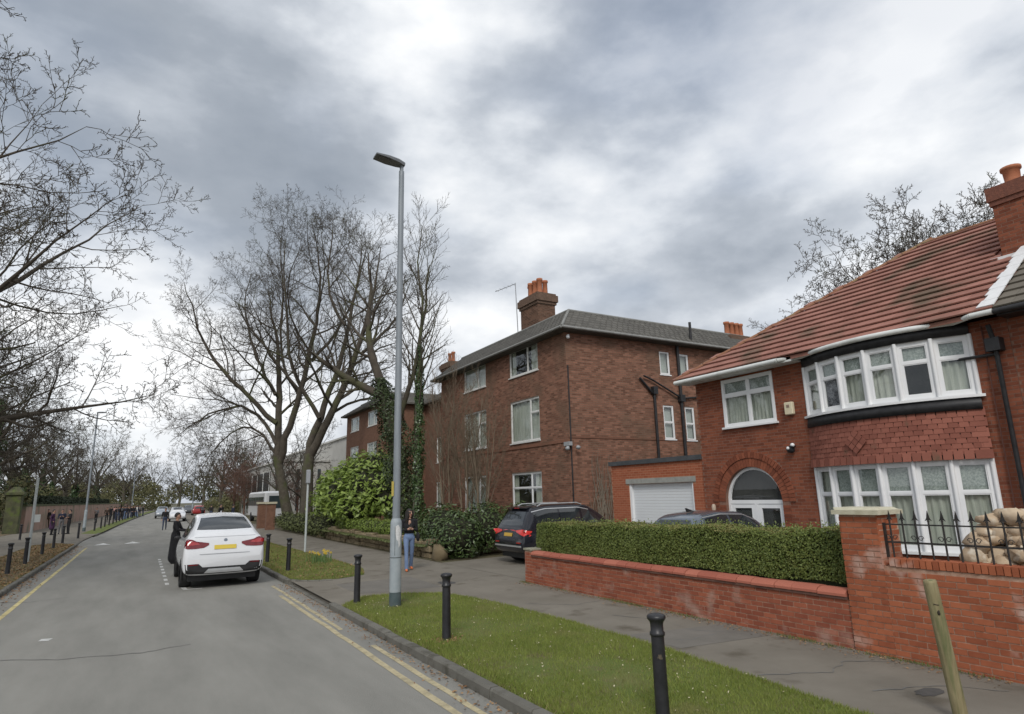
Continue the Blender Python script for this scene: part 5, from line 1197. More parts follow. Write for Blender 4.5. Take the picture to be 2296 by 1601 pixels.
# ================================================================ cars
def smooth1(a, n):
    for _ in range(n): a[1:-1] = a[1:-1] * .5 + (a[:-2] + a[2:]) * .25
    return a
class Car:
    """lofted body. stations: (y, zb, zsh, zbelt, ztop, wb, wm, wbelt, wtop), y from tail (0) to nose; local frame: +y forward"""
    def __init__(s, name, label, loc, rz, stations, paint, scale=(1, 1, 1), group=None, sm=3):
        s.t = thing(name, label, 'car', loc, rz, group); S = np.array(stations, float)
        ys = []
        for a, b in zip(S[:-1, 0], S[1:, 0]):
            k = max(2, int((b - a) / 0.06)); ys += [a + (b - a) * i / k for i in range(k)]
        ys.append(S[-1, 0]); ys = np.array(ys)
        P = np.stack([np.interp(ys, S[:, 0], S[:, j]) for j in range(S.shape[1])], 1)
        for j in range(1, P.shape[1]): smooth1(P[:, j], sm)
        V = []; nprof = None
        for (y, zb, zsh, zbelt, ztop, wb, wm, wbelt, wtop) in P:
            half = [(0, zb), (wb * .8, zb), (wb, zb + .05), (wm, zb + (zsh - zb) * .45), (wm, zsh), (wbelt + (wm - wbelt) * .35, zbelt - .03), (wbelt, zbelt)]
            for f in (.2, .4, .6, .8): half.append((wbelt + (wtop - wbelt) * f + .012 * math.sin(f * 3.14), zbelt + (ztop - .05 - zbelt) * f))
            half += [(wtop, ztop - .05), (wtop * .93, ztop - .018), (wtop * .75, ztop), (wtop * .4, ztop + .012), (0, ztop + .018)]
            h = np.array(half); t_ = np.linspace(0, 1, len(h)); tt = np.linspace(0, 1, 44); h = np.stack([np.interp(tt, t_, h[:, 0]), np.interp(tt, t_, h[:, 1])], 1)
            h[:, 0] = smooth1(h[:, 0].copy(), 2); h[:, 1] = smooth1(h[:, 1].copy(), 2)
            ring = [(x, y, z) for x, z in h] + [(-x, y, z) for x, z in h[-2:0:-1]]
            V += ring; nprof = len(ring)
        V = np.array(V) * np.array(scale); s.scale = scale
        F = []
        for i in range(len(P) - 1):
            for k in range(nprof): F.append((i * nprof + k, i * nprof + (k + 1) % nprof, (i + 1) * nprof + (k + 1) % nprof, (i + 1) * nprof + k))
        mb = MB(); mb.add([tuple(v) for v in V], F, True)
        # end caps as fans
        for base, flip in ((0, 0), ((len(P) - 1) * nprof, 1)):
            ring = list(range(base, base + nprof)); c = tuple(np.mean(V[ring], 0)); mb.v.append(c); ci = len(mb.v) - 1
            for k in range(nprof): mb.f.append((ring[(k + 1) % nprof], ring[k], ci) if not flip else (ring[k], ring[(k + 1) % nprof], ci)); mb.sm.append(True)
        s.body = mb.build('body', paint, s.t, world=False)
        me = s.body.data; s.bvh = BVHTree.FromPolygons([v.co.copy() for v in me.vertices], [tuple(p.vertices) for p in me.polygons])
    def decal(s, name, top, bot, axis, mat, off=.006, n=14, m=6, parent=None, mirror=False):
        """patch between two polylines given in the plane across `axis` ('back': (x,z) seen from behind, 'left'/'right': (y,z), 'front')"""
        res = []
        for mir in ((1, -1) if mirror else (1,)):
            T = np.array(top, float); B = np.array(bot, float)
            def resample(Q):
                d = np.r_[0, np.cumsum(np.linalg.norm(np.diff(Q, axis=0), axis=1))]; t = np.linspace(0, d[-1], n + 1); return np.stack([np.interp(t, d, Q[:, 0]), np.interp(t, d, Q[:, 1])], 1)
            T, B = resample(T), resample(B); V = []; ok = True; last = None
            for i in range(n + 1):
                for j in range(m + 1):
                    a, z = T[i] * (1 - j / m) + B[i] * (j / m)
                    if axis == 'back': o, d = Vector((a * mir, -3, z)), Vector((0, 1, 0))
                    elif axis == 'front': o, d = Vector((a * mir, 9, z)), Vector((0, -1, 0))
                    elif axis == 'left': o, d = Vector((-3, a, z)), Vector((1, 0, 0))
                    elif axis == 'right': o, d = Vector((3, a, z)), Vector((-1, 0, 0))
                    else: o, d = Vector((a * mir, z, 4)), Vector((0, 0, -1))
                    h, nn, _, _ = s.bvh.ray_cast(o, d)
                    if h is None: h = last if last is not None else o + d * 3; nn = -d
                    if nn.dot(d) > 0: nn = -nn
                    last = h; V.append(h + (nn * .5 - d * .5).normalized() * off)
            F = [(i * (m + 1) + j, (i + 1) * (m + 1) + j, (i + 1) * (m + 1) + j + 1, i * (m + 1) + j + 1) for i in range(n) for j in range(m)]
            mb = MB(); mb.add(V, F, True); res.append(mb.build(name, mat, parent or s.t, world=False))
        return res if mirror else res[0]
    def wheels(s, ys, r, hw, rimm, w=.24):
        for y in ys:
            for sd in (-1, 1):
                x = sd * hw; mb = MB(); c = r
                prof = [(r * .62, 0), (r * .95, 0), (r, .03), (r, w - .03), (r * .95, w), (r * .62, w)]
                V = []; F = []; n = 26
                for rr, dd in prof:
                    for k in range(n): th = 2 * math.pi * k / n; V.append((x - sd * dd, y + rr * math.cos(th), c + rr * math.sin(th)))
                for i in range(len(prof) - 1):
                    for k in range(n): F.append((i * n + k, i * n + (k + 1) % n, (i + 1) * n + (k + 1) % n, (i + 1) * n + k))
                mb.add(V, F, True); wh = mb.build('wheel', tyre, s.t, world=False)
                rb_ = MB()
                for q in range(5):
                    th = 2 * math.pi * q / 5; u = Vector((0, math.cos(th), math.sin(th))); v = Vector((0, -math.sin(th), math.cos(th))); o = Vector((x - sd * .03, y, c))
                    rb_.prism([o + u * .05 + v * .05, o + u * r * .62 + v * .035, o + u * r * .62 - v * .035, o + u * .05 - v * .05], (-sd * .03, 0, 0))
                rb_.tube([(x - sd * .02, y, c), (x - sd * .07, y, c)], .07, 12); rb_.build('rim', rimm, wh, world=False)
                wb_ = MB(); wb_.tube([(x - sd * .06, y, c), (x - sd * .1, y, c)], r * .62, 20); wb_.build('wheel_well_shade', M('dark_wheel_well', (.02, .02, .02), rough=.7), wh, world=False)  # dark plate painted as the shaded wheel well behind the spokes
                ar = MB(); V = []; n = 28
                for k in range(n + 1):
                    th = math.pi * (-.12 + 1.24 * k / n)
                    for rr in (r * 1.12, r * .9): V.append((x - sd * .035, y + rr * math.cos(th), c + rr * math.sin(th)))
                ar.add(V, [(2 * k, 2 * k + 1, 2 * k + 3, 2 * k + 2) for k in range(n)]); ar.build('wheel_arch_shade', M('arch_shade_black', (.012, .012, .012), rough=.8), s.t, world=False)  # body is not cut here; black ring paints the shade of the arch
white = M('white_car_paint', (.66, .67, .69), (.70, .71, .73), scale=1, rough=.22, spec=.5, coat=.7)
carglass = M('car_glass', (.018, .022, .025), (.035, .04, .043), scale=1.5, rough=.04, spec=.9)
redl = M('tail_lamp_red', (.30, .012, .016), (.40, .03, .03), scale=25, rough=.12, spec=.7, coat=.6)
redd = M('tail_lamp_dark', (.12, .006, .010), (.18, .01, .014), scale=10, rough=.12, coat=.6)
platey = M('number_plate_yellow', (.62, .46, .05), (.66, .50, .08), scale=2, rough=.5)
blackt = M('black_trim', (.015, .015, .016), (.025, .025, .026), rough=.5)
silver = M('silver_trim', (.50, .51, .52), (.55, .56, .57), rough=.3, metal=.6)
rimm = M('alloy_rim', (.32, .33, .34), rough=.35, metal=.7)
# white coupe SUV seen from behind
SUV_C = [(0.00, .38, .60, .70, .78, .86, .90, .88, .84), (.05, .33, .62, .82, .96, .92, .965, .955, .90), (.10, .31, .74, 1.02, 1.15, .94, .99, .955, .86), (.17, .30, .82, 1.10, 1.225, .95, 1.0, .95, .82),
         (.26, .30, .84, 1.12, 1.265, .95, 1.0, .95, .78), (.6, .30, .85, 1.12, 1.42, .95, 1.0, .945, .74), (1.0, .30, .84, 1.11, 1.56, .93, .99, .94, .69), (1.5, .28, .83, 1.09, 1.66, .92, .985, .93, .645),
         (2.2, .26, .80, 1.07, 1.705, .92, .98, .925, .635), (2.7, .26, .79, 1.06, 1.69, .92, .98, .925, .63), (3.2, .26, .79, 1.05, 1.53, .92, .985, .92, .66), (3.75, .28, .80, 1.04, 1.12, .93, .99, .91, .74),
         (4.3, .30, .78, .98, 1.06, .92, .98, .89, .74), (4.75, .34, .70, .88, .96, .86, .92, .82, .70), (4.9, .42, .62, .74, .80, .74, .78, .70, .60)]
car = Car('parked_car', 'white coupe styled SUV parked at the kerb, seen from behind', (2.10, 19.45, 0.0), 0.0, SUV_C, white, scale=(1.03, 1.0, 1.14))
zs = 1.14; xs_ = 1.03
# rear screen
def rs(pts): return [(x * xs_, z * zs) for x, z in pts]
car.decal('rear_window', rs([(-.56, 1.605), (0, 1.635), (.56, 1.605)]), rs([(-.69, 1.345), (0, 1.335), (.69, 1.345)]), 'back', carglass, n=20, m=10)
for sd in ('left', 'right'):
    car.decal('side_window', [(.95, 1.43 * zs), (1.5, 1.565 * zs), (2.2, 1.61 * zs), (2.25, 1.61 * zs)], [(.80, 1.22 * zs), (1.4, 1.14 * zs), (2.0, 1.12 * zs), (2.25, 1.12 * zs)], sd, carglass)
    car.decal('side_window', [(2.32, 1.61 * zs), (2.75, 1.59 * zs), (3.15, 1.45 * zs)], [(2.32, 1.12 * zs), (2.9, 1.11 * zs), (3.45, 1.11 * zs)], sd, carglass)
car.decal('windscreen', [(-.55, 2.80), (.55, 2.80)], [(-.68, 3.62), (.68, 3.62)], 'top', carglass)
lt = rs([(-.965, 1.11), (-.93, 1.145), (-.80, 1.135), (-.70, 1.09), (-.40, 1.045)]); lb = rs([(-.975, .95), (-.90, .925), (-.72, .925), (-.52, .94), (-.40, 1.0)])
for lamp_ in car.decal('tail_light', lt, lb, 'back', redd, n=18, m=8, off=.010, mirror=True): pass
car.decal('tail_light_bar', rs([(-.95, 1.09), (-.80, 1.09), (-.66, 1.055)]), rs([(-.955, 1.01), (-.80, 1.005), (-.62, 1.02)]), 'back', redl, n=12, m=4, off=.014, mirror=True)
car.decal('number_plate', rs([(-.27, .99), (.27, .99)]), rs([(-.27, .895), (.27, .895)]), 'back', platey, off=.016)
car.decal('boot_crease_shade', rs([(-.62, .80), (.62, .80)]), rs([(-.60, .785), (.60, .785)]), 'back', M('crease_grey', (.30, .31, .33), rough=.4), off=.006, n=24, m=2)  # grey strip on the panel paints the shade line of its crease
car.decal('boot_lid_seam', rs([(-.75, 1.185), (.75, 1.185)]), rs([(-.75, 1.176), (.75, 1.176)]), 'back', MAT['crease_grey'], off=.004, n=24, m=1)
bd = MB(); n_ = 16; c0 = car.bvh.ray_cast(Vector((0, -3, 1.10 * zs)), Vector((0, 1, 0)))[0]; bd.add([c0 + Vector((.045 * math.cos(2 * math.pi * k / n_), -.012, .045 * math.sin(2 * math.pi * k / n_))) for k in range(n_)], [tuple(range(n_))]); bd.build('badge', M('badge_grey', (.28, .32, .38), rough=.3, metal=.5), car.t, world=False)
car.decal('rear_valance', rs([(-.94, .58), (-.62, .585), (-.52, .50), (.52, .50), (.62, .585), (.94, .58)]), rs([(-.90, .36), (-.55, .35), (-.3, .345), (.3, .345), (.55, .35), (.90, .36)]), 'back', blackt, n=30, m=6, off=.008)
car.decal('diffuser', rs([(-.38, .46), (.38, .46)]), rs([(-.48, .37), (.48, .37)]), 'back', silver, n=12, m=3, off=.022)
car.decal('reflector', rs([(-.86, .575), (-.62, .58)]), rs([(-.86, .55), (-.64, .555)]), 'back', redd, n=6, m=2, off=.014, mirror=True)
b = MB(); b.tube([(-.62, .10, .37 * zs), (-.62, .22, .37 * zs)], .06, 10); b.build('exhaust', blackt, car.t, world=False); b = MB(); b.tube([(.62, .10, .37 * zs), (.62, .22, .37 * zs)], .06, 10); b.build('exhaust', blackt, car.t, world=False)
b = MB(); b.box(-.85, .85, .3, 4.5, .20, .42); b.build('underbody', blackt, car.t, world=False)
b = MB(); b.prism([(0, 2.0, 1.93), (0, 2.22, 1.95), (0, 1.95, 2.015), (0, 1.93, 2.015)], (.03, 0, 0)); b.build('roof_fin', white, car.t, world=False)
car.wheels((0.98, 3.93), .385, 1.025, rimm, w=.29)
for sd in (-1, 1):
    b = MB(); b.blob((sd * 1.04, 3.25, 1.22), (.10, .05, .06), 3, 10, 8, 0); mi = b.build('mirror', blackt, car.t, world=False)
# dark SUV on the driveway, tail towards the street
SUV_Q = [(0.00, .46, .58, .66, .72, .84, .88, .86, .82), (.05, .38, .62, .86, .95, .90, .95, .93, .88), (.11, .36, .74, 1.02, 1.12, .92, .965, .93, .84), (.20, .34, .80, 1.07, 1.26, .93, .98, .93, .80), (.42, .32, .82, 1.08, 1.60, .93, .98, .925, .70), (.52, .32, .82, 1.08, 1.66, .93, .98, .925, .68),
         (1.2, .30, .82, 1.07, 1.735, .93, .98, .92, .66), (2.3, .28, .80, 1.06, 1.74, .93, .98, .92, .655), (2.8, .28, .80, 1.05, 1.70, .93, .98, .92, .65), (3.3, .28, .80, 1.04, 1.42, .93, .98, .91, .70), (3.75, .28, .80, 1.03, 1.10, .93, .98, .90, .76), (4.5, .30, .78, .98, 1.03, .92, .97, .88, .74), (4.85, .36, .68, .84, .90, .86, .90, .80, .7), (4.98, .46, .60, .70, .76, .76, .8, .7, .6)]
blk = M('black_car_paint', (.012, .013, .018), (.018, .019, .025), rough=.12, spec=.4, coat=.35)
q = Car('parked_car', 'glossy black SUV parked on the driveway with its tail to the pavement', (10.2, 18.0, 0.13), R_(-90), SUV_Q, blk, scale=(.99, .97, 1.04))
q.decal('rear_window', [(-.56, 1.60), (0, 1.62), (.56, 1.60)], [(-.72, 1.20), (0, 1.18), (.72, 1.20)], 'back', carglass, n=16, m=8)
for sd in ('left', 'right'):
    q.decal('side_window', [(.50, 1.58), (1.0, 1.66), (1.45, 1.67)], [(.62, 1.17), (1.0, 1.14), (1.45, 1.14)], sd, carglass)
    q.decal('side_window', [(1.52, 1.67), (2.3, 1.67)], [(1.52, 1.14), (2.3, 1.14)], sd, carglass)
    q.decal('side_window', [(2.38, 1.66), (2.65, 1.60), (2.95, 1.45)], [(2.38, 1.14), (2.9, 1.13), (3.25, 1.13)], sd, carglass)
    q.decal('chrome_strip', [(.46, 1.61), (1.0, 1.70), (2.3, 1.71), (2.7, 1.63)], [(.46, 1.585), (1.0, 1.672), (2.3, 1.682), (2.7, 1.60)], sd, silver, n=20, m=1, off=.010)
    sx_ = -1 if sd == 'left' else 1
    b = MB(); b.tube([(sx_ * .60, .75, 1.76), (sx_ * .60, .9, 1.83), (sx_ * .60, 2.3, 1.845), (sx_ * .60, 2.5, 1.78)], .02, 8); b.build('roof_rail', silver, q.t, world=False)
q.decal('windscreen', [(-.55, 2.70), (.55, 2.70)], [(-.7, 3.35), (.7, 3.35)], 'top', carglass)
redb = M('tail_lamp_bright', (.62, .025, .02), (.68, .06, .05), scale=12, rough=.1, coat=.8)
q.decal('tail_light', [(-.95, 1.06), (-.78, 1.08), (-.45, 1.05)], [(-.96, .88), (-.72, .93), (-.46, 1.0)], 'back', redb, n=12, m=6, off=.012, mirror=True)
for sd in ('right', 'left'): q.decal('tail_light_side', [(.06, 1.06), (.34, 1.03)], [(.06, .90), (.30, .98)], sd, redb, n=8, m=4, off=.012)
q.decal('number_plate', [(-.26, .965), (.26, .965)], [(-.26, .86), (.26, .86)], 'back', M('number_plate_amber', (.50, .30, .04), (.55, .36, .07), rough=.5), off=.016)
q.decal('bumper_bar', [(-.85, .60), (.85, .60)], [(-.83, .55), (.83, .55)], 'back', silver, n=16, m=2, off=.012)
q.decal('fog_reflector', [(-.80, .70), (-.55, .70)], [(-.80, .66), (-.55, .66)], 'back', redl, n=6, m=2, off=.012, mirror=True)
b = MB(); b.prism([(-.55, .36, 1.70), (.55, .36, 1.70), (.50, .62, 1.745), (-.50, .62, 1.745)], (0, 0, .035)); sp = b.build('spoiler', blk, q.t, world=False); b = MB(); b.box(-.16, .16, .35, .358, 1.705, 1.728); b.build('brake_light', redl, sp, world=False)
b = MB(); b.tube([(.05, .30, 1.30), (-.22, .27, 1.24)], .012, 5); b.build('rear_wiper', blackt, q.t, world=False)
b = MB(); b.box(-.8, .8, .25, 4.3, .2, .45); b.build('underbody', blackt, q.t, world=False)
q.wheels((.92, 3.65), .37, .955, rimm, w=.26)
# blue grey hatchback behind the hedge
HAT = [(0.00, .44, .56, .64, .70, .78, .82, .80, .76), (.06, .34, .62, .84, .94, .84, .89, .87, .80), (.14, .30, .72, .94, 1.05, .85, .90, .86, .76), (.40, .28, .76, .96, 1.36, .86, .90, .85, .66), (.62, .26, .76, .96, 1.46, .86, .90, .85, .62), (1.3, .24, .75, .95, 1.52, .86, .90, .845, .60), (2.1, .24, .74, .94, 1.50, .86, .90, .84, .595), (2.6, .24, .74, .93, 1.36, .86, .90, .84, .62), (3.15, .24, .74, .92, 1.03, .86, .90, .83, .68), (3.8, .26, .70, .86, .93, .84, .88, .80, .66), (4.2, .32, .60, .74, .80, .76, .80, .72, .6), (4.32, .42, .54, .62, .66, .66, .7, .6, .5)]
bg_ = M('blue_grey_paint', (.10, .125, .16), (.13, .155, .19), rough=.2, metal=.4, coat=.8)
hb_ = Car('parked_car', 'blue grey hatchback parked behind the clipped hedge, only its roof showing', (10.05, 10.75, 0.14), R_(-90), HAT, bg_, scale=(1.0, .89, 1.10))
for sd in ('left', 'right'):
    hb_.decal('side_window', [(.64, 1.53), (1.15, 1.595), (1.35, 1.595)], [(.54, 1.08), (1.05, 1.07), (1.35, 1.07)], sd, carglass); hb_.decal('side_window', [(1.42, 1.595), (1.87, 1.56), (2.22, 1.43)], [(1.42, 1.07), (2.05, 1.06), (2.58, 1.06)], sd, carglass)
    hb_.decal('chrome_strip', [(.59, 1.56), (1.16, 1.622), (1.89, 1.592), (2.27, 1.45)], [(.59, 1.545), (1.16, 1.602), (1.89, 1.572), (2.27, 1.43)], sd, silver, n=20, m=1, off=.010)
hb_.decal('windscreen', [(-.5, 1.94), (.5, 1.94)], [(-.62, 2.62), (.62, 2.62)], 'top', carglass); hb_.decal('rear_window', [(-.48, 1.50), (.48, 1.50)], [(-.62, 1.14), (.62, 1.14)], 'back', carglass)
b = MB(); b.prism([(0, .75, 1.66), (0, .97, 1.675), (0, .73, 1.75), (0, .71, 1.75)], (.03, 0, 0)); b.build('roof_fin', blackt, hb_.t, world=False)
hb_.wheels((.72, 2.98), .32, .88, rimm, w=.22)
for sd in (-1, 1): b = MB(); b.blob((sd * 0.98, 2.28, 1.10), (.11, .06, .08), 3, 10, 8, 0); b.build('mirror', bg_, hb_.t, world=False)
# cars far down the road
def far_car(label, x, y, rz, paint, st=HAT, front=True):
    c = Car('distant_car', label, (x, y, 0), rz, st, paint, scale=(1.05, 1.05, 1.12), group='cars down the road')
    c.decal('windscreen', [(-.5, 2.18), (.5, 2.18)], [(-.62, 2.95), (.62, 2.95)], 'top', carglass, n=6, m=4); c.decal('rear_window', [(-.48, 1.50), (.48, 1.50)], [(-.62, 1.16), (.62, 1.16)], 'back', carglass, n=6, m=4)
    for sd in ('left', 'right'): c.decal('side_window', [(.75, 1.52), (2.1, 1.52), (2.5, 1.42)], [(.70, 1.08), (2.2, 1.07), (2.9, 1.07)], sd, carglass, n=8, m=3)
    c.decal('head_light', [(-.80, .80), (-.45, .80)], [(-.80, .68), (-.45, .68)], 'front', UPVC, n=4, m=2, mirror=True); c.decal('tail_light', [(-.82, 1.0), (-.60, 1.0)], [(-.82, .80), (-.60, .80)], 'back', redl, n=4, m=3, mirror=True)
    c.wheels((.84, 3.5), .34, .93, rimm, w=.22); return c
sil = M('silver_blue_paint', (.33, .36, .40), rough=.25, metal=.3, coat=.6)
far_car('silver blue hatchback coming along the road beside the crowd', 2.6 + .2, 113, R_(180), sil)
far_car('white car coming along the road behind the walking person', 3.9, 92, R_(180), white)
far_car('dark car waiting far down the road', 7.6, 135, R_(180), M('dark_car_paint', (.05, .055, .06), rough=.25, coat=.6))
far_car('red car parked at the kerb far down the road', 8.3, 118, R_(0), M('red_car_paint', (.32, .03, .03), rough=.25, coat=.6))
# ================================================================ trees
def tubes_np(polys, sides):
    """polys: list of (pts[n][3], radii[n]) -> V, F (quads)"""
    groups = {}
    for p, r in polys: groups.setdefault(len(p), []).append((p, r))
    VV = []; FF = []; base = 0
    for n, lst in groups.items():
        P = np.array([a for a, _ in lst], dtype=np.float64); Rr = np.array([b for _, b in lst]); B = len(lst)
        T = np.empty_like(P); T[:, 1:-1] = P[:, 2:] - P[:, :-2]; T[:, 0] = P[:, 1] - P[:, 0]; T[:, -1] = P[:, -1] - P[:, -2]
        T /= (np.linalg.norm(T, axis=2, keepdims=True) + 1e-9)
        ref = np.where(np.abs(T[:, :1, 2:3]) < .9, np.array([0, 0, 1.0]), np.array([1.0, 0, 0])); u = np.cross(T, np.broadcast_to(ref, T.shape)); u /= (np.linalg.norm(u, axis=2, keepdims=True) + 1e-9); v = np.cross(T, u)
        th = 2 * np.pi * np.arange(sides) / sides
        ring = P[:, :, None, :] + Rr[:, :, None, None] * (u[:, :, None, :] * np.cos(th)[None, None, :, None] + v[:, :, None, :] * np.sin(th)[None, None, :, None])
        V = ring.reshape(-1, 3); idx = (np.arange(B)[:, None, None] * n + np.arange(n - 1)[None, :, None]) * sides
        k = np.arange(sides)[None, None, :]; k2 = (k + 1) % sides
        F = np.stack([idx + k, idx + k2, idx + sides + k2, idx + sides + k], 3).reshape(-1, 4)
        VV.append(V); FF.append(F + base); base += len(V)
    return np.concatenate(VV), np.concatenate(FF)
class Tree:
    def __init__(s, seed, lens=(.62, .55, .5, .5), kids=(9, 7, 5, 4), wig=.16, trop=.10, maxlvl=4, minr=.006, spread=(35, 65), upbias=0.0, rscale=.5):
        s.r = random.Random(seed); s.lens = lens; s.kids = kids; s.wig = wig; s.trop = trop; s.maxlvl = maxlvl; s.minr = minr; s.spread = spread; s.by = {}; s.tips = []; s.rscale = rscale
    def limb(s, pts, radii, lvl=0, L=None, start=.2, kids=None, trunk=False):
        """a drawn limb that also throws side branches"""
        # resample smooth
        P = np.array(pts, float); d = np.r_[0, np.cumsum(np.linalg.norm(np.diff(P, axis=0), axis=1))]; n = max(5, int(d[-1] / .9)); t = np.linspace(0, d[-1], n)
        Q = np.stack([np.interp(t, d, P[:, k]) for k in range(3)], 1); rr = np.interp(t, np.linspace(0, d[-1], len(radii)), radii)
        for k in range(3): smooth1(Q[:, k], 2)
        Q[1:-1] += np.array([[s.r.gauss(0, .05) for _ in range(3)] for _ in range(n - 2)]) * min(1, d[-1] / 8)
        s.by.setdefault('trunk' if trunk else 0, []).append((Q.tolist(), rr.tolist()))
        s.sprout(Q.tolist(), rr.tolist(), d[-1], lvl, start, kids)
    def sprout(s, Q, R, L, lvl, start, kids=None):
        if lvl >= s.maxlvl: s.tips.append(Q[-1]); return
        nk = kids if kids is not None else s.kids[lvl]; rnd = s.r; n = len(Q); az = rnd.random() * 6.28
        for i in range(nk):
            f = start + (1 - start) * (i + rnd.random()) / nk; f = min(f, .999); x = f * (n - 1); k = int(x); fr = x - k
            a, b = Q[k], Q[min(k + 1, n - 1)]; p = [a[j] + (b[j] - a[j]) * fr for j in range(3)]
            t = Vector((b[0] - a[0], b[1] - a[1], b[2] - a[2]));
            if t.length < 1e-6: continue
            t.normalize(); az += 2.4 + rnd.uniform(-.5, .5); u = t.orthogonal().normalized(); w = t.cross(u); side = u * math.cos(az) + w * math.sin(az)
            ang = R_(rnd.uniform(*s.spread)); d = t * math.cos(ang) + side * math.sin(ang); d.z += s.trop * .8; d.normalize()
            r0 = max(s.minr, (R[k] + (R[min(k + 1, n - 1)] - R[k]) * fr) * rnd.uniform(.42, .62) * (1 if lvl else .9)); ln = L * s.lens[lvl] * rnd.uniform(.55, 1.1) * (1.15 - .6 * f)
            if lvl == 0: ln = max(ln, .12 * L)
            s.grow(p, d, ln, r0, lvl + 1)
    def grow(s, p, d, L, r, lvl):
        rnd = s.r; n = (7, 6, 5, 4, 4)[min(lvl, 4)]; st = L / (n - 1); Q = [tuple(p)]; R = [r]; x, y, z = p; dx, dy, dz = d
        for i in range(1, n):
            dx += rnd.gauss(0, s.wig); dy += rnd.gauss(0, s.wig); dz += rnd.gauss(0, s.wig) + s.trop; m = 1 / math.sqrt(dx * dx + dy * dy + dz * dz); dx *= m; dy *= m; dz *= m
            x += dx * st; y += dy * st; z += dz * st; Q.append((x, y, z)); R.append(max(s.minr * .7, r * (1 - .72 * i / (n - 1))))
        s.by.setdefault(lvl, []).append((Q, R)); s.sprout(Q, R, L, lvl, .18)
    def meshes(s, mat, off=(0, 0, 0), trunkmat=None):
        tr = [p for k in ('trunk',) for p in s.by.get(k, [])]; V, F = tubes_np(tr, 12); tm_ = np_mesh('trunk', V - np.array(off), F, trunkmat or mat, True)
        parts = []; base = 0; VV = []; FF = []
        for k, sides in ((0, 8), (1, 6), (2, 4), (3, 3), (4, 3)):
            if s.by.get(k): V, F = tubes_np(s.by[k], sides); VV.append(V); FF.append(F + base); base += len(V)
        cm_ = np_mesh('crown', np.concatenate(VV) - np.array(off), np.concatenate(FF), mat, True) if VV else None
        return tm_, cm_
bark = M('bark_grey_brown', (.055, .047, .036), (.105, .092, .068), scale=5, rough=.95, bump=.4, bscale=18, c3=(.075, .085, .035), s3=1.2, t3=(.5, .68))
twig = M('twig_brown', (.052, .043, .034), (.095, .08, .062), scale=3, rough=.95, c3=(.085, .09, .04), s3=.6, t3=(.54, .7))
twigr = M('twig_reddish', (.11, .06, .045), (.16, .095, .07), scale=3, rough=.95)
RT = np.array([.866, -.5, 0.0]); DP = np.array([.5, .866, 0.0])       # across and along the line of sight to the big tree, used to lay its limbs out
def tree_obj(name, label, T, base, mat=twig, trunkmat=bark, group='bare trees', leaves=None):
    t = thing(name, label, 'tree', base, group=group); tm_, cm_ = T.meshes(mat, (0, 0, 0), trunkmat)
    new_obj('trunk', tm_, t)
    if cm_: new_obj('crown', cm_, t)
    return t
def L3(base, pts, dep):
    """limb points (across, height) -> 3D with depth drift dep"""
    n = len(pts); return [tuple(np.array([0, 0, 0]) + RT * a + DP * (dep * i / (n - 1)) + np.array([0, 0, h])) for i, (a, h) in enumerate(pts)]
# the big many-stemmed tree; (across, height) in metres from its foot
T = Tree(21, kids=(15, 9, 6, 5), lens=(.47, .55, .5, .5), wig=.15, trop=.055, minr=.009)
T.limb(L3(0, [(.2, -.2), (.0, 1.2), (-.4, 2.6), (-.8, 4.2), (-1.1, 5.6)], 0), [0.484, 0.406, 0.359, 0.343, 0.328], trunk=True, kids=0)
T.limb(L3(0, [(-1.1, 5.5), (-1.25, 8.5), (-1.5, 11.5), (-1.9, 14.5), (-2.6, 17.5), (-3.3, 20)], 1.5), [0.312, 0.265, 0.218, 0.156, 0.094, 0.031])
T.limb(L3(0, [(-.9, 5.0), (-.3, 7.5), (.5, 10), (1.3, 13.5), (1.9, 17), (2.2, 20), (1.6, 23), (1.2, 25)], -1.5), [0.296, 0.257, 0.218, 0.187, 0.140, 0.094, 0.055, 0.023])
T.limb(L3(0, [(-1.3, 8.2), (-3.0, 10), (-5.2, 12), (-6.9, 14.2), (-7.6, 17), (-8.4, 19.4)], -2.5), [0.203, 0.172, 0.140, 0.101, 0.062, 0.023])
T.limb(L3(0, [(-1.2, 6.5), (-2.6, 8.7), (-4.5, 10), (-7.0, 9.6), (-9.0, 8.6), (-11, 7.2)], 2.5), [0.156, 0.133, 0.109, 0.078, 0.047, 0.016])
T.limb(L3(0, [(-1.0, 5.4), (-2.0, 7.4), (-3.2, 8.4), (-4.6, 7.6), (-5.6, 6.0), (-6.0, 4.6)], -2), [0.117, 0.094, 0.078, 0.055, 0.039, 0.016])
T.limb(L3(0, [(-1.5, 10.5), (-3.4, 13.5), (-4.8, 16.5), (-5.6, 19.5), (-5.4, 22)], 3.0), [0.156, 0.125, 0.094, 0.055, 0.023])
T.limb(L3(0, [(1.3, 13.2), (3.0, 15.5), (4.2, 18.5), (4.6, 21.5), (5.0, 24)], 2.2), [0.140, 0.109, 0.078, 0.047, 0.023])
T.limb(L3(0, [(.6, 10.0), (-.8, 12.5), (-1.0, 15.5), (-.6, 18.5), (-.9, 22), (-.5, 24.5)], -3.0), [0.140, 0.109, 0.086, 0.062, 0.039, 0.016])
tree_obj('bare_tree', 'big bare many-stemmed tree rising behind the white car and the leafy shrub', T, (9.9, 52.0, .1))
T = Tree(33, kids=(14, 8, 6, 5), lens=(.45, .55, .5, .5), wig=.15, trop=.06, minr=.009)
T.limb(L3(0, [(.1, -.2), (0, 1.5), (-.1, 3.5), (.0, 5.3)], 0), [.46, .42, .38, .36], trunk=True, kids=0)
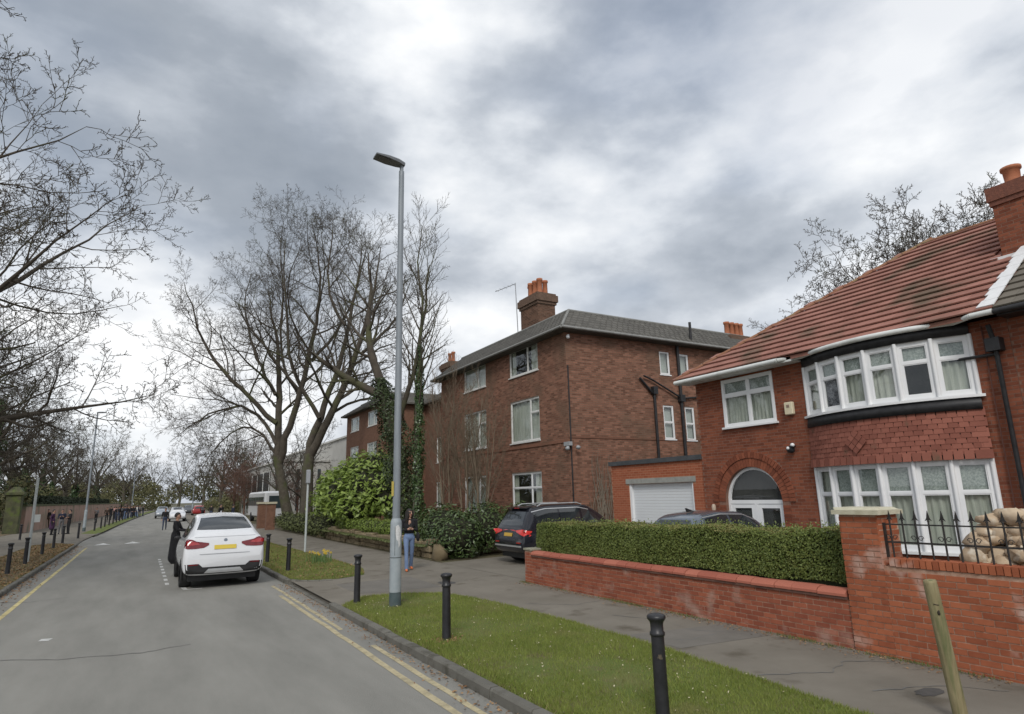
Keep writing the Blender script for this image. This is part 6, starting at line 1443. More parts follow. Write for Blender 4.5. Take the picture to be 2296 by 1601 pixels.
T.limb(L3(0, [(0, 5.1), (-.1, 6.3), (.6, 7.6), (.8, 9.2), (1.4, 10.5), (1.8, 12.3), (2.2, 14.8), (2.5, 17), (2.8, 19), (2.9, 21.5)], 1.5), [.28, .25, .22, .2, .17, .15, .12, .09, .06, .03])
T.limb(L3(0, [(.1, 5.2), (1.0, 7.0), (2.0, 9.0), (2.7, 10.6), (3.5, 12.6), (4.0, 14.6), (4.75, 17.4), (5.0, 20)], -1.5), [.30, .27, .24, .21, .17, .13, .07, .03])
T.limb(L3(0, [(.6, 7.8), (-.6, 9.6), (-1.5, 12), (-1.6, 15), (-2.0, 18), (-1.8, 20.5)], -2.0), [.16, .14, .11, .08, .05, .03])
T.limb(L3(0, [(3.4, 12.4), (5.0, 14.0), (6.0, 16), (6.6, 18.5)], 2.0), [.13, .10, .06, .03]); T.limb(L3(0, [(1.6, 8.2), (3.4, 9.4), (5.0, 9.6), (7.0, 8.6)], 2.5), [.11, .08, .05, .02])
T.limb(L3(0, [(2.2, 14.6), (1.0, 16.5), (.3, 19), (.6, 22), (.4, 24)], 2.0), [.12, .1, .07, .05, .02])
tree_obj('bare_tree', 'bare tree with two forking trunks growing out behind the big leafy shrub', T, (9.9, 45.5, .1))
# slim bare tree hung with ivy behind the lamp post
def slim(seed, H, r0, kids=22, lean=(0, 0), maxlvl=3, trop=.12):
    T = Tree(seed, kids=(kids, 7, 4), lens=(.30, .55, .5), wig=.10, trop=trop, maxlvl=maxlvl, minr=.008, spread=(28, 55)); n = 8
    T.limb([(lean[0] * i / n + .06 * math.sin(i * 1.7), lean[1] * i / n, -.15 + H * i / n) for i in range(n + 1)], [r0 * (1 - .9 * i / n) for i in range(n + 1)], start=.38, trunk=True); return T
ivm = M('ivy_leaf', (.022, .05, .014), (.075, .12, .035), scale=2, rough=.4, isl=.8, spec=.5)
def ivy(parent, path, rad, n, seed, size=.10, name='ivy', squash=1.0, mat=None):
    rg = np.random.default_rng(seed); P = np.array(path, float); d = np.r_[0, np.cumsum(np.linalg.norm(np.diff(P, axis=0), axis=1))]; t = rg.uniform(0, d[-1], n); Q = np.stack([np.interp(t, d, P[:, k]) for k in range(3)], 1); rr = np.interp(t, d, rad)
    a = rg.uniform(0, 2 * np.pi, n); lump = 1 + .28 * np.sin(a * 2 + t * 1.9) + .22 * np.sin(a * 3 - t * 3.1 + 1)
    r_ = rr * lump * (1 - np.abs(rg.normal(0, .22, n))); Nn = np.stack([np.cos(a), np.sin(a) * squash, np.full(n, .35)], 1)
    Q += np.stack([np.cos(a) * r_, np.sin(a) * r_, np.zeros(n)], 1); V, F = leafquads(Q, Nn + rg.normal(0, .5, (n, 3)), rg.uniform(.7, 1.3, n) * size, rg.uniform(.6, 1.0, n) * size, rng=rg)
    props(new_obj(name, np_mesh(name, V, F, mat or ivm), parent), kind='stuff')
T = slim(5, 15.5, .17, 26, lean=(.2, .3)); t = tree_obj('ivy_clad_tree', 'slim bare tree with an ivy covered lower trunk behind the woman', T, (10.6, 26.8, .1)); ivy(t, [(0, 0, 0), (.05, .05, 3), (.1, .1, 6.5), (.12, .15, 9.2)], [.38, .27, .22, .08], 5200, 3, .10)
T = Tree(44, kids=(12, 7, 5), lens=(.4, .55, .5), wig=.15, trop=.08, maxlvl=3, minr=.009)
T.limb(L3(0, [(.6, -.2), (.4, 2.5), (0, 5), (-.5, 7.0)], 0), [.5, .42, .36, .32], trunk=True, kids=0)
T.limb(L3(0, [(-.4, 6.8), (-1.2, 8.6), (-1.8, 10.5), (-1.6, 13), (-1.9, 15.5)], 1), [.28, .22, .16, .09, .03]); T.limb(L3(0, [(-.6, 7.2), (-2.2, 8.1), (-3.4, 8.6), (-4.4, 9.6)], -1), [.24, .2, .14, .05]); T.limb(L3(0, [(0, 5.5), (.8, 8), (1.5, 11), (1.8, 14)], -1), [.16, .12, .08, .03])
t = tree_obj('ivy_clad_tree', 'thick leaning tree smothered in dark ivy between the leafy shrub and the lamp post', T, (10.9, 30.5, .1)); ivy(t, [tuple(p) for p in L3(0, [(.6, 0), (.4, 2.5), (0, 5), (-.5, 7.0), (-.9, 8.2)], 0)], [.8, .85, .85, .75, .3], 9000, 8, .11, mat=M('dark_ivy_leaf', (.02, .035, .012), (.06, .085, .028), scale=2, rough=.5, isl=.8))
# brown whippy saplings before the apartment block
for i, (x, y, H, lab) in enumerate(((11.2, 25.0, 7.2, 'brown leafless sapling leaning before the apartment windows'), (11.7, 24.0, 6.4, 'pale barked leafless sapling beside the laurel hedge'), (11.9, 23.0, 5.6, 'twiggy leafless sapling against the brown brick facade'))):
    T = Tree(60 + i, kids=(12, 7, 4), lens=(.42, .5, .5), wig=.10, trop=.14, maxlvl=3, minr=.006, spread=(20, 45))
    for k in range(4): a = k * 1.6 + i; T.limb([(.08 * math.cos(a), .08 * math.sin(a), -.1), (.2 * math.cos(a), .2 * math.sin(a), H * .4), (.7 * math.cos(a), .7 * math.sin(a), H * (.8 + .06 * k))], [.045, .035, .01], start=.3, trunk=(k == 0))
    tree_obj('sapling', lab, T, (x, y, .1), mat=M('sapling_bark', (.13, .098, .065), (.20, .155, .11), scale=3, rough=.95), trunkmat=MAT['sapling_bark'], group='saplings')
# bare trees across the road: the crowns that fill the left of the sky
def broad(seed, H, spread, nl=9, r0=.5, trunkH=4.0, kids=(12, 8, 6, 4), minr=.011, az0=0.0, maxlvl=4, droop=.0, tilt=(25, 70)):
    T = Tree(seed, kids=kids, lens=(.42, .55, .5, .48), wig=.17, trop=.05, minr=minr, maxlvl=maxlvl); rnd = random.Random(seed)
    T.limb([(0, 0, -.2), (.1, 0, trunkH * .5), (0, .1, trunkH), (.1, .1, H * .45)], [r0, r0 * .85, r0 * .75, r0 * .5], trunk=True, kids=0)
    for i in range(nl):
        a = az0 + i * 2.4 + rnd.uniform(-.3, .3); f = i / nl; e = R_(tilt[0] + (tilt[1] - tilt[0]) * f); L = (spread / max(math.cos(e), .35)) * rnd.uniform(.8, 1.0) * (1 if f < .6 else .85); z0 = trunkH + (H * .45 - trunkH) * f
        L = min(L, (H - z0) / max(.25, math.sin(e)) if math.sin(e) > .3 else L); pts = []; d = Vector((math.cos(a) * math.cos(e), math.sin(a) * math.cos(e), math.sin(e))); p = Vector((0, 0, z0))
        for k in range(6): pts.append(tuple(p)); p = p + d * (L / 5); d.z += .03 - droop; d.normalize()
        r = r0 * .42 * (1 - .4 * f); T.limb(pts, [r, r * .8, r * .58, r * .36, r * .17, r * .04], start=.15)
    return T
T = broad(70, 18, 8.5, 11, .50, 4.5, kids=(9, 6, 5, 3), az0=.9, droop=.01, tilt=(15, 74)); tree_obj('bare_tree', 'bare tree near the kerb across the road, its boughs reaching up into the sky', T, (-9.4, 18.5, .1))
T = broad(77, 16.5, 8.5, 14, .45, 4.5, kids=(12, 7, 5, 4), az0=.4, droop=.01, tilt=(12, 72)); tree_obj('bare_tree', 'bare tree with a dense round crown just short of the speed table', T, (-11.0, 40.0, .1))
T = broad(71, 17.5, 9.5, 14, .55, 4.2, kids=(12, 7, 6, 4), az0=.2, droop=.01, tilt=(12, 72)); t = tree_obj('bare_tree', 'wide bare tree whose boughs reach over the leaf-strewn verge across the road', T, (-8.6, 27.5, .1))
T = broad(72, 17, 8, 12, .55, 5.0, az0=1.0, tilt=(15, 72)); ivt = tree_obj('bare_tree', 'bare tree with a dark ivy wrapped trunk behind the mossy gate pillar', T, (-12.5, 74.0, .1)); ivy(ivt, [(0, 0, 0), (0, 0, 4), (0, 0, 9), (.1, 0, 12)], [1.3, 1.2, .9, .4], 6000, 31, .22)
# small copses further on: a few tree shapes, each placed as a tree of its own
shapes = []
for i in range(4):
    T = broad(80 + i, 13 + i, 5.0 + .4 * i, 8, .35, 3.5, kids=(10, 6, 5), minr=.018, az0=i, maxlvl=3); shapes.append(T.meshes(twig, (0, 0, 0), bark))
Tr = broad(90, 8.5, 3.6, 10, .16, 1.5, kids=(12, 8, 6), minr=.014, maxlvl=3, tilt=(35, 78)); redm = Tr.meshes(twigr, (0, 0, 0), twigr)
rnd = random.Random(17)
def far_tree(x, y, k, s, label, ivy_h=0.0, ms=None, grp='bare trees beyond the boundary walls'):
    t = thing('bare_tree', label, 'tree', (x, y, .1), rnd.random() * 6.28, grp); a, b_ = ms or shapes[k]
    t.scale = (s, s, s * rnd.uniform(.95, 1.1)); new_obj('trunk', a, t); new_obj('crown', b_, t)
    if ivy_h: ivy(t, [(0, 0, 0), (0, 0, ivy_h * .6), (.1, 0, ivy_h)], [.6, .55, .2], 1600, int(abs(x * 7 + y)), .28)
for i, (x, y, k, s, iv) in enumerate(((-11.5, 88, 0, 1.0, 6), (-14, 96, 1, 1.1, 0), (-10.5, 104, 2, 1.0, 5), (-13, 116, 3, 1.1, 7), (-9.5, 124, 0, 1.1, 5), (-12, 138, 1, 1.1, 0), (-8, 150, 2, 1.1, 6), (-9, 168, 3, 1.2, 0), (-4, 185, 0, 1.2, 0), (-16, 80, 2, .9, 5), (-20, 90, 3, 1.2, 0), (-22, 110, 1, 1.3, 0), (-18, 128, 0, 1.3, 6), (-3, 205, 1, 1.2, 0), (-25, 100, 0, 1.2, 0), (-17, 62, 1, 1.0, 5))):
    far_tree(x, y, k, s, 'bare tree with ivy on its trunk beyond the pinkish wall' if iv else 'bare tree in the grove beyond the pinkish wall', iv)
for i, (x, y, k, s) in enumerate(((14, 122, 1, 1.0), (18, 132, 2, 1.1), (13.5, 140, 0, 1.05), (20, 150, 3, 1.1), (16, 165, 1, 1.2), (24, 185, 2, 1.3), (15, 200, 0, 1.3), (10, 225, 3, 1.3), (3, 240, 1, 1.3), (14, 112, 3, .85))): far_tree(x, y, k, s, 'bare tree standing beyond the pale modern building', grp='bare trees down the road')
far_tree(12.0, 104, 0, 1.0, 'rounded reddish twiggy tree beside the pale modern building', ms=redm); far_tree(12.4, 96, 0, .8, 'smaller reddish twiggy tree in front of the pale building', ms=redm)
far_tree(12.8, 74, 0, .75, 'thin bare street tree in front of the coach', ms=shapes[1]); far_tree(12.6, 60, 0, .62, 'small bare tree between the gate pillars and the pale building', ms=shapes[3]); far_tree(13.6, 67, 0, .7, 'small reddish tree before the pale building wall', ms=redm)
T = broad(95, 15, 6.5, 14, .4, 6, kids=(12, 8, 6, 3), minr=.013, maxlvl=4, tilt=(30, 80)); m95 = T.meshes(twig, (0, 0, 0), bark)
far_tree(36, 16.6, 0, .97, 'bare tree whose crown shows over the red tiled roof', ms=m95, grp='trees behind the houses'); far_tree(38, 19.6, 0, .97, 'bare tree whose crown shows over the red tiled roof', ms=m95, grp='trees behind the houses'); far_tree(37, 14.4, 0, 1.0, 'bare tree whose crown shows over the red tiled roof', ms=m95, grp='trees behind the houses'); far_tree(40, 17.6, 0, 1.05, 'bare tree whose crown shows over the red tiled roof', ms=m95, grp='trees behind the houses'); far_tree(44, 30.0, 0, .90, 'bare tree showing low between the two roofs', ms=m95, grp='trees behind the houses')
# undergrowth below the grove
und = M('undergrowth_leaf', (.06, .07, .028), (.17, .155, .075), scale=.6, rough=.9, isl=.7)
def thicket(name, label, pts, n, rad, size, mat, seed, cat='undergrowth'):
    rg = np.random.default_rng(seed); P = np.array(pts, float); i = rg.integers(0, len(P), n); d = rg.normal(size=(n, 3)); d /= np.linalg.norm(d, axis=1, keepdims=True); q = P[i] + d * rg.uniform(.5, 1, n)[:, None] ** .5 * np.array(rad); q[:, 2] = np.maximum(q[:, 2], .15)
    V, F = leafquads(q, d + rg.normal(0, .5, (n, 3)), rg.uniform(.6, 1.4, n) * size, rg.uniform(.4, .9, n) * size, rng=rg); o = new_obj(name, np_mesh(name, V, F, mat)); props(o, label, cat, kind='stuff')
rn = random.Random(3)
thicket('undergrowth', 'dense scrub closing the view left of the road bend', [(-32 + k * 1.0, 205 + rn.random() * 30, 1 + rn.random() * 6) for k in range(36)], 14000, (2.5, 3, 2.4), .55, und, 9)
thicket('undergrowth', 'mass of green undergrowth and scrub behind the pinkish wall', [(-11 - rn.random() * 14 + road_c(y) * .7, y, 1.2 + rn.random() * 3.2) for y in range(72, 210, 2) for _ in range(2)], 42000, (1.6, 1.6, 1.5), .34, und, 4)
thicket('undergrowth', 'scrub and low bushes at the far end of the road', [(9 + rn.random() * 14 + road_c(y), y, .8 + rn.random() * 1.6) for y in range(118, 250, 3) for _ in range(2)], 20000, (1.6, 1.6, 1.2), .36, und, 6)
thicket('undergrowth', 'distant wood closing the end of the road', [(-40 + k * 2.0, 262 + rn.random() * 14, 1.5 + rn.random() * 9) for k in range(56)], 24000, (3, 3, 3.2), .7, und, 7)
hd = thing('wall_hedge', 'dark clipped hedge growing over the pinkish boundary wall', 'hedge', (-9.6, 100, .1)); rg = np.random.default_rng(8); n = 16000; y = rg.uniform(78, 160, n); cx = np.array([road_c(v) for v in y]) * .75
P = np.stack([-9.75 + cx + rg.uniform(-.45, .5, n), y, rg.uniform(1.8, 3.25, n)], 1) - np.array(hd.location); V, F = leafquads(P, rg.normal(0, 1, (n, 3)) + np.array([.6, -.4, .4]), rg.uniform(.2, .35, n), rg.uniform(.15, .25, n), rng=rg); props(new_obj('leaves', np_mesh('leaves', V, F, M('yew_leaf', (.012, .02, .01), (.035, .045, .02), isl=.7, rough=.8)), hd), kind='stuff')

# ================================================================ shrubs and low walls by the gardens
rh = M('rhododendron_leaf', (.13, .20, .03), (.32, .41, .10), scale=1.2, rough=.45, isl=.8, spec=.4, trans=.2)
def shrub(name, label, base, lobes, n, size, asp, mat, seed, cat='shrub', stems=5, core=True):
    t = thing(name, label, cat, base); rg = np.random.default_rng(seed); P = []; N = []; Lb = np.array(lobes, float); vol = Lb[:, 3] * Lb[:, 4] + Lb[:, 5] * Lb[:, 3]; cnt = (n * vol / vol.sum()).astype(int)
    for (x, y, z, rx, ry, rz), c in zip(lobes, cnt):
        d = rg.normal(size=(c, 3)); d /= np.linalg.norm(d, axis=1, keepdims=True); bump_ = 1 + .12 * np.sin(d[:, 0] * 7 + z) * np.sin(d[:, 1] * 6 + x) ; f = 1 - np.abs(rg.normal(0, .13, c)); P.append(np.array([x, y, z]) + d * np.array([rx, ry, rz]) * (f * bump_)[:, None]); N.append(d * .6 + np.array([0, 0, .65]) + rg.normal(0, .38, (c, 3)))
    P = np.concatenate(P); N = np.concatenate(N); k = P[:, 2] > .05; P, N = P[k], N[k]; V, F = leafquads(P, N, rg.uniform(.7, 1.25, len(P)) * size, rg.uniform(.7, 1.1, len(P)) * size * asp, rng=rg); props(new_obj('foliage', np_mesh('foliage', V, F, mat), t), kind='stuff')
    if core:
        for i, (x, y, z, rx, ry, rz) in enumerate(lobes): b = MB(); b.blob((x, y, z), (rx * .66, ry * .66, rz * .66), seed + i, 10, 8, .1); b.build('inner_shade_core', M('inner_shade_dark', (.02, .024, .012), (.035, .035, .02), scale=6, rough=1), t, world=False)  # solid dark blobs: the shade inside the foliage put into colour
    b = MB(); r2 = random.Random(seed)
    for k in range(stems): l = lobes[k % len(lobes)]; b.tube([(l[0] * .3 + r2.uniform(-.2, .2), l[1] * .3 + r2.uniform(-.2, .2), -.05), (l[0] * .7, l[1] * .7, l[2] * .5), (l[0], l[1], l[2])], [.06, .045, .02], 6)
    b.build('stems', bark, t, world=False); return t
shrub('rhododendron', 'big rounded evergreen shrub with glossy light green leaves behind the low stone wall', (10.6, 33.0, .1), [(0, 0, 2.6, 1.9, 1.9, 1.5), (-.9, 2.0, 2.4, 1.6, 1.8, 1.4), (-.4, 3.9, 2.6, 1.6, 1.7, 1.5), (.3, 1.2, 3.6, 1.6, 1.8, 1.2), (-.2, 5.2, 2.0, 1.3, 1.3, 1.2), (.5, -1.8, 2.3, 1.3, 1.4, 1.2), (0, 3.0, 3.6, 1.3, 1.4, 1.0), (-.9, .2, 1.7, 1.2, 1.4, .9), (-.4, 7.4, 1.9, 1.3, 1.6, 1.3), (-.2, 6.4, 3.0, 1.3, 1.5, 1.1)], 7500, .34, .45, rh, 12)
lau = M('laurel_leaf', (.03, .055, .016), (.10, .145, .045), scale=1.5, rough=.4, isl=.8, spec=.45)
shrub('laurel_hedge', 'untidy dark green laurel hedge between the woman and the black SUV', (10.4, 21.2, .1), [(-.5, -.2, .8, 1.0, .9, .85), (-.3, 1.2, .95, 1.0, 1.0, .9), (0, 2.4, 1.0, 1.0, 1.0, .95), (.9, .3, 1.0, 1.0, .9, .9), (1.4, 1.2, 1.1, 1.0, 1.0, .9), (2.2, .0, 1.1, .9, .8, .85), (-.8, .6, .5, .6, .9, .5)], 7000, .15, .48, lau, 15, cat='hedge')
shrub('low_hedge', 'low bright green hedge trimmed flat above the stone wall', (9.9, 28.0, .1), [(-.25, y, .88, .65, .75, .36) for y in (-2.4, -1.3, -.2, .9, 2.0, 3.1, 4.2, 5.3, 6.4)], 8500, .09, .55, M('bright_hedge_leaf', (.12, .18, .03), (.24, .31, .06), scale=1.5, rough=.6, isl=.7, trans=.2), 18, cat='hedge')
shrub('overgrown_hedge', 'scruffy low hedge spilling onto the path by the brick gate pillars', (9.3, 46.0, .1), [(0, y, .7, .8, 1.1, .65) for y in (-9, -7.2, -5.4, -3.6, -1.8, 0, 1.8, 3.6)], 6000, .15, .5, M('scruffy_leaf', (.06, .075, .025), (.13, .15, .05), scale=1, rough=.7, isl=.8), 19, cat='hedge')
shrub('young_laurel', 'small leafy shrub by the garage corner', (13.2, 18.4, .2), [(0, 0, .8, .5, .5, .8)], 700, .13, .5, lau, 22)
# ivy grown stone wall along the path
sw2 = thing('stone_wall', 'low ivy grown stone wall below the bright green hedge', 'wall', (9.3, 28, .1)); stm = M('buff_stone', (.15, .115, .065), (.25, .20, .125), scale=3, rough=.95, objr=.7, bump=.4, bscale=20); rn = random.Random(5); y = 21.6
while y < 38.5:
    z = .1
    while z < .62:
        h = rn.uniform(.16, .26); L = rn.uniform(.3, .6); b = MB(); b.box(9.05 + rn.uniform(-.03, .03), 9.45, y + rn.uniform(-.1, .1), y + L, z, z + h - .015); b.build('stone', stm, sw2, bevel=.035); z += h
    y += .48
ivy(sw2, [(-.3, -6, .45), (-.3, 0, .45), (-.3, 10, .5)], [.26, .28, .26], 11000, 41, .085, mat=MAT['scruffy_leaf'])
b = MB(); b.blob((9.1, 20.9, .32), (.26, .36, .34), 5, 7, 5, .25); o = b.build('boulder', stm); props(o, 'buff boulder at the end of the ivy grown stone wall beside the woman', 'rock')
# ================================================================ people
SKIN = M('skin', (.42, .24, .17), (.48, .29, .21), scale=8, rough=.6)
SKIN2 = M('skin_brown', (.22, .12, .08), (.26, .15, .10), scale=8, rough=.6)
HAIRM = M('dark_hair', (.012, .010, .009), (.03, .024, .02), scale=30, rough=.5, stretch=(6, 6, 1))
def cloth(name, c): return M('cloth_' + name, c, tuple(min(1, x * 1.35 + .004) for x in c), scale=7, rough=.95, bump=.15, bscale=14)
CB = cloth('black', (.012, .012, .014)); CN = cloth('navy', (.014, .018, .035)); CG = cloth('grey', (.10, .10, .105)); CJ = cloth('jeans', (.12, .17, .28)); CD = cloth('dark_jeans', (.03, .04, .07)); CW = cloth('white', (.6, .6, .58)); CP = cloth('plum', (.045, .018, .05)); CR = cloth('red', (.35, .05, .05)); CO = cloth('orange', (.55, .16, .06)); CT = cloth('tan', (.30, .20, .12)); CBR = cloth('brown', (.06, .04, .03)); CPK = cloth('pink', (.45, .26, .24))
def capsule(mb, a, ra, b, rb, n=10):
    a, b = Vector(a), Vector(b); d = b - a; L = d.length
    d = d / L if L > 1e-6 else Vector((0, 0, 1)); pts = []; rad = []
    for k in range(4): t = (1 - k / 4) * math.pi / 2; pts.append(a - d * ra * math.sin(t)); rad.append(max(.001, ra * math.cos(t)))
    pts.append(a); rad.append(ra); pts.append(b); rad.append(rb)
    for k in range(1, 5): t = k / 4 * math.pi / 2; pts.append(b + d * rb * math.sin(t)); rad.append(max(.001, rb * math.cos(t)))
    mb.tube(pts, rad, n)
def person(label, loc, rz, H=1.75, top=CB, bottom=CD, shoe=CB, skin=SKIN, hair=HAIRM, pose='stand', coat=0.0, robe=False, long_hair=False, voxel=.016, headturn=0.0, group=None, arms='down', stride=0.0, hat=False, inner=None, link=True):
    t = thing('person', label, 'person', loc, rz, group); S = H / 1.75; prim = []; mb = MB()
    def cap(a, ra, b, rb, tag): a = Vector(a) * S; b = Vector(b) * S; capsule(mb, a, ra * S, b, rb * S); prim.append((a, b, ra * S, rb * S, tag))
    def ell(c, r, tag): c = Vector(c) * S; r = [x * S for x in r]; mb.blob(c, r, 1, 14, 10, 0); prim.append((c - Vector((0, 0, r[2] * .4)), c + Vector((0, 0, r[2] * .4)), min(r[0], r[1]), min(r[0], r[1]), tag))
    # legs; local +y is forward
    for s in (-1, 1):
        sw = stride * s; hip = (s * .088, 0, .92); knee = (s * .095, sw * .20 + .03, .50 + .015 * abs(stride)); ank = (s * .095, sw * .36 - (.10 if sw < 0 else .0) * abs(stride), .085 + (.05 if sw < 0 else 0) * abs(stride))
        cap(hip, .088, knee, .060, 'bottom'); flare = .058 if bottom is CJ else .046; cap(knee, .060, ank, flare, 'bottom')
        cap((ank[0], ank[1] - .03, ank[2] - .045), .04, (ank[0] + s * .015, ank[1] + .13, .036 + (.0 if sw >= 0 else .01)), .034, 'shoe')
    ell((0, 0, .95), (.165, .115, .13), 'bottom')
    # torso
    ell((0, 0, 1.10), (.145, .105, .16), 'top'); ell((0, .0, 1.28), (.175, .115, .19), 'top'); cap((-.15, 0, 1.41), .062, (.15, 0, 1.41), .062, 'top')
    if coat: cap((0, 0, 1.05), .15, (0, -.01, 1.05 - coat), .17, 'top')
    if robe: cap((0, 0, 1.0), .15, (0, 0, .55), .18, 'top'); cap((0, 0, .55), .18, (0, 0, .20), .20, 'top')
    cap((0, 0, 1.42), .055, (0, .015, 1.53), .05, 'skin')
    if inner: ell((0, .085, 1.36), (.045, .04, .075), 'inner')
    # arms
    for s in (-1, 1):
        sh = (s * .19, 0, 1.40)
        if arms == 'down': el = (s * .235, -.03 + stride * s * -.06, 1.12); wr = (s * .235, .05 - stride * s * .12, .88); hd = (s * .232, .075 - stride * s * .14, .80)
        elif arms == 'clasp': el = (s * .225, -.01, 1.14); wr = (s * .09, .19, 1.17); hd = (s * .03, .215, 1.185)
        elif arms == 'phone': el = (s * .23, .0, 1.14); wr = (s * .13, .20, 1.20); hd = (s * .08, .25, 1.24)
        elif arms == 'pocket': el = (s * .26, -.08, 1.13); wr = (s * .19, .06, .96); hd = (s * .17, .09, .92)
        elif arms == 'folded': el = (s * .23, .02, 1.14); wr = (-s * .05, .17, 1.16 + s * .02); hd = (-s * .11, .165, 1.17 + s * .02)
        elif arms == 'reach': el = (s * .22, .12, 1.16); wr = (s * .14, .34, 1.12); hd = (s * .12, .41, 1.12)
        cap(sh, .058, el, .047, 'top'); cap(el, .046, wr, .033, 'top')
        w, h = Vector(wr), Vector(hd); d = (h - w).normalized(); u = d.cross(Vector((0, 0, 1)));
        u = u.normalized() if u.length > .1 else Vector((0, 1, 0)); nrm_ = d.cross(u)
        cap(wr, .026, h, .034, 'skin')
        for k, (off, ln) in enumerate(((-.030, .062), (-.010, .075), (.010, .070), (.029, .055))):
            b0_ = h + u * off + d * .02; m0 = b0_ + d * ln * .55 - nrm_ * .012; cap(b0_, .0105, m0, .0095, 'skin'); cap(m0, .0095, m0 + d * ln * .4 - nrm_ * .022, .008, 'skin')
        tb = h - u * .036 * s - d * .01; cap(w.lerp(h, .5), .012, tb + d * .035 - u * .012 * s, .0105, 'skin')
    # head
    hc = Vector((0, .02, 1.635)); ct, st = math.cos(headturn), math.sin(headturn)
    def hv(x, y, z): return (hc.x + x * ct - y * st, hc.y + x * st + y * ct, hc.z + z)
    ell(hc, (.078, .095, .112), 'skin'); cap(hv(0, .02, -.06), .055, hv(0, .05, -.085), .035, 'skin'); cap(hv(0, .093, .015), .010, hv(0, .108, -.025), .014, 'skin')
    for s in (-1, 1): ell(hv(s * .078, -.005, -.01), (.012, .02, .03), 'skin'); ell(hv(s * .031, .086, .012), (.013, .012, .009), 'eye')
    cap(hv(-.022, .087, -.055), .008, hv(.022, .087, -.055), .008, 'lip')
    tmp = mb.build('tmp', None, None, rec=True); md = tmp.modifiers.new('r', 'REMESH'); md.mode = 'VOXEL'; md.voxel_size = voxel * S; sm_ = tmp.modifiers.new('s', 'SMOOTH'); sm_.iterations = 2; sm_.factor = .4
    dg = bpy.context.evaluated_depsgraph_get(); me = bpy.data.meshes.new_from_object(tmp.evaluated_get(dg)); bpy.data.objects.remove(tmp); me.name = 'body'
    tags = ['top', 'bottom', 'shoe', 'skin', 'eye', 'lip', 'inner']
    for m in (top, bottom, shoe, skin, HAIRM, M('lip', (.30, .09, .08), rough=.5), inner or CW): me.materials.append(m)
    n = len(me.polygons); C = np.empty(n * 3, np.float32); me.polygons.foreach_get('center', C); C = C.reshape(-1, 3); best = np.full(n, 9e9); idx = np.zeros(n, np.int32)
    for a, b, ra, rb, tag in prim:
        a_ = np.array(a); d = np.array(b) - a_; L2 = max(1e-9, (d * d).sum()); tt = np.clip(((C - a_) @ d) / L2, 0, 1); dist = np.linalg.norm(C - (a_ + tt[:, None] * d), axis=1) - (ra + (rb - ra) * tt)
        if tag in ('eye', 'lip', 'inner'): dist -= .006
        k = dist < best; best[k] = dist[k]; idx[k] = tags.index(tag)
    if robe: idx[(idx == 1)] = 0
    me.polygons.foreach_set('material_index', idx); me.polygons.foreach_set('use_smooth', np.ones(n, bool)); me.update()
    new_obj('body', me, t)
    # hair
    hb2 = MB(); V = []; F = []; N1, N2 = 14, 9
    for i in range(N2 + 1):
        ph = math.pi * .60 * i / N2
        for k in range(N1):
            th = 2 * math.pi * k / N1; fr = math.sin(th) > .35
            p2 = ph * (.62 if fr else 1.0); V.append(Vector(hv(.092 * math.sin(p2) * math.cos(th), -.012 + .107 * math.sin(p2) * math.sin(th), .01 + .122 * math.cos(p2))) * S)
    for i in range(N2):
        for k in range(N1): F.append((i * N1 + k, i * N1 + (k + 1) % N1, (i + 1) * N1 + (k + 1) % N1, (i + 1) * N1 + k))
    hb2.add(V, F, True)
    if long_hair:
        for k in range(13):
            a = R_(150 + 240 * k / 12 + 0); x0, y0 = .085 * math.cos(a), .09 * math.sin(a)
            if y0 > .06: continue
            p0, p1, p2, p3 = hv(x0, y0, .05), hv(x0 * 1.12, y0 * 1.08, -.06), hv(x0 * 1.35 + .0, y0 * .9 - .02, -.20), hv(x0 * 1.35, y0 * .75 - .02, -.33 - .03 * (k % 3))
            hb2.tube([Vector(p) * S for p in (p0, p1, p2, p3)], [.030 * S, .034 * S, .030 * S, .010 * S], 7)
    hb2.build('hat' if hat else 'hair', CG if hat else hair, t, world=False, rec=False)
    return t
w = person('woman with long dark hair in black jacket and jeans, walking behind the lamp post', (7.22, 18.9, .1), R_(168), H=1.82, top=CB, bottom=CJ, shoe=CO, arms='clasp', stride=.55, long_hair=True, voxel=.0085, headturn=R_(28), inner=SKIN)
b = MB(); b.blob((-.27, .02, .98), (.06, .12, .14), 3, 10, 8, .05); b.tube([(-.24, .02, 1.1), (-.16, .07, 1.35), (-.10, .02, 1.52)], .012, 5); bag = b.build('shoulder_bag', CB); props(bag, 'black shoulder bag hanging at the side of the woman in jeans', 'bag'); bag.location = w.location; bag.rotation_euler = w.rotation_euler
b = MB(); b.box(-.035, .035, .262, .272, 1.25, 1.40); ph_ = b.build('phone', blackt); props(ph_, 'dark phone held by the woman in jeans', 'phone'); ph_.location = w.location; ph_.rotation_euler = w.rotation_euler
person('person in a long black robe standing beyond the bonnet of the white car', (1.25, 28.3, 0), R_(-110), H=1.9, top=CB, bottom=CB, robe=True, arms='reach', skin=SKIN)
person('person in dark clothes walking in the middle of the road', (1.85, 63, 0), R_(175), H=1.84, top=CB, bottom=CD, stride=.6)
g_ = 'people talking on the far pavement'
person('person in a long plum coat in the trio near the mossy gate pillar', (-5.75, 60.0, .1), R_(-100), H=1.88, top=CP, bottom=CB, coat=.55, arms='pocket', group=g_); person('person in black with a pale scarf in the trio near the mossy gate pillar', (-4.75, 60.6, .1), R_(120), H=1.84, top=CB, bottom=CB, arms='folded', group=g_, inner=CG); person('person in navy facing the pair in the trio near the mossy gate pillar', (-5.3, 61.3, .1), R_(180), H=1.86, top=CN, bottom=CG, arms='phone', group=g_)
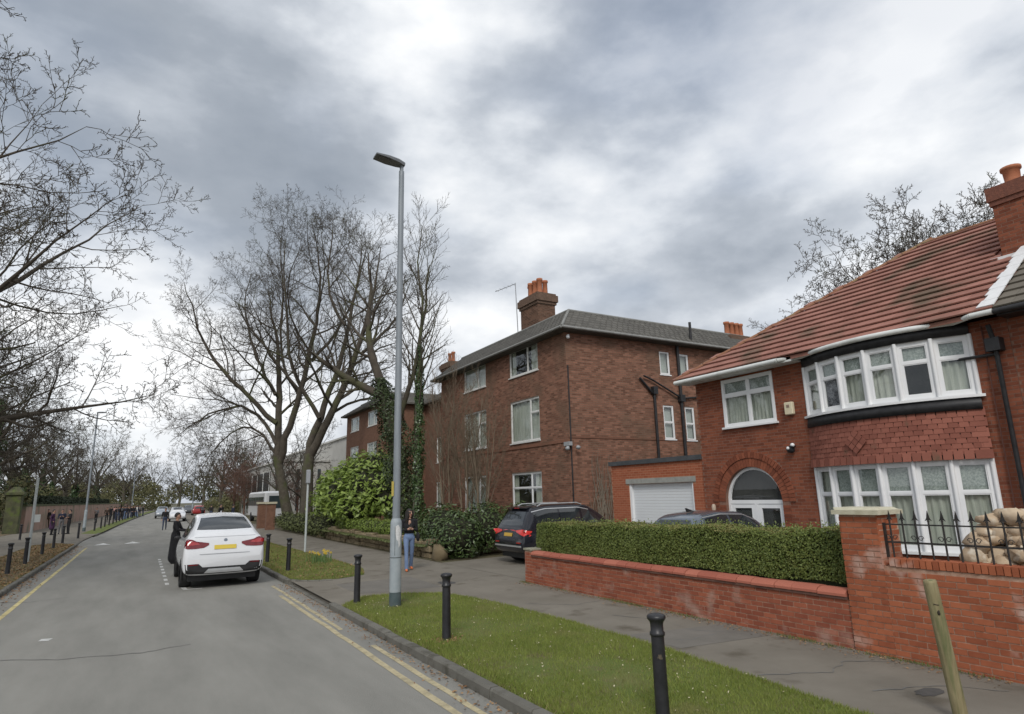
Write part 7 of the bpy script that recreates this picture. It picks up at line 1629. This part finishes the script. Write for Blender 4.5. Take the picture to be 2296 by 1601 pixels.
person('person in black walking past the pinkish wall behind the sign post', (-8.0, 79, .1), R_(170), H=1.82, top=CB, bottom=CBR, stride=.4)
person('person in a white top under a tree by the pinkish wall', (-4.6, 92, .1), R_(150), H=1.80, top=CG, bottom=CB, arms='phone', group=g_); person('person in brown beside the one in grey by the pinkish wall', (-3.6, 93.5, .1), R_(200), H=1.82, top=CBR, bottom=CB, arms='pocket', group=g_)
# the crowd: six figures, copied
base_ = []; g2_ = 'crowd along the far pavement'; lab_ = {0: 'person in black and dark jeans in the crowd by the bollards', 1: 'person in navy and blue jeans in the crowd by the bollards', 2: 'person in a pink top in the crowd by the bollards', 3: 'person in grey and black in the crowd by the bollards', 4: 'person in a white top in the crowd by the bollards', 5: 'person in a long dark coat in the crowd by the bollards'}
spots = [(-2.6, 104), (-1.9, 106), (-3.2, 108), (-1.5, 110), (-2.4, 112), (-.9, 113), (-1.8, 116), (-3.0, 117), (-.6, 119), (-1.4, 121), (-.2, 124), (-2.2, 124), (.3, 127), (-.9, 128), (-2.9, 102), (-3.6, 105), (-2.1, 108.5), (-3.4, 112), (-1.2, 115), (-2.6, 120), (-.5, 122), (-1.8, 127)]
kinds = [0, 1, 2, 0, 3, 5, 0, 1, 4, 0, 3, 5, 0, 1, 0, 5, 0, 3, 0, 5, 1, 0]; spec_ = [dict(top=CB, bottom=CD, arms='pocket'), dict(top=CN, bottom=CJ, arms='down', stride=.3), dict(top=CPK, bottom=CB, arms='folded'), dict(top=CG, bottom=CB, arms='phone'), dict(top=CW, bottom=CD, arms='down'), dict(top=CB, bottom=CB, coat=.5, arms='pocket')]
rnd = random.Random(6); first = {}
for (x, y), k in zip(spots, kinds):
    if k not in first: first[k] = person(lab_[k], (x, y, .1), rnd.random() * 6.28, H=1.84, voxel=.024, group=g2_, **spec_[k])
    else:
        c = copy_tree(first[k]); c.location = (x, y, .1); c.rotation_euler = (0, 0, rnd.random() * 6.28); c.scale = [rnd.uniform(.94, 1.04)] * 3
g3_ = 'people waiting by the gate pillars'
for (x, y), k, lb in zip([(7.2, 84), (7.9, 80), (6.6, 88), (7.4, 76), (8.0, 70), (6.9, 92)], [0, 5, 3, 0, 1, 5], ['person in black', 'person in a long dark coat', 'person in grey', 'person in black', 'person in navy', 'person in a long dark coat']):
    c = copy_tree(first[k]); c.location = (x, y, .1); c.rotation_euler = (0, 0, rnd.random() * 6.28); c['label'] = lb + ' waiting on the path beyond the brick gate pillars'; c['group'] = g3_
